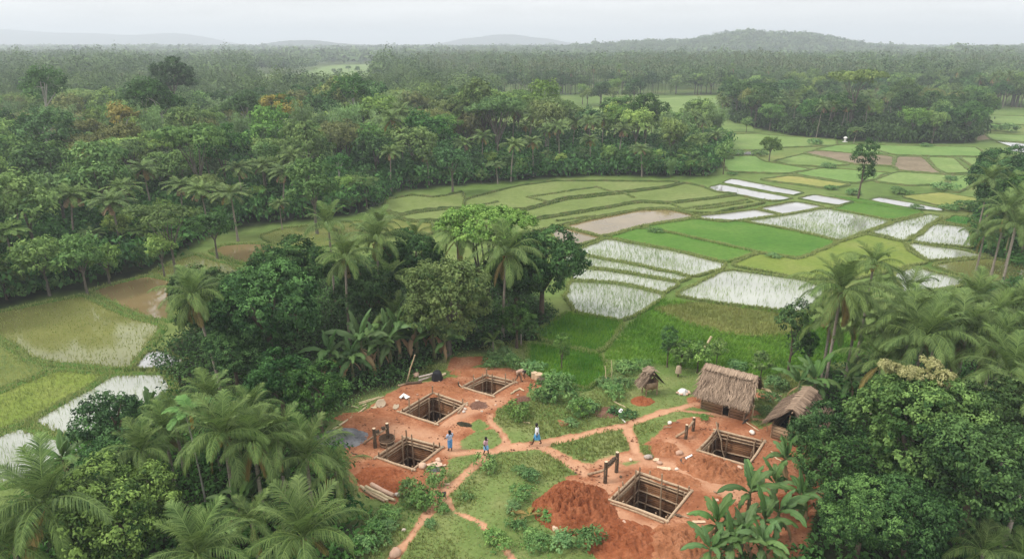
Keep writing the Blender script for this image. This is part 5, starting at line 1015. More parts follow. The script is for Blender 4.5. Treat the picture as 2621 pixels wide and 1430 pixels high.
# ------------------------------------------------------------------ undergrowth: leafy mass on the shaded ground
def cover(poly, dens, hgt, lf, mat, name, label, seed, k=5, spread=.35, inset=.0, avoid=True):
    rng = np.random.default_rng(seed); p = sample_poly(poly, dens, rng, 60000)
    sx, sy = proj(p[:, 0], p[:, 1], 0); m = (sx > -120) & (sx < 2740) & (p[:, 1] > 22); p = p[m]
    if avoid:
        s, _ = soil_at(p); p = p[s < .45]
        for q in PITS: p = p[sdist(p, q) < -.6]
    n = len(p); h = hgt*(.25 + 1.1*fbm(p[:, 0]*.35+seed, p[:, 1]*.35)); Pc = np.repeat(np.column_stack([p, h]), k, 0); off = rng.normal(0, spread, (n*k, 3)); off[:, 2] *= .6; Pc = Pc + off; Pc[:, 2] = np.maximum(Pc[:, 2]-rng.random(n*k)*np.repeat(h, k)*.7, .04)
    Nr = unit(off*.8 + (0, 0, .55) + rng.normal(0, .3, (n*k, 3))); Ax = unit(off + rng.normal(0, .4, (n*k, 3)) - (0, 0, .2)); L = lf*(.6+.8*rng.random(n*k))
    mb = MB(); mb.quads(leaf_quads(Pc, Nr, Ax, L, L*.5), np.clip(np.repeat(fbm(p[:, 0]*.5, p[:, 1]*.5), k)*1.5-.3 + rng.normal(0, .14, n*k), 0, 1))
    return tag(mb.build(name, LEAF[mat]), label, 'undergrowth', kind='stuff')
cover(LEFTC, 7, 1.3, .34, 'dark', 'undergrowth', 'leafy undergrowth beneath the corner thicket palms', 1)  # dark leaf tone stands for the black shadow under the palms
cover(RIGHTC, 6, 1.2, .34, 'dark', 'undergrowth', 'dark leafy undergrowth beneath the big tree and palms', 2)
cover(ISLAND, 7, 1.1, .3, 'dark', 'undergrowth', 'dark leafy undergrowth beneath the island grove', 3)
cover(FOREST1, 1.3, 4.2, .8, 'dark', 'undergrowth', 'dark undergrowth filling the great forest', 4, 7, .8, avoid=False)
cover(WOOD2, .7, 4.5, 1.1, 'dark', 'undergrowth', 'dark undergrowth filling the separate wood', 5, 7, 1.0, avoid=False)
cover(RTOP, 3, 1.5, .5, 'dark', 'undergrowth', 'dark undergrowth beneath the side palms', 6, avoid=False)
# green herbs: banks of the yard
HERB = [PL('A', [(300, 480), (420, 330), (560, 230), (640, 200), (620, 170), (480, 220), (300, 300), (180, 380), (200, 460)]), PL('A', [(0, 440), (180, 480), (200, 410), (120, 330), (0, 300)]), PL('A', [(880, 175), (960, 110), (1090, 95), (990, 160), (900, 200)]), PL('A', [(1190, 70), (1330, 40), (1480, 90), (1640, 140), (1560, 170), (1380, 105), (1200, 90)]),
        PL('A', [(1470, 270), (1560, 230), (1620, 160), (1760, 250), (1856, 330), (1856, 480), (1700, 540), (1560, 480), (1400, 480), (1230, 430), (1330, 380), (1450, 350)]), PL('B', [(0, 330), (100, 300), (300, 260), (480, 230), (700, 230), (560, 330), (480, 380), (300, 460), (120, 560), (0, 560)]),
        PL('A', [(940, 960), (1180, 720), (1260, 700), (1200, 800), (1130, 900), (1110, 1040), (1000, 1060)]), PL('A', [(1330, 900), (1500, 800), (1620, 880), (1540, 1000), (1560, 1150), (1640, 1220), (1720, 1405), (1400, 1405), (1330, 1200)]), PL('A', [(380, 1060), (560, 1020), (640, 975), (800, 985), (830, 1010), (740, 1110), (640, 1250), (540, 1330), (420, 1405), (250, 1405), (330, 1200)]), PL('A', [(790, 1160), (880, 1060), (960, 1100), (1120, 1170), (1230, 1290), (1320, 1405), (1200, 1405), (1100, 1200), (960, 1130), (860, 1150)]), PL('A', [(880, 760), (950, 710), (1120, 700), (1150, 730), (1000, 840), (890, 890)]), PL('B', [(300, 1330), (0, 1405), (-60, 1200), (0, 1120), (80, 1230), (160, 1270)]), PL('B', [(1330, 480), (1440, 420), (1420, 340), (1500, 330), (1500, 420), (1420, 560), (1340, 540)])]
for i, q in enumerate(HERB): cover(q, 4.5, .2, .13, 'herb' if i % 3 else 'bush', 'ground_herbs', ['fresh green herbs along the banana clump bank', 'herbs at the gravel heap corner', 'thin strip of herbs before the grove', 'leafy creeper bank at the back of the yard', 'rank green growth between yard and granary', 'rank growth between granary and rice', 'herbs beside the long diagonal path', 'bright herbs at the foot of the red mound', 'bright herbs below the log stack', 'herbs inside the lower path loop', 'herbs at the square pit corner', 'herbs at the bottom of the red mound', 'herbs between hut and shed'][i], 30+i, 5, .2)

# ------------------------------------------------------------------ pits
def lerp(a, b, t): return np.asarray(a)*(1-t) + np.asarray(b)*t
def pit(q, label, depth, seed, dbl=()):
    rng = np.random.default_rng(seed); c = q.mean(0); o = empty('mine_pit', (c[0], c[1], 0)); tag(o, label, 'pit', 'square shored pits'); Q = q - c
    ccw = np.cross(np.roll(Q, -1, 0)[0]-Q[0], np.roll(Q, -1, 0)[1]-np.roll(Q, -1, 0)[0]) > 0
    n = 4; inn = Q*.94; out_ = Q*1.0
    mb = MB()
    ring = [(Q, -.03), (Q*1.06, .05), (Q*1.16, .035), (Q*1.36, -.09)]; m = 12; V = []
    for R, z in ring:
        for i in range(4):
            for k in range(m):
                p = lerp(R[i], R[(i+1) % 4], k/m); V.append((p[0]*(1+.03*(rng.random()-.5)*(z < 0)), p[1]*(1+.03*(rng.random()-.5)*(z < 0)), z + .05*(rng.random()-.5)*(z > 0)))
    F = []
    for r in range(3):
        for j in range(4*m): F.append((r*4*m+j, r*4*m+(j+1) % (4*m), (r+1)*4*m+(j+1) % (4*m), (r+1)*4*m+j))
    mb.add(V, F); mb.build('earth_collar', M_soil, o, True)
    for i in range(4):
        a, b = out_[i], out_[(i+1) % 4]; L = np.hypot(*(b-a)); ang = math.atan2((b-a)[1], (b-a)[0]); d = (b-a)/L
        nrm = np.array((-d[1], d[0])); 
        if nrm @ (a+b) > 0: nrm = -nrm                       # into the pit
        w = MB(); box(w, (0, 0, 0), (L*.985, .06, depth), 0); wo = w.build('board_wall', M_pitwall, o); md = (a+b)/2 - nrm*.03; wo.location = (md[0], md[1], -depth/2 - .005); wo.rotation_euler = (0, 0, ang)
        for z in np.linspace(-depth+.35, -.3, 3 if depth < 3.2 else 4):   # rails
            r = MB(); e0, e1 = lerp(a, b, .02)+nrm*.09, lerp(a, b, .98)+nrm*.09; tube(r, [(*e0, z+rng.normal(0, .04)), (*lerp(e0, e1, .5), z+rng.normal(0, .03)), (*e1, z+rng.normal(0, .05))], [.055, .062, .05], 7, rng.random()*.6+.2); r.build('rail', M_log, o, True)
        npst = 3 if L > 3.4 else 2
        for k in range(npst):                                  # uprights that stick out over the rim
            t = (k+.6+rng.uniform(-.12, .12))/(npst+.2); p = lerp(a, b, t)+nrm*.19; top = rng.choice([.12, .22, .45, .85]) if i in (0, 1) else rng.choice([.05, .1, .16])
            r = MB(); j = rng.normal(0, .075, 2); tube(r, [(p[0], p[1], -depth), (p[0]+j[0], p[1]+j[1], -depth*.4), (p[0]+1.6*j[0], p[1]+1.6*j[1], top)], [.07, .065, .05], 7, rng.random()*.5+.1); r.build('upright', M_log, o, True)
        r = MB(); s_, e_ = a - d*rng.uniform(.12, .35) - nrm*.05, b + d*rng.uniform(.12, .35) - nrm*.05; mid = lerp(s_, e_, .5)+nrm*rng.normal(0, .05)
        tube(r, [(*s_, .08), (*lerp(s_, mid, .5), .10), (*mid, .09), (*lerp(mid, e_, .5), .11), (*e_, .08)], [.085, .095, .09, .08, .07], 8, rng.random()*.4+.5); r.build('rim_log', M_log, o, True)
        if i in dbl or i in (0, 1):
            r = MB(); off = -nrm*.24 if i in dbl else nrm*.10; zz = .07 if i in dbl else -.12
            tube(r, [(*(s_+off+d*.2), zz), (*(mid+off), zz), (*(e_+off-d*.25), zz)], [.07, .075, .06], 8, rng.random()*.4+.4); r.build('rim_log', M_log, o, True)
    for i in range(4):
        p = Q[i]*.95; top = (.4, .8, .5, .25)[i]*rng.uniform(.7, 1.2); r = MB(); tube(r, [(p[0], p[1], -depth), (p[0], p[1], top)], [.075, .055], 8, rng.random()*.5); r.build('corner_post', M_log, o, True)
    f = MB(); f.add([(*v, -depth+.01) for v in Q*1.02], [(0, 1, 2, 3)]); f.build('earth_floor', M_inner_shade, o)  # earth floor coloured near black for the shade at the pit bottom
    return o, Q, c
DEP = [2.9, 2.9, 2.9, 2.9, 3.3]
for i, q in enumerate(PITS): pit(q, PIT[i][2], DEP[i], 200+i, (3,) if i == 4 else ())
def pole(fr, a, b, r=.06, name='log', label='', cat='log', mat=None, group=None, za=None, zb=None, taper=.8, tint=.6, nb=4, wob=.03, seed=0):
    """a pole from one point to another; heights za, zb are of the axis"""
    za = r*.9 if za is None else za; zb = r*.9 if zb is None else zb; rng = np.random.default_rng(seed+int(a[0]*7+b[1])); A, B = W2(fr, *a, za), W2(fr, *b, zb)
    t = np.linspace(0, 1, nb+1)[:, None]; p = np.hstack([A*(1-t)+B*t, za*(1-t)+zb*t]); p[1:-1, :2] += rng.normal(0, wob, (nb-1, 2))
    c = p[0].copy(); c[2] = 0; mb = MB(); tube(mb, p - c, np.linspace(r, r*taper, nb+1), 8, tint); o = mb.build(name, mat or M_log, None, True); o.location = c; return tag(o, label, cat, group)
pole('B', (1050, 555), (1100, 778), .06, 'pole', 'long pole leaning down into the pit by the shed', 'pole', za=.85, zb=-1.6, mat=M_log)
# ------------------------------------------------------------------ winches
def winch(fr, p1, h1, p2, h2, foot, label, r=.135, extras=0, z2f=.72, z1f=.62):
    a, b, f = W2(fr, *p1), W2(fr, *p2), W2(fr, *foot); o = empty('hand_winch', (a[0], a[1], 0)); tag(o, label, 'winch', 'wooden pit winches'); b2, f2 = b-a, f-a
    for p, h in ((np.zeros(2), h1), (b2, h2)):
        m = MB(); tube(m, [(p[0], p[1], -.2), (p[0]+.01, p[1], h*.5), (p[0], p[1]+.02, h)], [r, r*.94, r*.9], 12, .35); po = m.build('post', M_logd, o, True)
        m = MB(); tube(m, [(p[0], p[1]+.02, h-.005), (p[0], p[1]+.02, h+.012)], [r*.84, r*.84], 12, .7); m.build('post_end', M_cutwood, po)
        m = MB(); tube(m, [(p[0]-.03, p[1]-r*1.0, h*z1f+.05), (p[0]-.03, p[1]-r*1.0, h*z1f-.35)], [.035, .03], 6, .2); m.build('rope_lashing', M_log, po)
    d = unit(b2)*.25; perp = np.array((-d[1], d[0]))*.0
    m = MB(); tube(m, [(*(f2), .08), (*(f2*.15+perp), h1*z1f*.85), (*(b2*.5), (h1*z1f+h2*z2f)/2), (*(b2+d*.5), h2*z2f+.04)], [.095, .09, .085, .08], 9, .45); m.build('cross_beam', M_log, o, True)
    for k in range(extras):
        t = .25+.3*k/max(1, extras-1)*1.5; p = b2*t; zz = h1*z1f*(1-t)+h2*z2f*t+.2; m = MB(); tube(m, [(p[0]-.1, p[1]-.05, zz), (p[0]+.12, p[1]+.05, zz+.03)], [.11, .12], 9, .2); m.build('rope_drum', M_logd, o, True)
    return o
winch('A', (425, 650), 1.55, (512, 603), 1.42, (350, 626), 'dark wooden hand winch beside the staved tub', extras=2)
winch('B', (860, 660), 1.15, (905, 610), 1.1, (800, 655), 'small hand winch north of the pit by the shed, soil ring at its post', .12, z2f=.75)
winch('B', (360, 933), 1.6, (430, 868), 1.55, (255, 888), 'hand winch with wound rope beside the largest pit', .13, extras=4)
mb = MB(); th = np.linspace(0, 2*np.pi, 25)[:-1]; c = W2('A', 508, 632); o = empty('wooden_tub', (c[0], c[1], 0)); tag(o, 'round staved wooden tub between winch and square pit', 'tub')
prof = [(.0, .05), (.47, .02), (.55, .5), (.57, .62), (.52, .62), (.48, .25), (0, .22)]; V = np.concatenate([np.stack([r*np.cos(th), r*np.sin(th), 0*th+z], 1) for r, z in prof]); F = [(i*24+j, i*24+(j+1) % 24, (i+1)*24+(j+1) % 24, (i+1)*24+j) for i in range(6) for j in range(24)]
mb.add(V, F, .5); mb.build('barrel', M_tub, o, True)
for z, r in ((.17, .51), (.47, .56)): m = MB(); tube(m, [(r*math.cos(t), r*math.sin(t), z) for t in np.linspace(0, 2*np.pi, 25)], .022, 6, .8, caps=False); m.build('hoop', M_log, o, True)
m = MB(); tube(m, [(.55, .05, .4), (.56, .05, 1.25)], [.02, .015], 5, .4); m.build('handle_stick', M_log, o, True)

# ------------------------------------------------------------------ huts
def straw(mb, rng, o, u, v, nrm, n, L, wid=.03, layers=7, ragged=.2):
    """thatch on the slope o + a*u + b*v (v runs down to the eave): overlapping courses of stalks"""
    ul, vl = np.linalg.norm(u), np.linalg.norm(v); un, vn = u/ul, v/vl; a = rng.random(n)*1.02-.01; row = rng.integers(0, layers, n); b = (row + .15*rng.random(n))/layers
    P0 = o + a[:, None]*u + b[:, None]*v + nrm*(.04+.07*rng.random((n, 1))); dr = unit(vn + un*rng.normal(0, .34, (n, 1)) + nrm*.16*(rng.random((n, 1))-.25)); ln = L*(.7+.6*rng.random((n, 1)))
    ln = np.where((row == layers-1)[:, None], np.minimum(ln, vl/layers + ragged*(1+rng.random((n, 1)))), ln)
    s = un*wid*(.6+.9*rng.random((n, 1))); e = P0 + dr*ln - np.array((0, 0, .05))*ln
    mb.quads(np.stack([P0-s, P0+s, e+s*.35, e-s*.35], 1), np.clip(rng.normal(.42, .27, n)+.3*(rng.random(n) < .12) + .25*(np.repeat(fbm(a*6, b*4), 1)-.5), 0, 1))
def hut(name, label, A, B, hr, Wd, wall_h, over, L_in, slope_out, planks, doorway_shade=None, seed=0, posts=(), open_front=False, cat='hut', floor=0., wallmat=None, asym=(1, 1), nstraw=5200):
    """ridge from A to B (world xy) at height hr; walls inset under the roof; floor: height of the walls' foot"""
    rng = np.random.default_rng(seed); A, B = np.asarray(A), np.asarray(B); c = (A+B)/2; L = np.hypot(*(B-A)); ang = math.atan2(*(B-A)[::-1]); o = empty(name, (c[0], c[1], 0), ang); tag(o, label, cat)
    rf = MB(); th = MB(); he = wall_h - .1
    for sgn, k in ((-1, asym[0]), (1, asym[1])):
        run = (Wd/2+slope_out)*k; drop = hr - (he - slope_out*.5); o0 = np.array((-L/2, 0, hr)); u = np.array((L, 0, 0.)); v = np.array((0, sgn*run, -drop)); nr = unit(np.cross(u, v)*(-1 if sgn > 0 else 1)); nr = nr if nr[2] > 0 else -nr
        # sagging slab
        m = 12; G = np.array([[o0 + u*i/m + v*j/m + np.array((0, 0, -.06*math.sin(math.pi*j/m) + .04*math.sin(i*1.7+seed))) for j in range(m+1)] for i in range(m+1)]); I = np.arange((m+1)**2).reshape(m+1, m+1); Q = np.stack([I[:-1, :-1], I[1:, :-1], I[1:, 1:], I[:-1, 1:]], -1).reshape(-1, 4)
        rf.add(G.reshape(-1, 3), Q); rf.add(G.reshape(-1, 3) - nr*.12, Q[:, ::-1]); straw(th, rng, o0, u, v, nr, int(nstraw*L*np.linalg.norm(v)/14), .62)
    n = int(nstraw*.14*L/4); a = rng.random(n); P0 = np.stack([-L/2+L*a, rng.normal(0, .03, n), np.full(n, hr+.13)], 1); sg = rng.choice([-1., 1.], n)
    e = P0 + np.stack([rng.normal(0, .06, n), sg*(.3+.3*rng.random(n)), -(.16+.2*rng.random(n))], 1); s = np.array((.035, 0, 0)); th.quads(np.stack([P0-s, P0+s, e+s, e-s], 1), np.clip(rng.normal(.72, .15, n), 0, 1))
    ro = rf.build('roof', M_thatchb, o); th.build('thatch', M_thatch, ro)
    m = MB(); tube(m, [(-L/2-.15, 0, hr-.12), (L/2+.15, 0, hr-.12)], .05, 7, .5); m.build('ridge_pole', M_log, ro, True)
    x0, x1, y0 = -L/2+over, L/2-over, Wd/2
    def wall(p, q, h, z0=floor, name='wall'):
        p, q = np.asarray(p, float), np.asarray(q, float); w = MB(); box(w, (0, 0, h/2), (np.hypot(*(q-p)), .05, h)); wo = w.build(name, wallmat or M_plank, o); mm = (p+q)/2; wo.location = (mm[0], mm[1], z0); wo.rotation_euler = (0, 0, math.atan2(*(q-p)[::-1])); return wo
    hw = wall_h - floor
    if doorway_shade is None:
        if not open_front: wall((x0, -y0), (x1, -y0), hw*planks)
        else: wall((x0, -y0), (x1, -y0), hw*planks)
    else:
        d0, d1 = x0+(x1-x0)*doorway_shade[0], x0+(x1-x0)*doorway_shade[1]; wall((x0, -y0), (d0, -y0), hw); wall((d1, -y0), (x1, -y0), hw)
        m = MB(); box(m, ((d0+d1)/2, -y0+.12, floor+hw*.46), (d1-d0, .03, hw*.92)); m.build('doorway_shade', M_inner_shade, o)  # dark panel painted as the shade in the open doorway
        for x in (d0, d1): m = MB(); tube(m, [(x, -y0-.03, 0), (x, -y0-.03, wall_h)], .045, 6, .4); m.build('door_post', M_log, o, True)
        m = MB(); tube(m, [(x0-.1, -y0-.07, floor+.52*hw), (d0-.05, -y0-.07, floor+.5*hw)], .035, 6, .8); m.build('wall_rail', M_log, o, True)
    wall((x0, y0), (x1, y0), hw); wall((x0, -y0+.03), (x0, y0-.03), hw*(planks if open_front else 1)); wall((x1, -y0+.03), (x1, y0-.03), hw*(planks if open_front else 1))
    if doorway_shade is not None:
        for x in (x0, x1):                                     # gable boards
            m = MB(); m.add([(x, -y0, wall_h), (x, y0, wall_h), (x, 0, hr-.3)], [(0, 1, 2)]); m.build('gable', M_plank, o)
    for x in (x0, x1):
        for y in (-y0, y0): m = MB(); tube(m, [(x, y*1.02, -.15), (x, y*1.02, wall_h)], [.06, .05], 7, .4); m.build('post', M_log, o, True)
    for x, y, h in posts: m = MB(); tube(m, [(x*L/2, y*Wd/2, -.1), (x*L/2, y*Wd/2, h)], [.05, .04], 7, .4); m.build('post', M_log, o, True)
    m = MB(); box(m, (0, 0, floor+.06), (x1-x0-.08, 2*y0-.08, .1)); m.build('floor', M_inner_shade if floor < .1 else M_plank, o)
    return o
RH = 3.15
A_, B_ = W2('B', 985, 200, RH), W2('B', 1308, 280, RH)
hut('thatched_hut', 'long thatched hut with plank walls and a dark doorway', A_, B_, RH, 2.7, 1.75, .35, 0, .5, 1, (.50, .66), 1)
RS = 2.75
A2, B2 = W2('B', 1525, 487, RS), W2('B', 1636, 343, RS)
hut('open_shed', 'open gabled thatched shed with low plank walls by the leafy tree', A2, B2, RS, 2.5, 1.5, .28, 0, .45, .72, None, 2, open_front=True, posts=((-.98, .1, 2.3), (-.98, -.95, 1.25)), cat='shed')
A3, B3 = W2('R7', 1585, 240, 2.15), W2('R7', 1672, 318, 2.15)
hut('granary', 'little raised granary with woven box and peaked thatch', A3, B3, 2.15, .95, 1.35, .12, 0, .42, .72, None, 3, open_front=True, floor=.55, wallmat=M_mat, cat='granary', nstraw=4200)

# ------------------------------------------------------------------ people
SKIN = simple('skin_brown', (.05, .026, .017), (.085, .046, .03), 8, .6, .05)
HAIR = simple('hair_black', (.006, .005, .005), (.014, .012, .012), 20, .5, .3)
def clothmat(nm, a, b): return simple(nm, a, b, 7, .9, .5)
def skinned(name, nodes, edges, mat, parent, sub=2, root=0):
    me = bpy.data.meshes.new(name); me.from_pydata([n[0] for n in nodes], edges, []); me.materials.append(mat); o = link(name, me, parent)
    m = o.modifiers.new('skin', 'SKIN'); m.use_smooth_shade = True; s = o.modifiers.new('sub', 'SUBSURF'); s.levels = sub; s.render_levels = sub
    for i, n in enumerate(nodes):
        r = n[1]; sv = me.skin_vertices[0].data[i]; sv.radius = r if isinstance(r, tuple) else (r, r); sv.use_root = i == root
    return o
def ring_cloth(name, rings, mat, parent, seg=20, fold=.04, seed=0):
    """a garment: stacked ellipses (x, y, z, rx, ry)"""
    rng = np.random.default_rng(seed); th = np.linspace(0, 2*np.pi, seg, endpoint=False); V = []
    for i, (x, y, z, rx, ry) in enumerate(rings):
        k = 1 + fold*(i/len(rings))*np.sin(th*5+seed) ; V.append(np.stack([x+rx*k*np.cos(th), y+ry*k*np.sin(th), np.full(seg, z)], 1))
    V = np.concatenate(V); F = [(i*seg+j, i*seg+(j+1) % seg, (i+1)*seg+(j+1) % seg, (i+1)*seg+j) for i in range(len(rings)-1) for j in range(seg)]
    mb = MB(); mb.add(V, F, .5); return mb.build(name, mat, parent, True)
def person(fr, px, py, rot, label, J, h=1.65, top=None, skirt=None, hair_long=.0, sleeves=None, group='people on the yard'):
    """J: joints for a 1.65 m figure facing +X; y is its left"""
    p = W2(fr, px, py); o = empty('person', (p[0], p[1], .0), rot, h/1.65); tag(o, label, 'person', group); g = J
    nd = [(g['pel'], (.12, .15)), (g['waist'], (.10, .13)), (g['chest'], (.12, .165)), (g['neck0'], (.075, .09)), (g['neck'], .05), (g['head0'], .075), (g['head'], (.098, .085)), (g['crown'], .07)]
    ed = [(i, i+1) for i in range(7)]; nd.append((g['face'], .04)); ed.append((6, 8))
    for s in ('l', 'r'):
        b = len(nd); nd += [(g['sh'+s], .062), (g['el'+s], .045), (g['wr'+s], .032), (g['ha'+s], (.036, .022))]; ed += [(3, b), (b, b+1), (b+1, b+2), (b+2, b+3)]
        hv = np.array(g['ha'+s]) - np.array(g['wr'+s]); hv = hv/np.linalg.norm(hv); sdv = np.cross(hv, (0, 0, 1.)); sdv = sdv/max(np.linalg.norm(sdv), 1e-3) if np.linalg.norm(sdv) > .05 else np.array((1., 0, 0))
        hb = b+3
        for k, fl in enumerate((.075, .085, .08, .065)):        # four fingers
            k0 = np.array(g['ha'+s]) + hv*.025 + sdv*(.018*(k-1.5)); i0 = len(nd); nd += [(tuple(k0+hv*fl*.5), .0095), (tuple(k0+hv*fl+np.array((.012, 0, -.006))), .008)]; ed += [(hb, i0), (i0, i0+1)]
        i0 = len(nd); t0 = np.array(g['wr'+s])*.4+np.array(g['ha'+s])*.6; nd += [(tuple(t0+sdv*.042+hv*.01), .011), (tuple(t0+sdv*.055+hv*.05), .009)]; ed += [(hb, i0), (i0, i0+1)]
        b = len(nd); nd += [(g['hip'+s], (.092, .09)), (g['kn'+s], .064), (g['an'+s], .042), (g['to'+s], (.035, .045))]; ed += [(0, b), (b, b+1), (b+1, b+2), (b+2, b+3)]
    skinned('body', nd, ed, SKIN, o)
    hd = np.array(g['head']); hr_ = MB(); bm = bmesh.new(); bmesh.ops.create_icosphere(bm, subdivisions=3, radius=1); V = np.array([v.co[:] for v in bm.verts]); F = np.array([[v.index for v in f.verts] for f in bm.faces]); bm.free()
    fc = unit(np.array(g['face'])-hd); dn = -unit(np.array(g['crown'])-hd); keep = ((V @ fc) < .45) | ((V @ dn) < -.45); V2 = V*np.array((.118, .106, .125)); V2 = V2 + np.clip(V @ dn, 0, 1)[:, None]*dn*hair_long
    hr_.add(V2 + hd + np.array((-.012, 0, .028)), F[keep[F].all(1)]); hr_.build('hair', HAIR, o, True)
    er = MB()
    for s in (-1, 1): rock(er, hd + fc*.088 + np.array((-fc[1], fc[0], 0))*.032*s + (0, 0, .012), (.012, .012, .009), np.random.default_rng(1), .1, 1)
    er.build('eyes', HAIR, o, True)
    if top:
        m = clothmat(*top[:3]); rr = top[3]; ring_cloth('shirt', rr, m, o, fold=.03, seed=1)
        for s in ('l', 'r'):
            a, b = np.array(g['sh'+s]), np.array(g['el'+s]); mb = MB(); q = a*.25+b*.75; i_ = a + (np.array(g['neck0'])-a)*.35; tube(mb, [i_, a+(0, 0, .01), (a+q)/2, q], [.085, .082, .075, .074], 12, .5); mb.build('sleeve', m, o, True)
    if skirt: ring_cloth(skirt[4] if len(skirt) > 4 else 'sarong', skirt[3], clothmat(*skirt[:3]), o, fold=.10, seed=3)
    return o
def stand(step=.0, arm=(0, 0), lean=0.):
    k = step/2
    return dict(pel=(0, 0, .92), waist=(lean*.3, 0, 1.05), chest=(lean*.6, 0, 1.25), neck0=(lean, 0, 1.37), neck=(lean+.01, 0, 1.43), head0=(lean+.02, 0, 1.50), head=(lean+.02, 0, 1.55), crown=(lean+.015, 0, 1.60), face=(lean+.10, 0, 1.53),
                shl=(lean, .18, 1.34), shr=(lean, -.18, 1.34), ell=(lean-.05+arm[0]*.2, .24, 1.08), elr=(lean-.05+arm[1]*.2, -.24, 1.08), wrl=(lean+.02+arm[0]*.42, .24, .86+abs(arm[0])*.14), wrr=(lean+.02+arm[1]*.42, -.24, .86+abs(arm[1])*.14), hal=(lean+.03+arm[0]*.5, .235, .79+abs(arm[0])*.15), har=(lean+.03+arm[1]*.5, -.235, .79+abs(arm[1])*.15),
                hipl=(0, .09, .86), hipr=(0, -.09, .86), knl=(k*.55+.02, .095, .48), knr=(-k*.45+.02, -.095, .48), anl=(k, .095, .08), anr=(-k-.02, -.095, .09), tol=(k+.16, .10, .03), tor=(-k+.13, -.10, .03))
R = math.radians
SH = [(0, 0, .96, .135, .185), (0, 0, 1.05, .128, .172), (0, 0, 1.2, .14, .188), (0, 0, 1.31, .125, .185), (0, 0, 1.385, .075, .10)]
person('A', 935, 672, R(125), 'woman in grey blouse and blue skirt with her back turned, arms held forward', stand(.08, (.7, .5)), 1.62, ('blouse_grey', (.28, .33, .45), (.42, .47, .58), SH), ('skirt_blue', (.05, .17, .38), (.14, .32, .58), [(0, 0, 1.02, .128, .165), (0, 0, .86, .16, .19), (.01, 0, .6, .15, .18), (.01, 0, .32, .14, .17)], 'skirt'), .06)
person('A', 1178, 702, R(-35), 'girl in pink patterned top and short blue skirt walking on the path', stand(.34, (-.2, .25)), 1.45, ('top_pink', (.38, .16, .2), (.62, .42, .44), SH), ('skirt_light', (.08, .26, .48), (.30, .5, .7), [(0, 0, 1.0, .125, .16), (0, 0, .86, .17, .2), (.01, 0, .6, .21, .22)], 'skirt'), .1)
person('A', 1522, 629, R(172), 'man in white shirt and blue sarong striding along the path', stand(.58, (-.15, .2), .03), 1.7, ('shirt_white', (.62, .62, .66), (.80, .79, .8), [(0, 0, .86, .15, .195)]+SH[1:]), ('sarong_blue', (.03, .20, .42), (.12, .38, .62), [(0, 0, .98, .13, .165), (0, 0, .84, .17, .19), (0, 0, .62, .22, .19), (0, 0, .46, .25, .19)]), 0)
bend = dict(pel=(0, 0, .88), waist=(.14, 0, .99), chest=(.36, 0, 1.05), neck0=(.50, 0, 1.06), neck=(.55, 0, 1.04), head0=(.60, 0, 1.0), head=(.64, 0, .97), crown=(.68, 0, .95), face=(.63, 0, .89), shl=(.47, .18, 1.02), shr=(.47, -.18, 1.02), ell=(.50, .24, .76), elr=(.52, -.22, .76), wrl=(.56, .2, .53), wrr=(.6, -.16, .53), hal=(.59, .19, .46), har=(.63, -.15, .46),
            hipl=(0, .09, .83), hipr=(0, -.09, .83), knl=(.24, .1, .48), knr=(-.02, -.1, .46), anl=(.30, .1, .08), anr=(-.26, -.1, .09), tol=(.46, .1, .03), tor=(-.12, -.1, .03))
pb = person('A', 1392, 202, R(-12), 'worker in khaki trousers bending over at the rim of the far pit', bend, 1.65)
kh = clothmat('khaki', (.20, .12, .07), (.34, .22, .14)); ks = clothmat('shirt_tan', (.34, .21, .14), (.52, .36, .27))
m = MB(); tube(m, [(-.06, 0, .86), (.14, 0, 1.0), (.36, 0, 1.06), (.5, 0, 1.07)], [.15, .15, .17, .10], 12); m.build('shirt', ks, pb, True)
for s in ('l', 'r'):
    m = MB(); tube(m, [bend['pel'], bend['hip'+s], bend['kn'+s], bend['an'+s]], [.13, .115, .085, .07], 10); m.build('trouser_leg', kh, pb, True)
    m = MB(); tube(m, [bend['sh'+s], np.array(bend['sh'+s])*.4+np.array(bend['el'+s])*.6], [.08, .07], 10); m.build('sleeve', ks, pb, True)

# ------------------------------------------------------------------ heaps of earth
def heap(fr, x, y, rx, ry, rz, mat, label, seed, rot=0, name='earth_mound', cat='mound', rough=.14, freq=2.6):
    p = W2(fr, x, y); mb = MB(); dome(mb, rx, ry, rz, None, rough*1.6, 110, freq=freq*2.2, seed=seed); o = mb.build(name, mat, None, True); o.location = (p[0], p[1], 0); o.rotation_euler = (0, 0, rot); return tag(o, label, cat)
heap('B', 165, 1085, 2.75, 2.7, 1.05, M_mound, 'biggest red earth mound, dark and crumbly, beside the largest pit', 1, rough=.16)
heap('B', 470, 1290, 2.5, 2.0, .55, M_mound, 'red earth heap with pale stones at the frame bottom', 2)
heap('B', 820, 1320, 2.3, 2.0, .5, M_moundo, 'red earth heap between the bottom path and the bananas', 3)
heap('B', 1030, 850, 2.6, 1.5, .7, M_moundo, 'long orange earth heap between the two square pits', 4, -.5)
heap('B', 790, 905, 2.2, .9, .32, M_moundo, 'low earth ridge behind the largest pit', 5, -.5)
heap('B', 730, 725, 1.3, 1.0, .4, M_moundo, 'small orange earth heap near the round stone', 6)
heap('A', 470, 870, 2.3, 1.5, .4, M_mound, 'red earth heap in front of the pit by the tub', 7, -.3)
heap('A', 880, 265, 2.4, 1.0, .35, M_moundo, 'low earth bank behind the middle pit', 8)
heap('A', 1130, 140, 2.6, 1.0, .35, M_moundo, 'low earth bank behind the far pit', 9)
heap('A', 1130, 365, 1.0, .9, .22, M_brownheap, 'scattered brown spoil between the two far pits', 10)
heap('A', 300, 445, 1.8, 1.0, .25, M_moundo, 'loose spoil along the bamboo pole', 16)
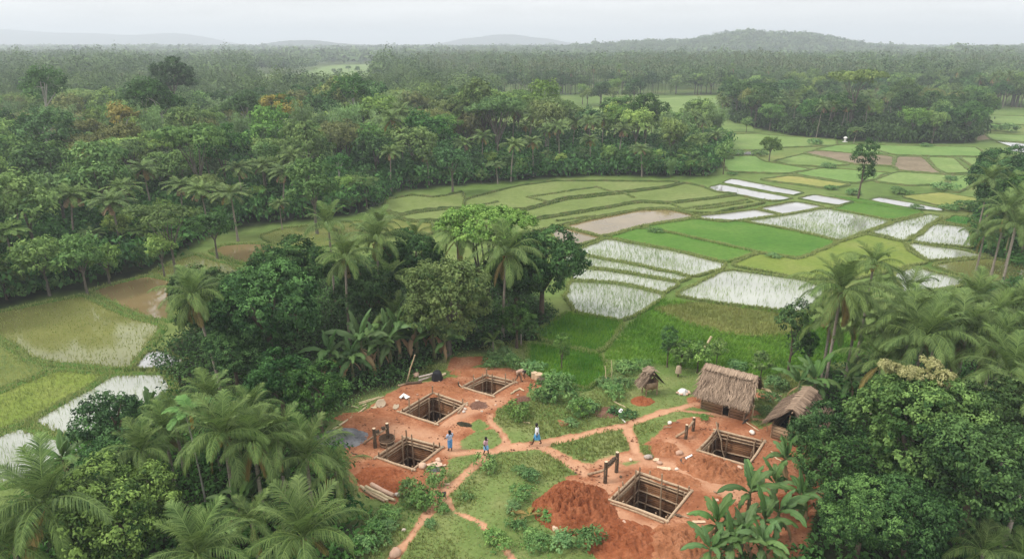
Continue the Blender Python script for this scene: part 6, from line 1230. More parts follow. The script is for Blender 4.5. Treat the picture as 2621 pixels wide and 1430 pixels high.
heap('A', 190, 585, 2.25, 1.5, .55, M_gravel, 'smooth grey gravel heap at the thicket edge', 11, rough=.05, name='gravel_heap', cat='gravel heap')
heap('B', 592, 428, 1.0, .8, .42, M_mound, 'small red earth heap in the grass near the granary', 12)
heap('B', 375, 497, 1.35, 1.0, .3, M_brownheap, 'flat brown heap beside the pile of cut leaves', 13, rough=.05)
heap('A', 1030, 493, .8, .4, .3, M_compost, 'dark compost heap in the grass behind the woman', 14, -.4, 'compost_heap', 'heap')
heap('A', 1425, 328, .8, .7, .35, M_brownheap, 'brown spoil by the two white stones', 15)
heap('B', 1090, 1060, 1.0, .8, .2, M_mound, 'spoil with wood scraps at the corner of the largest pit', 17)
heap('B', 1520, 1060, 1.2, 1.1, .45, M_mound, 'red earth heap glimpsed behind the bananas', 18)
heap('B', 910, 628, .55, .42, .12, M_moundo, 'ring of soil at the post of the small winch', 19)

# ------------------------------------------------------------------ small things on the yard
def stone(fr, x, y, r, label, mat=None, seed=0, name='stone', group=None, flat=.6, cat='stone'):
    p = W2(fr, x, y); mb = MB(); rg_ = np.random.default_rng(seed+int(x)); r *= .8; rock(mb, (0, 0, r*flat*.55), (r, r*.8, r*flat), rg_, rg_.random()); o = mb.build(name, mat or M_stone, None, True); o.location = (p[0], p[1], 0); return tag(o, label, cat, group)
for i, (fr, x, y, r, mt, lb) in enumerate([('R1', 2270, 995, .2, M_stonew, 'pale stone at the right corner of the middle pit'), ('R1', 2240, 1050, .2, M_stone, 'greyer stone under the pale one at the middle pit corner'), ('R1', 2295, 925, .13, M_stonep, 'small pinkish stone above the pale one at the middle pit'), ('R1', 1440, 765, .13, M_stonew, 'small pale stone on the back rim of the middle pit'), ('R1', 1315, 702, .12, M_stonep, 'chip of stone on the earth bank behind the middle pit'), ('R1', 1290, 330, .42, M_stonep, 'pink boulder under the banana clump beside the planks'),
        ('R2', 1215, 835, .42, M_stonep, 'rounded sandstone block at the near corner of the pit by the tub'), ('R2', 1480, 730, .3, M_stonep, 'orange stone behind the big slab'), ('R2', 790, 1320, .26, M_stonew, 'pale stone at the end of the brown log'), ('R3', 1178, 552, .16, M_stonew, 'white stone, first of the touching pair by the brown spoil'), ('R3', 1200, 535, .16, M_stonew, 'white stone, second of the touching pair by the brown spoil'), ('R3', 800, 632, .16, M_stonep, 'single stone on the path below the far pit'), ('R3', 612, 718, .14, M_stonew, 'white chip on the brown spoil'), ('R3', 1110, 495, .15, M_stonep, 'stone under the forked branch'), ('R3', 540, 575, .22, M_stonep, 'flat stone on top of the brown spoil'), ('R3', 505, 262, .1, M_stonew, 'tiny pale stone on the bank of the far pit'),
        ('R4', 1130, 195, .32, M_stone, 'larger grey stone of the pair at the path end'), ('R4', 1185, 190, .25, M_stone, 'smaller grey stone of the pair at the path end'), ('R4', 855, 240, .2, M_stonep, 'stone between the winch and the stone pair'), ('R4', 1325, 290, .26, M_stonep, 'brownish stone above the plank'), ('R4', 1612, 385, .15, M_stonew, 'small pale stone beside the plank'), ('R5', 270, 850, .36, M_stonep, 'round boulder near the dark basin'), ('R5', 230, 1125, .16, M_stonew, 'pale stone under the dark basin'), ('R5', 1360, 1105, .22, M_stonep, 'flat stone at the near corner of the pit by the shed'), ('R5', 1580, 480, .32, M_stonew, 'pale loaf shaped stone propped on chips by the pit'), ('R5', 2040, 670, .2, M_logd, 'dark clod beyond the pit by the shed'),
        ('R8', 1040, 1000, .16, M_stonew, 'pale stone in the shade of the bananas'), ('R8', 165, 1068, .15, M_stonew, 'pale stone on the bottom heap close to the bananas'), ('R8', 410, 1045, .2, M_stonep, 'flat stone at the foot of the bananas'), ('B', 565, 1345, .16, M_stonew, 'pale stone at the bottom edge by the path'), ('B', 587, 1288, .14, M_stonew, 'pale stone on the red heap left of the bottom path'), ('B', 478, 1182, .22, M_stonep, 'flat ochre stone in front of the largest pit'), ('B', 695, 1335, .14, M_stonew, 'pale stone right of the bottom path'), ('B', 690, 1360, .12, M_stonew, 'second pale stone right of the bottom path'), ('B', 750, 1262, .12, M_stonew, 'pale pebble on the heap by the bottom path'), ('B', 842, 1280, .12, M_stonew, 'pebble on the heap nearer the bananas'), ('B', 505, 1345, .18, M_stonep, 'reddish clod on the bottom heap'), ('A', 1645, 1205, .3, M_stonep, 'stone at the foot of the big red mound by the bush'), ('A', 1680, 1185, .22, M_stonep, 'smaller stone at the foot of the big red mound'), ('A', 620, 1212, .2, M_stonew, 'pale stone beside the stony path'), ('A', 560, 1375, .5, M_stonep, 'flat slab on the path at the frame bottom'), ('B', 178, 872, .12, M_logd, 'dark clod by the winch path'), ('B', 458, 897, .14, M_logd, 'dark clod beside the winch post'), ('B', 320, 1080, .2, M_mound, 'clod that rolled off the big red mound'), ('B', 345, 1105, .25, M_mound, 'larger clod that rolled off the big red mound'), ('B', 800, 850, .15, M_stonew, 'small block beside the pale plank')]):
    stone(fr, x, y, r, lb, mt, i, group='stones lying on the yard')
# countless crumbs of soil and grit
rng = np.random.default_rng(321); crumbs = MB(); zone = PL('M', [(850, 900), (1400, 900), (2060, 1030), (2050, 1405), (1330, 1405), (900, 1290)]); p = sample_poly(zone, 14, rng); s_, _ = soil_at(p); p = p[(s_ > .6)]
for q in PITS: p = p[sdist(p, q) < -.1]
cl_ = fbm(p[:, 0]*.7+4, p[:, 1]*.7); p = p[rng.random(len(p)) < sstep(.42, .62, cl_)]
bm = bmesh.new(); bmesh.ops.create_icosphere(bm, subdivisions=1, radius=1); IV = np.array([v.co[:] for v in bm.verts]); IF = np.array([[v.index for v in f.verts] for f in bm.faces]); bm.free()
for a in p: r = .025+.07*rng.random()**2.5; crumbs.add(IV*(r, r*.8, r*.6)*(1+.3*(rng.random((len(IV), 1))-.5)) + (a[0], a[1], r*.3+float(ground_z(a[0], a[1]))), IF, rng.random())
tag(crumbs.build('grit', simple('clod', (.13, .05, .025), (.42, .2, .11), 5, .95, .4)), 'loose crumbs of red soil strewn over the yard', 'grit', kind='stuff')
def flat(fr, pts, z, mat, name, label, cat, th=.012, wave=0., seed=0):
    q = PL(fr, pts); c = q.mean(0); Q = q - c; n = len(Q); rng = np.random.default_rng(seed); mb = MB(); m = 5; V = [(0, 0, z+wave*1.3)]; 
    for k in range(1, m+1):
        for i in range(n): p = Q[i]*k/m; V.append((p[0], p[1], z + wave*rng.random()*(1.2-k/m)))
    F3 = [(0, 1+i, 1+(i+1) % n) for i in range(n)]; F4 = [(1+k*n+i, 1+(k+1)*n+i, 1+(k+1)*n+(i+1) % n, 1+k*n+(i+1) % n) for k in range(m-1) for i in range(n)]
    V = np.array(V); mb.add(V, F3, .6); mb.f.append(np.array(F4)); mb.m.append(np.zeros(len(F4), int)); mb.add(V - (0, 0, th+.02), F3, .4); mb.f.append(np.array(F4)[:, ::-1] + len(V)); mb.m.append(np.zeros(len(F4), int))
    o = mb.build(name, mat, None, wave > 0); o.location = (c[0], c[1], 0); return tag(o, label, cat)
flat('R1', [(950, 775), (1040, 695), (1170, 770), (1090, 815), (1040, 770), (985, 800)], .12, M_cloth, 'cloth_sheet', 'crumpled white cloth on the bank above the middle pit', 'cloth', wave=.16)
flat('R1', [(830, 940), (850, 900), (950, 900), (945, 950), (890, 1000), (820, 985)], .05, M_basket, 'woven_tray', 'pale shallow woven tray beside the middle pit', 'tray', wave=.05)
flat('R1', [(375, 960), (440, 950), (470, 900), (515, 900), (500, 975), (390, 980)], .06, M_bamboo, 'bent_board', 'pale bent board by the bamboo bundle', 'board')
flat('R2', [(648, 1212), (735, 1160), (770, 1205), (690, 1260)], .04, M_cloth, 'paper_sheet', 'white sheet of paper lying by the brown log', 'paper')
flat('R2', [(1285, 815), (1450, 768), (1545, 790), (1560, 840), (1480, 860), (1330, 845), (1290, 840)], .16, M_stonep, 'stone_slab', 'long pale stone slab at the corner of the pit by the tub', 'slab', th=.14)
flat('R2', [(1560, 815), (1610, 800), (1620, 825), (1570, 835)], .1, M_stonep, 'stone_slab', 'small slab next to the long pale one', 'slab', th=.08)
flat('R4', [(1285, 352), (1500, 370), (1518, 400), (1490, 420), (1380, 405), (1290, 385)], .1, M_cutwood, 'plank', 'thick pale plank lying behind the largest pit', 'plank', th=.09)
flat('R4', [(1215, 235), (1260, 208), (1325, 215), (1310, 255), (1240, 258)], .05, M_cutwood, 'wood_disc', 'flat pale disc of wood on the yard', 'wood disc')
flat('R4', [(330, 1230), (345, 1185), (370, 1215), (360, 1250)], .2, M_cloth, 'wood_chip', 'upright white chip on the red heap', 'chip', th=.05, seed=2)
flat('R4', [(375, 1220), (400, 1210), (468, 1235), (460, 1260)], .12, M_cloth, 'wood_chip', 'white chip lying flat beside the upright one', 'chip', th=.06)
flat('R4', [(90, 225), (125, 218), (155, 235), (130, 248)], .05, M_stonew, 'wood_chip', 'pale chip at the grass edge by the winch', 'chip', th=.03)
flat('R5', [(58, 295), (80, 272), (125, 275), (138, 300), (100, 325), (65, 318)], .09, M_stonew, 'stone_disc', 'round white stone disc by the small winch', 'stone disc', th=.07)
flat('R5', [(195, 290), (265, 283), (272, 298), (205, 305)], .1, M_brownheap, 'brick', 'dark brick beside the white stone disc', 'brick', th=.09)
flat('B', [(900, 1172), (980, 1172), (985, 1185), (905, 1188)], .08, M_cutwood, 'plank', 'short pale plank by the bananas', 'plank', th=.05)
flat('B', [(1030, 1040), (1062, 1040), (1065, 1055), (1035, 1055)], .12, M_stonep, 'wood_chip', 'pink block among the scraps by the largest pit', 'block', th=.1)
flat('R2', [(1575, 1118), (1670, 1122), (1690, 1132), (1640, 1142), (1590, 1136)], .06, M_cutwood, 'plank', 'short pale stick plank on the path fork', 'plank', th=.04)
flat('R7', [(1115, 965), (1150, 935), (1185, 955), (1160, 1000), (1120, 995)], .3, M_cloth, 'cloth_sheet', 'white cloth on the pile of cut leaves', 'cloth', wave=.1)
# dark basin, basket dome, bucket, tub
p = W2('R4', 1775, 290); o = empty('basin', (p[0], p[1], 0)); tag(o, 'dark iron basin beside the orange heap', 'basin'); m = MB(); th = np.linspace(0, 2*np.pi, 24, endpoint=False); pr = [(.02, .02), (.28, .04), (.42, .2), (.44, .2), (.30, .07), (.02, .05)]
m.add(np.concatenate([np.stack([r*np.cos(th), r*np.sin(th), 0*th+z], 1) for r, z in pr]), [(i*24+j, i*24+(j+1) % 24, (i+1)*24+(j+1) % 24, (i+1)*24+j) for i in range(5) for j in range(24)]); m.build('bowl', M_iron, o, True)
m = MB(); tube(m, [(.441*math.cos(t), .441*math.sin(t), .205) for t in np.linspace(0, 2*np.pi, 25)], .014, 6, .9, caps=False); m.build('rim', M_iron, o, True)
flat('R4', [(1740, 260), (1850, 205), (1860, 225), (1760, 285)], .34, M_cloth, 'wood_chip', 'white shard leaning on the dark basin', 'shard', th=.02)
p = W2('R2', 1390, 880); m = MB(); dome(m, .48, .36, .3, None, .02, 36, seed=3, flat=2.2); o = m.build('basket', M_gravel, None, True); o.location = (p[0], p[1], .03); tag(o, 'grey upturned basket against the long pale slab', 'basket')
p = W2('R2', 1585, 1330); o = empty('bucket', (p[0], p[1], 0)); tag(o, 'small black bucket where the paths meet', 'bucket'); m = MB(); pr = [(0, .0), (.1, .0), (.14, .24), (.125, .24), (.09, .04), (0, .04)]; m.add(np.concatenate([np.stack([r*np.cos(th), r*np.sin(th), 0*th+z], 1) for r, z in pr]), [(i*24+j, i*24+(j+1) % 24, (i+1)*24+(j+1) % 24, (i+1)*24+j) for i in range(5) for j in range(24)]); m.build('pail', M_black, o, True); m = MB(); tube(m, [(-.14, 0, .24), (-.08, 0, .4), (.05, 0, .42), (.14, 0, .24)], .01, 5); m.build('handle', M_black, o)
p = W2('R1', 1715, 400); m = MB(); dome(m, .5, .4, .85, None, .04, 32, seed=8, flat=5); o = m.build('sack', M_black, None, True); o.location = (p[0], p[1], 0); tag(o, 'black sack at the foot of the banana clump', 'sack')
p = W2('R1', 585, 915); m = MB(); th2 = np.linspace(0, 2*np.pi, 24, endpoint=False); pr = [(0, .0), (.30, .02), (.40, .12), (.38, .13), (.28, .05), (0, .04)]; m.add(np.concatenate([np.stack([r*np.cos(th2), r*np.sin(th2), 0*th2+z], 1) for r, z in pr]), [(i*24+j, i*24+(j+1) % 24, (i+1)*24+(j+1) % 24, (i+1)*24+j) for i in range(5) for j in range(24)]); o = m.build('basket', M_basket, None, True); o.location = (p[0], p[1], .12); o.rotation_euler = (.5, .1, 0); tag(o, 'round flat basket propped on the bamboo bundle', 'basket')
# poles, logs, sticks
for fr, a, b, r, lb, mt, kw in [('R1', (140, 862), (550, 740), .06, 'topmost bamboo of the bundle at the yard edge', M_bamboo, {}), ('R1', (150, 892), (645, 735), .055, 'second bamboo of the bundle at the yard edge', M_bamboo, {}), ('R1', (215, 925), (305, 880), .05, 'short stick under the bamboo bundle', M_bamboo, {}), ('R1', (520, 815), (650, 785), .06, 'short bamboo behind the round basket', M_bamboo, {}), ('R1', (0, 930), (130, 965), .06, 'curved pale pole in the grass by the bundle', M_bamboo, dict(wob=.1)), ('A', (135, 528), (358, 380), .07, 'long bamboo pole bordering the yard by the gravel', M_bamboo, {}), ('R1', (225, 985), (330, 905), .03, 'thin stick crossing under the bundle', M_log, {}),
        ('R1', (1340, 420), (1650, 300), .09, 'lower grey pole of the stack under the bananas', M_stone, dict(zb=.35)), ('R1', (1340, 350), (1750, 240), .09, 'upper grey pole of the stack under the bananas', M_stone, dict(za=.35, zb=.6)), ('R1', (1790, 320), (1870, 275), .13, 'stub of log beside the black sack', M_bamboo, {}), ('R1', (1080, 475), (1400, 440), .12, 'dark log lying along the yard rim under the bananas', M_logd, {}), ('R1', (920, 515), (1080, 490), .08, 'thin dark log at the end of the yard rim', M_log, {}), ('R1', (1600, 395), (1760, 430), .06, 'thin pole lying below the black sack', M_log, {}),
        ('R2', (335, 1130), (715, 1315), .16, 'thick brown log above the pale ones', M_stonep, dict(za=.16, zb=.16)), ('R2', (240, 1165), (745, 1400), .11, 'upper pale pole of the log stack', M_bamboo, dict(za=.25, zb=.12)), ('R2', (150, 1160), (620, 1405), .10, 'middle pale pole of the log stack', M_bamboo, dict(za=.12, zb=.1)), ('R2', (190, 1215), (560, 1420), .09, 'lowest pole of the log stack', M_log, {}),
        ('R2', (0, 580), (170, 655), .045, 'crooked dark branch on the soil by the thicket', M_logd, dict(wob=.08)), ('R2', (160, 655), (240, 635), .03, 'twig end of the crooked branch', M_logd, {}), ('R3', (1010, 470), (1130, 400), .08, 'first arm of the forked branch at the far pit', M_bamboo, {}), ('R3', (1130, 395), (1195, 430), .08, 'second arm of the forked branch at the far pit', M_bamboo, {}), ('R3', (1040, 680), (1095, 715), .045, 'thin stick at the grass by the far pit', M_log, {}), ('R3', (1190, 860), (1280, 878), .06, 'short plank in the grass above the walking man', M_cutwood, {}), ('R1', (2120, 1070), (2230, 930), .08, 'short pole lying outside the corner of the middle pit', M_log, {}),
        ('R4', (1770, 1105), (1910, 1130), .05, 'short pale stick right of the largest pit', M_bamboo, {}), ('R4', (1600, 1125), (1690, 1150), .09, 'brown blade end of the paddle by the largest pit', M_logd, {}), ('R4', (1690, 1150), (1810, 1172), .04, 'handle of the paddle by the largest pit', M_log, {}), ('R4', (1535, 1165), (1585, 1120), .05, 'stick at the near corner of the largest pit', M_bamboo, {}), ('R7', (1045, 772), (1225, 865), .05, 'straight yellow bamboo lying in the grass', M_bamboo, {}), ('R7', (1120, 1000), (1225, 1100), .06, 'white stick leading out of the cut leaves', M_cloth, {}),
        ('R5', (1920, 800), (2000, 840), .04, 'stick on the soil right of the pit by the shed', M_bamboo, {}), ('R5', (1950, 880), (2108, 975), .05, 'long thin stick between the shed pit and the bananas', M_bamboo, {}), ('R8', (640, 335), (740, 385), .05, 'stick among the scraps near the bananas', M_log, {}), ('R8', (740, 620), (815, 560), .05, 'pale stick nearest the bananas', M_bamboo, {}), ('R8', (730, 480), (815, 540), .03, 'thin twig by the pink block', M_log, {}), ('R6', (1590, 425), (1740, 460), .07, 'upper pale log beside the hut gable', M_bamboo, dict(za=.5, zb=.3)), ('R6', (1640, 440), (1880, 535), .07, 'long pale log sloping away from the hut gable', M_bamboo, dict(za=.35, zb=.06)), ('R5', (0, 370), (130, 365), .04, 'stick below the white stone disc', M_log, {})]:
    pole(fr, a, b, r, 'pole' if mt is M_bamboo else 'log', lb, 'pole' if mt is M_bamboo else 'log', mt, 'poles and sticks lying about', tint=.55, **kw)
pole('A', (640, 200), (695, 20), .06, 'pole', 'straight pole leaning up into the banana clump', 'pole', M_bamboo, za=0, zb=2.6)
pole('R7', (905, 215), (960, 560), .035, 'bamboo_stick', 'upright bamboo stick, thicker of two by the green rice', 'stick', M_bamboo, za=1.7, zb=0); pole('R7', (1003, 130), (1020, 460), .025, 'bamboo_stick', 'upright bamboo stick, thinner of two by the green rice', 'stick', M_bamboo, za=1.8, zb=0)
pole('R6', (1553, 640), (1515, 808), .06, 'post', 'leaning post with pale top in front of the hut corner', 'post', M_bamboo, za=1.15, zb=-.1); pole('R6', (1705, 830), (1690, 960), .03, 'post', 'thin stake before the shed eave', 'post', M_log, za=.85, zb=-.1)
pole('R3', (290, 310), (305, 400), .07, 'post', 'short dark stake beside the far pit corner', 'post', M_logd, za=.65, zb=-.1); pole('R3', (300, 345), (350, 400), .07, 'log', 'pale log end lying at the far pit corner', 'log', M_cutwood)
pole('J', (955, 893), (905, 975), .12, 'bamboo_stick', 'pale bamboo leaning out of the shrubs into the meadow', 'stick', M_bamboo, za=1.5, zb=0); pole('A', (1450, 690), (1462, 655), .03, 'bamboo_stick', 'thin pale stalk in the grass below the path', 'stick', M_bamboo, za=0, zb=.8)
# cut log rounds and stump
for x, y, r, h, lb, mt in [(1335, 255, .26, .55, 'upright cut log round, left one of two at the yard end', M_cutwood), (1395, 268, .36, .5, 'wider cut log round, right one of two at the yard end', M_cutwood), (1428, 325, .35, .4, 'dark old stump beside the log rounds', M_logd)]:
    p = W2('R3', x, y); m = MB(); tube(m, [(0, 0, -.05), (.01, 0, h*.5), (0, .01, h)], [r*1.05, r, r*.97], 14, .45); o = m.build('log_round', mt, None, False); o.location = (p[0], p[1], 0); tag(o, lb, 'log round')
p = W2('B', 812, 276); o = empty('draped_post', (p[0], p[1], 0)); tag(o, 'pale cloth hung over a post at the shrubs', 'post'); m = MB(); tube(m, [(0, 0, 0), (0, 0, 1.05)], .06, 7); m.build('post', M_logd, o); ring_cloth('cloth', [(0, 0, .38, .27, .2), (0, 0, .6, .25, .18), (0, 0, .95, .2, .14), (0, 0, 1.1, .05, .05)], M_basket, o, fold=.2, seed=2)
# white sheet over a heap
p = W2('R6', 695, 490); o = empty('covered_heap', (p[0], p[1], 0)); tag(o, 'white sheet thrown over a heap beside the hut', 'heap'); o.scale = (.8,)*3; m = MB(); dome(m, .62, .5, .62, None, .12, 40, seed=5, flat=2.2); m.build('sheet', M_cloth, o, True)
m = MB(); [rock(m, (.6*math.cos(a), .5*math.sin(a), .08), (.2, .16, .1), np.random.default_rng(k), .5) for k, a in enumerate((3.4, 4.2, 5.2, 6.0, .3))]; m.build('pink_bundle', M_stonep, o, True)
# leaf pile, dry palm leaf, pickaxe
p = W2('R7', 1245, 1000); c = MB(); crown(c, np.random.default_rng(5), [((0, 0, .1), (.8, .6, .3)), ((-.9, .5, .1), (.6, .5, .25))], 6, .22, .22, 12, low=-.1); o = c.build('leaf_pile', LEAF['dark']); o.location = (p[0], p[1], 0); tag(o, 'pile of cut green leaves on the flat brown heap', 'leaf pile')
p = W2('A', 1470, 1150); o = empty('fallen_palm_leaf', (p[0], p[1], 0)); tag(o, 'dry grey palm leaves lying on the bright bushes', 'dry leaf')
for k in range(4): q = place_frond(o, 'frond', FR_ME['dry'][k], .6+.9*k, .75, .42, .45)
a, b = W2('R5', 1462, 270, .1), W2('R5', 1700, 432, .05); o = empty('pickaxe', (a[0], a[1], 0)); tag(o, 'pickaxe lying on the grass edge by the leaning post', 'pickaxe'); m = MB(); tube(m, [(0, 0, .08), (*(b-a), .05)], [.03, .035], 8, .6); m.build('handle', M_bamboo, o, True)
hd = np.array(W2('R5', 1405, 298, .1))-a; hd2 = np.array(W2('R5', 1510, 215, .12))-a; m = MB(); tube(m, [(*hd, .03), (*(hd*.5), .12), (0, 0, .15), (*(hd2*.5), .13), (*hd2, .05)], [.02, .06, .08, .06, .05], 8, .3); m.build('head', M_iron, o, True)
# white little shrine far away at the separate wood
p = W2('E', 1240, 1022); o = empty('small_shrine', (p[0], p[1], 0)); tag(o, 'tiny white shrine at the foot of the separate wood', 'shrine'); o.scale = (.4,)*3; m = MB(); box(m, (0, 0, .15), (3.0, 2.4, .3)); m.build('plinth', M_cloth, o); m = MB(); box(m, (0, 0, 1.6), (1.1, 1.1, 2.6)); m.build('body', M_cloth, o)
m = MB(); m.add([(-1.2, -1, 2.9), (1.2, -1, 2.9), (1.2, 1, 2.9), (-1.2, 1, 2.9), (-.6, 0, 3.8), (.6, 0, 3.8)], [(0, 1, 5, 4), (2, 3, 4, 5)]); m.add([(-1.2, -1, 2.9), (-1.2, 1, 2.9), (-.6, 0, 3.8)], [(0, 2, 1)]); m.add([(1.2, -1, 2.9), (1.2, 1, 2.9), (.6, 0, 3.8)], [(0, 1, 2)]); m.add([(-1.2, -1, 2.9), (1.2, -1, 2.9), (1.2, 1, 2.9), (-1.2, 1, 2.9)], [(3, 2, 1, 0)]); m.build('roof', M_cloth, o)

# ------------------------------------------------------------------ hills and the far woods
def hill_h(x, y, peaks):
    h = np.zeros_like(x)
    for cx, cy, rx, ry, H in peaks: h = np.maximum(h, H*np.exp(-(((x-cx)/rx)**2+((y-cy)/ry)**2)))
    return h
def ridge(y0, pts, depth, name, label, n=220, m=24, rough=.12, fr='M', seed=0, base=-3, rz=.03):
    """a hill range whose skyline passes the photo's points when seen at distance y0"""
    xs, hs = [], []
    for px, py in pts:
        sx, sy = spx(fr, px, py); v = (sy-715)/FPX; u = (sx-1310.5)/FPX; t = y0/(CP - v*SP); xs.append(u*t); hs.append(CAM_H + t*(-SP - v*CP))
    X = np.linspace(xs[0], xs[-1], n); H = np.interp(X, xs, hs); H = np.convolve(np.pad(H, 6, 'edge'), np.ones(13)/13, 'valid')
    s = np.linspace(-1, 1, m); G = np.zeros((m, n, 3))
    for i, a in enumerate(s):
        yy = y0 + a*depth; pr = np.cos(a*math.pi/2)**1.2; k = fbm(X/depth*3+seed, np.full(n, a*2.0+seed), 5)-.5
        G[i, :, 0] = X*(yy/y0); G[i, :, 1] = yy; G[i, :, 2] = base + (H-base)*np.clip(pr*(1+rough*2*k*(1-pr)), 0, 1.02) + (fbm(X/12+seed*5, np.full(n, yy/12), 3)-.5)*y0*rz*.12*pr
    I = np.arange(m*n).reshape(m, n); mb = MB(); mb.add(G.reshape(-1, 3), np.stack([I[:-1, :-1], I[:-1, 1:], I[1:, 1:], I[1:, :-1]], -1).reshape(-1, 4)); o = structure(name, mb, M_hill, True, label); return G
ridge(5200, [(-700, 90), (-300, 78), (0, 73), (60, 77), (130, 83), (250, 84), (330, 90), (380, 86), (430, 82), (470, 86), (540, 98), (600, 112), (700, 118)], 500, 'hill', 'pale blue far mountain ridge', seed=1, rz=.01)
ridge(4700, [(900, 122), (1060, 113), (1120, 108), (1160, 97), (1200, 95), (1240, 87), (1300, 87), (1340, 95), (1380, 97), (1430, 108), (1500, 114), (1640, 122)], 400, 'hill', 'pale flat topped far hill', seed=2, rz=.01)
ridge(3200, [(480, 130), (560, 122), (640, 115), (690, 106), (730, 102), (790, 101), (830, 106), (870, 111), (1000, 116), (1150, 120), (1250, 128)], 250, 'hill', 'blue wooded far hill', seed=3, rz=.012)
ridge(2700, [(-500, 126), (0, 124), (200, 124), (260, 119), (300, 116), (350, 122), (500, 125), (700, 128), (1000, 128), (1200, 130), (1500, 124)], 200, 'hill', 'low hazy wooded ridge', seed=4, rz=.012)
GM = ridge(1500, [(1150, 132), (1300, 130), (1430, 127), (1480, 124), (1560, 118), (1600, 110), (1640, 112), (1700, 116), (1760, 106), (1800, 96), (1860, 86), (1920, 88), (1960, 94), (2010, 90), (2060, 96), (2110, 106), (2160, 117), (2230, 124), (2320, 130)], 350, 'hill', 'wooded hill standing over the palm woods', n=260, m=40, seed=5, rz=.03)
GR = ridge(1050, [(2180, 150), (2260, 144), (2330, 136), (2380, 128), (2440, 124), (2490, 126), (2540, 130), (2600, 127), (2800, 122), (3100, 126)], 150, 'hill', 'low wooded rise at the side', n=140, m=24, seed=6, rz=.012)
rf = np.random.default_rng(99)
EXC = [PL('E', [(-10, 690), (330, 684), (445, 686), (360, 740), (380, 855), (590, 880), (620, 1000), (300, 1000), (280, 860), (0, 830)]), PL('D', [(1690, 790), (2050, 765), (2230, 715), (2640, 685), (2640, 840), (2300, 870), (1700, 880)]), PL('D', [(-330, 565), (-100, 485), (0, 466), (330, 458), (330, 545), (100, 575), (-100, 590)]), np.array([((650*1.01786-1310.5)/FPX*a*.985, a) for a in (310, 640)] + [((950*1.01786-1310.5)/FPX*a*.985, a) for a in (640, 310)]), FOREST1, WOOD2, PL('E', [(2200, 800), (2900, 815), (2900, 1200), (2190, 1200)]), PL('M', [(1400, 300), (1900, 262), (2700, 300), (2700, 700), (1400, 500)])]
def far_tree_quads(P, H, R_, lod, palm, rng):
    """leafy crowns of many far trees at once"""
    n = len(P); k = lod; d = rdir(rng, n*k); d[:, 2] = np.where(d[:, 2] < -.3, -d[:, 2], d[:, 2]); Hh, Rr = np.repeat(H, k), np.repeat(R_, k)
    lump = 1 + .35*np.sin(d[:, 0]*5+np.repeat(rng.random(n)*6, k))*np.cos(d[:, 1]*4+np.repeat(rng.random(n)*6, k))
    Pc = np.repeat(P, k, 0) + d*np.stack([Rr*lump, Rr*lump, Hh*.42*lump], 1)*(.75+.3*rng.random((n*k, 1))); Pc[:, 2] += Hh*.58
    Nr = unit(d + (0, 0, .35) + rng.normal(0, .35, (n*k, 3))); Ax = unit(rng.normal(0, 1, (n*k, 3)) - (0, 0, .5)); L = Rr*2.9/math.sqrt(k)*(.6+.8*rng.random(n*k))
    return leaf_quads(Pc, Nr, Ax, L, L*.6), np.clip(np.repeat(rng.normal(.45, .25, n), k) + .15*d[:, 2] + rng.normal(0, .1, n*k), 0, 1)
def far_palm_quads(P, H, rng, nf=11):
    n = len(P); az = np.tile(np.arange(nf)*2.4, n) + np.repeat(rng.random(n)*6, nf); el = np.tile(np.linspace(1.1, -.15, nf), n); T = np.repeat(P + np.column_stack([0*H, 0*H, H]), nf, 0); out = []; L = 2.7*(.8+.4*rng.random(n*nf))
    d0 = np.stack([np.cos(az)*np.cos(el), np.sin(az)*np.cos(el), np.sin(el)], 1); e2 = el-1.1; d1 = np.stack([np.cos(az)*np.cos(e2), np.sin(az)*np.cos(e2), np.sin(e2)], 1); S = np.stack([-np.sin(az), np.cos(az), 0*az], 1)*.36
    a = T; b = T + d0*(L*.55)[:, None]; c = b + d1*(L*.5)[:, None]; t = np.clip(rng.normal(.5, .2, n*nf), 0, 1)
    q1 = np.stack([a-S*.25, a+S*.25, b+S-(0, 0, .1), b-S-(0, 0, .1)], 1); q2 = np.stack([b-S, b+S, c+S*.2, c-S*.2], 1)
    m = len(P); w = np.array((.12, 0, 0)); base, top = P - (0, 0, .5), P + np.column_stack([0*H, 0*H, H]); tr = np.stack([base-w, base+w, top+w*.6, top-w*.6], 1)
    return np.concatenate([q1, q2]), np.concatenate([t, t]), tr
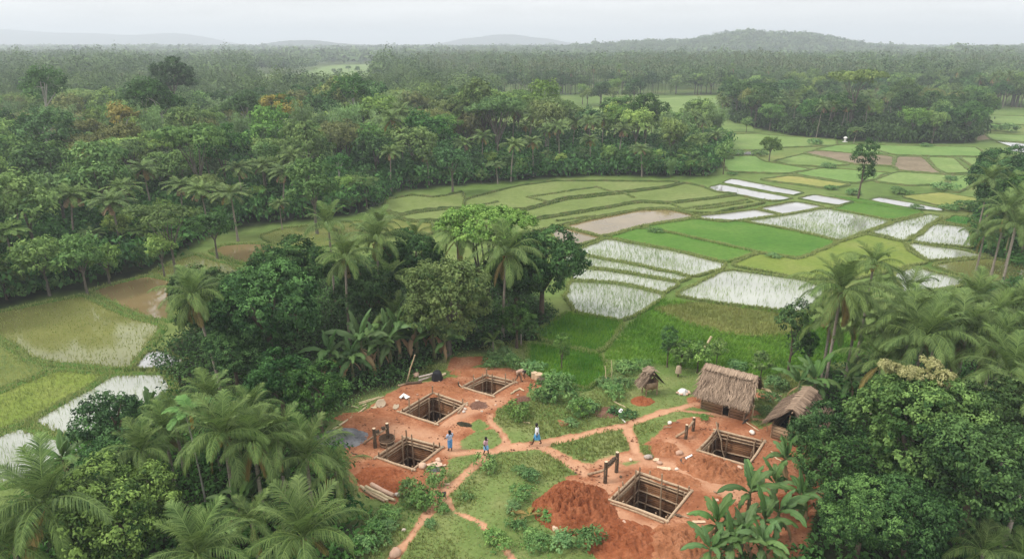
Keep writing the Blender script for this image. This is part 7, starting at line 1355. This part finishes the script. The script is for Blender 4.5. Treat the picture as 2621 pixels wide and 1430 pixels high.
def belt(y0, y1, spacing, lod, palm_share, label, seed, x0=-9, x1=9, hm=(9, 15), zf=None, name='forest', ty=None):
    rng = np.random.default_rng(seed); out, pl_, tk = MB(), MB(), MB(); rows = np.arange(y0, y1, spacing*.85); pts = []
    for y in rows:
        lim = y*.80+10; xa, xb = max(-lim, x0*y), min(lim, x1*y); x = np.arange(xa, xb, spacing)
        if len(x): pts.append(np.column_stack([x + rng.normal(0, spacing*.3, len(x)), y + rng.normal(0, spacing*.3, len(x))]))
    P = np.concatenate(pts); ok = np.ones(len(P), bool)
    for q in EXC: ok &= ~inpoly(P, q)
    P = P[ok]; z = zf(P) if zf is not None else far_z(P); P3 = np.column_stack([P, z]); H = rng.uniform(*hm, len(P))*(.62-.2*(P[:, 1] < 850)+(.72+.4*(P[:, 1] < 850))*fbm(P[:, 0]/45, P[:, 1]/45))*np.where(rng.random(len(P)) < .03, 1.3, 1)*np.where(P[:, 1] > 850, .85, 1); pn = (fbm(P[:, 0]/60+7, P[:, 1]/60) + rng.normal(0, .12, len(P))) < palm_share
    B = ~pn
    if B.any(): q, t = far_tree_quads(P3[B], H[B], rng.uniform(.34, .78, B.sum())*np.maximum(spacing*1.05, 5.5)*(.6+.9*fbm(P[B][:, 0]/30+3, P[B][:, 1]/30)), lod, False, rng); out.quads(q, t); tag(out.build(name, LEAF['far']), label, 'forest', kind='stuff')
    if pn.any(): q, t, tr = far_palm_quads(P3[pn], np.maximum(H[pn], 9.5)+.8, rng); pl_.quads(q, t); pl_.quads(tr, .15); tag(pl_.build('palm_forest', LEAF['farpalm']), label.replace('forest', 'coconut palms'), 'palm forest', kind='stuff')
belt(385, 600, 5.8, 130, .42, 'forest behind the far fields in light haze', 1, -.12, 9)
belt(250, 385, 6.5, 330, .12, 'forest just behind the great forest', 2, -.9, -.02, (10, 15))
belt(385, 600, 7, 130, .08, 'bluish forest behind the great forest', 3, -9, -.12, (10, 16))
belt(600, 900, 8.5, 70, .33, 'distant forest in the haze', 4, -9, 9, (10, 15))
belt(900, 1540, 14, 40, .12, 'far forest deep in the haze', 5, -9, 9, (10, 17))
belt(1540, 3000, 28, 20, 0, 'farthest forest fading in the haze', 6, -9, 9, (12, 20))
def from_grid(G):
    ys_ = G[:, 0, 1]
    def f(P):
        z = np.zeros(len(P)); yi = np.clip(np.searchsorted(ys_, P[:, 1])-1, 0, len(ys_)-2); t = np.clip((P[:, 1]-ys_[yi])/(ys_[yi+1]-ys_[yi]), 0, 1)
        for i in range(len(P)): a = np.interp(P[i, 0], G[yi[i], :, 0], G[yi[i], :, 2]); b = np.interp(P[i, 0], G[yi[i]+1, :, 0], G[yi[i]+1, :, 2]); z[i] = a*(1-t[i])+b*t[i]
        return z - 4
    return f
EXC2 = EXC; EXC = []
belt(1160, 1840, 12.5, 46, 0, 'woods covering the hill over the palms', 7, float(GM[0, 0, 0]/GM[0, 0, 1]), float(GM[0, -1, 0]/GM[0, -1, 1]), (8, 18), from_grid(GM), 'hill_forest')
belt(905, 1190, 10.5, 60, .1, 'woods covering the low rise at the side', 8, float(GR[0, 0, 0]/GR[0, 0, 1]), .83, (9, 15), from_grid(GR), 'hill_forest')
EXC = EXC2
# nearer wood at the right edge behind the side fields
def side(y0, y1, xa, xb, n, wh):
    for i in range(n):
        y = y0 + (y1-y0)*rf.random(); x = y*(xa + (xb-xa)*rf.random()); plant(rf.choice(['dark', 'dome', 'dome', 'palm', 'light', 'dark']), x, y, rf.uniform(.9, 1.25), None, None, wh, 'trees beyond the side fields')
side(302, 330, .60, .80, 46, 'wood edge past the side field'); side(330, 380, .34, .82, 70, 'woods behind the side field edge')
side(388, 402, -.02, .36, 40, 'wood edge behind the far pale field')
for i, (x, y) in enumerate([(15, 500), (60, 495), (120, 480), (185, 500), (200, 530), (280, 510), (40, 540)]): p = W2('D', x, y+40); plant('dome', p[0], p[1], rf.uniform(.5, .75), None, None, 'before the farthest pale field', 'trees beyond the side fields')
for fr, x, y, s, h, lb in [('D', 2245, 300, 1.5, 12, 'lone squat tree on the crest of the small hill'), ('E', 815, 245, 1.7, 14, 'umbrella shaped tree on the hill crest'), ('E', 505, 232, 1.6, 12, 'rounded tree at the highest point of the hill'), ('E', 320, 255, 1.4, 12, 'rounded tree on the shoulder of the hill'), ('E', 115, 320, 1.5, 12, 'rounded tree low on the hill skyline'), ('E', 960, 245, 1.3, 12, 'tree on the second summit of the hill')]:
    sx, sy = spx(fr, x, y); u, v = (sx-1310.5)/FPX, (sy-715)/FPX; Y0 = 1500; t = Y0/(CP - v*SP); zt = CAM_H + t*(-SP - v*CP); plant('umbrella' if 'umbrella' in lb else 'dome', u*t, Y0, s, 0, lb, z=zt-11*s, group='trees on the hill crest', name='broadleaf_tree')
for x, y in [(1960, 340), (2050, 330), (2120, 335), (2210, 345), (2340, 340), (2430, 355), (2490, 345), (1865, 365)]:
    sx, sy = spx('E', x, y); u, v = (sx-1310.5)/FPX, (sy-715)/FPX; Y0 = 1045; t = Y0/(CP - v*SP); zt = CAM_H + t*(-SP - v*CP); plant('dark', u*t, Y0, 1.35, 0, None, 'low wooded rise at the side', z=zt-12*1.35, group='trees on the low rise')

# ------------------------------------------------------------------ haze: one closed box round camera and scene
hm, nt, out = newmat('haze'); pv = N(nt, 'ShaderNodeVolumePrincipled'); pv.inputs['Color'].default_value = (.87, .94, .99, 1); pv.inputs['Density'].default_value = .00042; pv.inputs['Anisotropy'].default_value = .1
nt.links.new(pv.outputs[0], out.inputs['Volume'])
hb = MB(); box(hb, (0, 3000, 66), (20000, 13000, 150)); ho = hb.build('haze', hm); ho['kind'] = 'stuff'; ho['label'] = 'pale blue haze thickening over the distant woods and hills'

# ------------------------------------------------------------------ labels of the many trees: look + row + order
NUM = 'first second third fourth fifth sixth seventh eighth ninth tenth eleventh twelfth thirteenth fourteenth fifteenth sixteenth seventeenth eighteenth nineteenth twentieth twenty-first twenty-second twenty-third twenty-fourth twenty-fifth twenty-sixth'.split()
bpy.context.view_layer.update(); grp = {}
for o, look, where in AUTO: grp.setdefault((look, where), []).append(o)
for (look, where), os_ in grp.items():
    os_.sort(key=lambda o: proj(*o.location)[0])
    for i, o in enumerate(os_):
        if len(os_) == 1: o['label'] = f'{look}, {where}'
        elif i < len(NUM): o['label'] = f'{look}, {NUM[i]} from left, {where}'
        elif len(os_)-1-i < len(NUM): o['label'] = f'{look}, {NUM[len(os_)-1-i]} from right, {where}'
        else: o['label'] = f'{look} in the middle of the row, {where}'
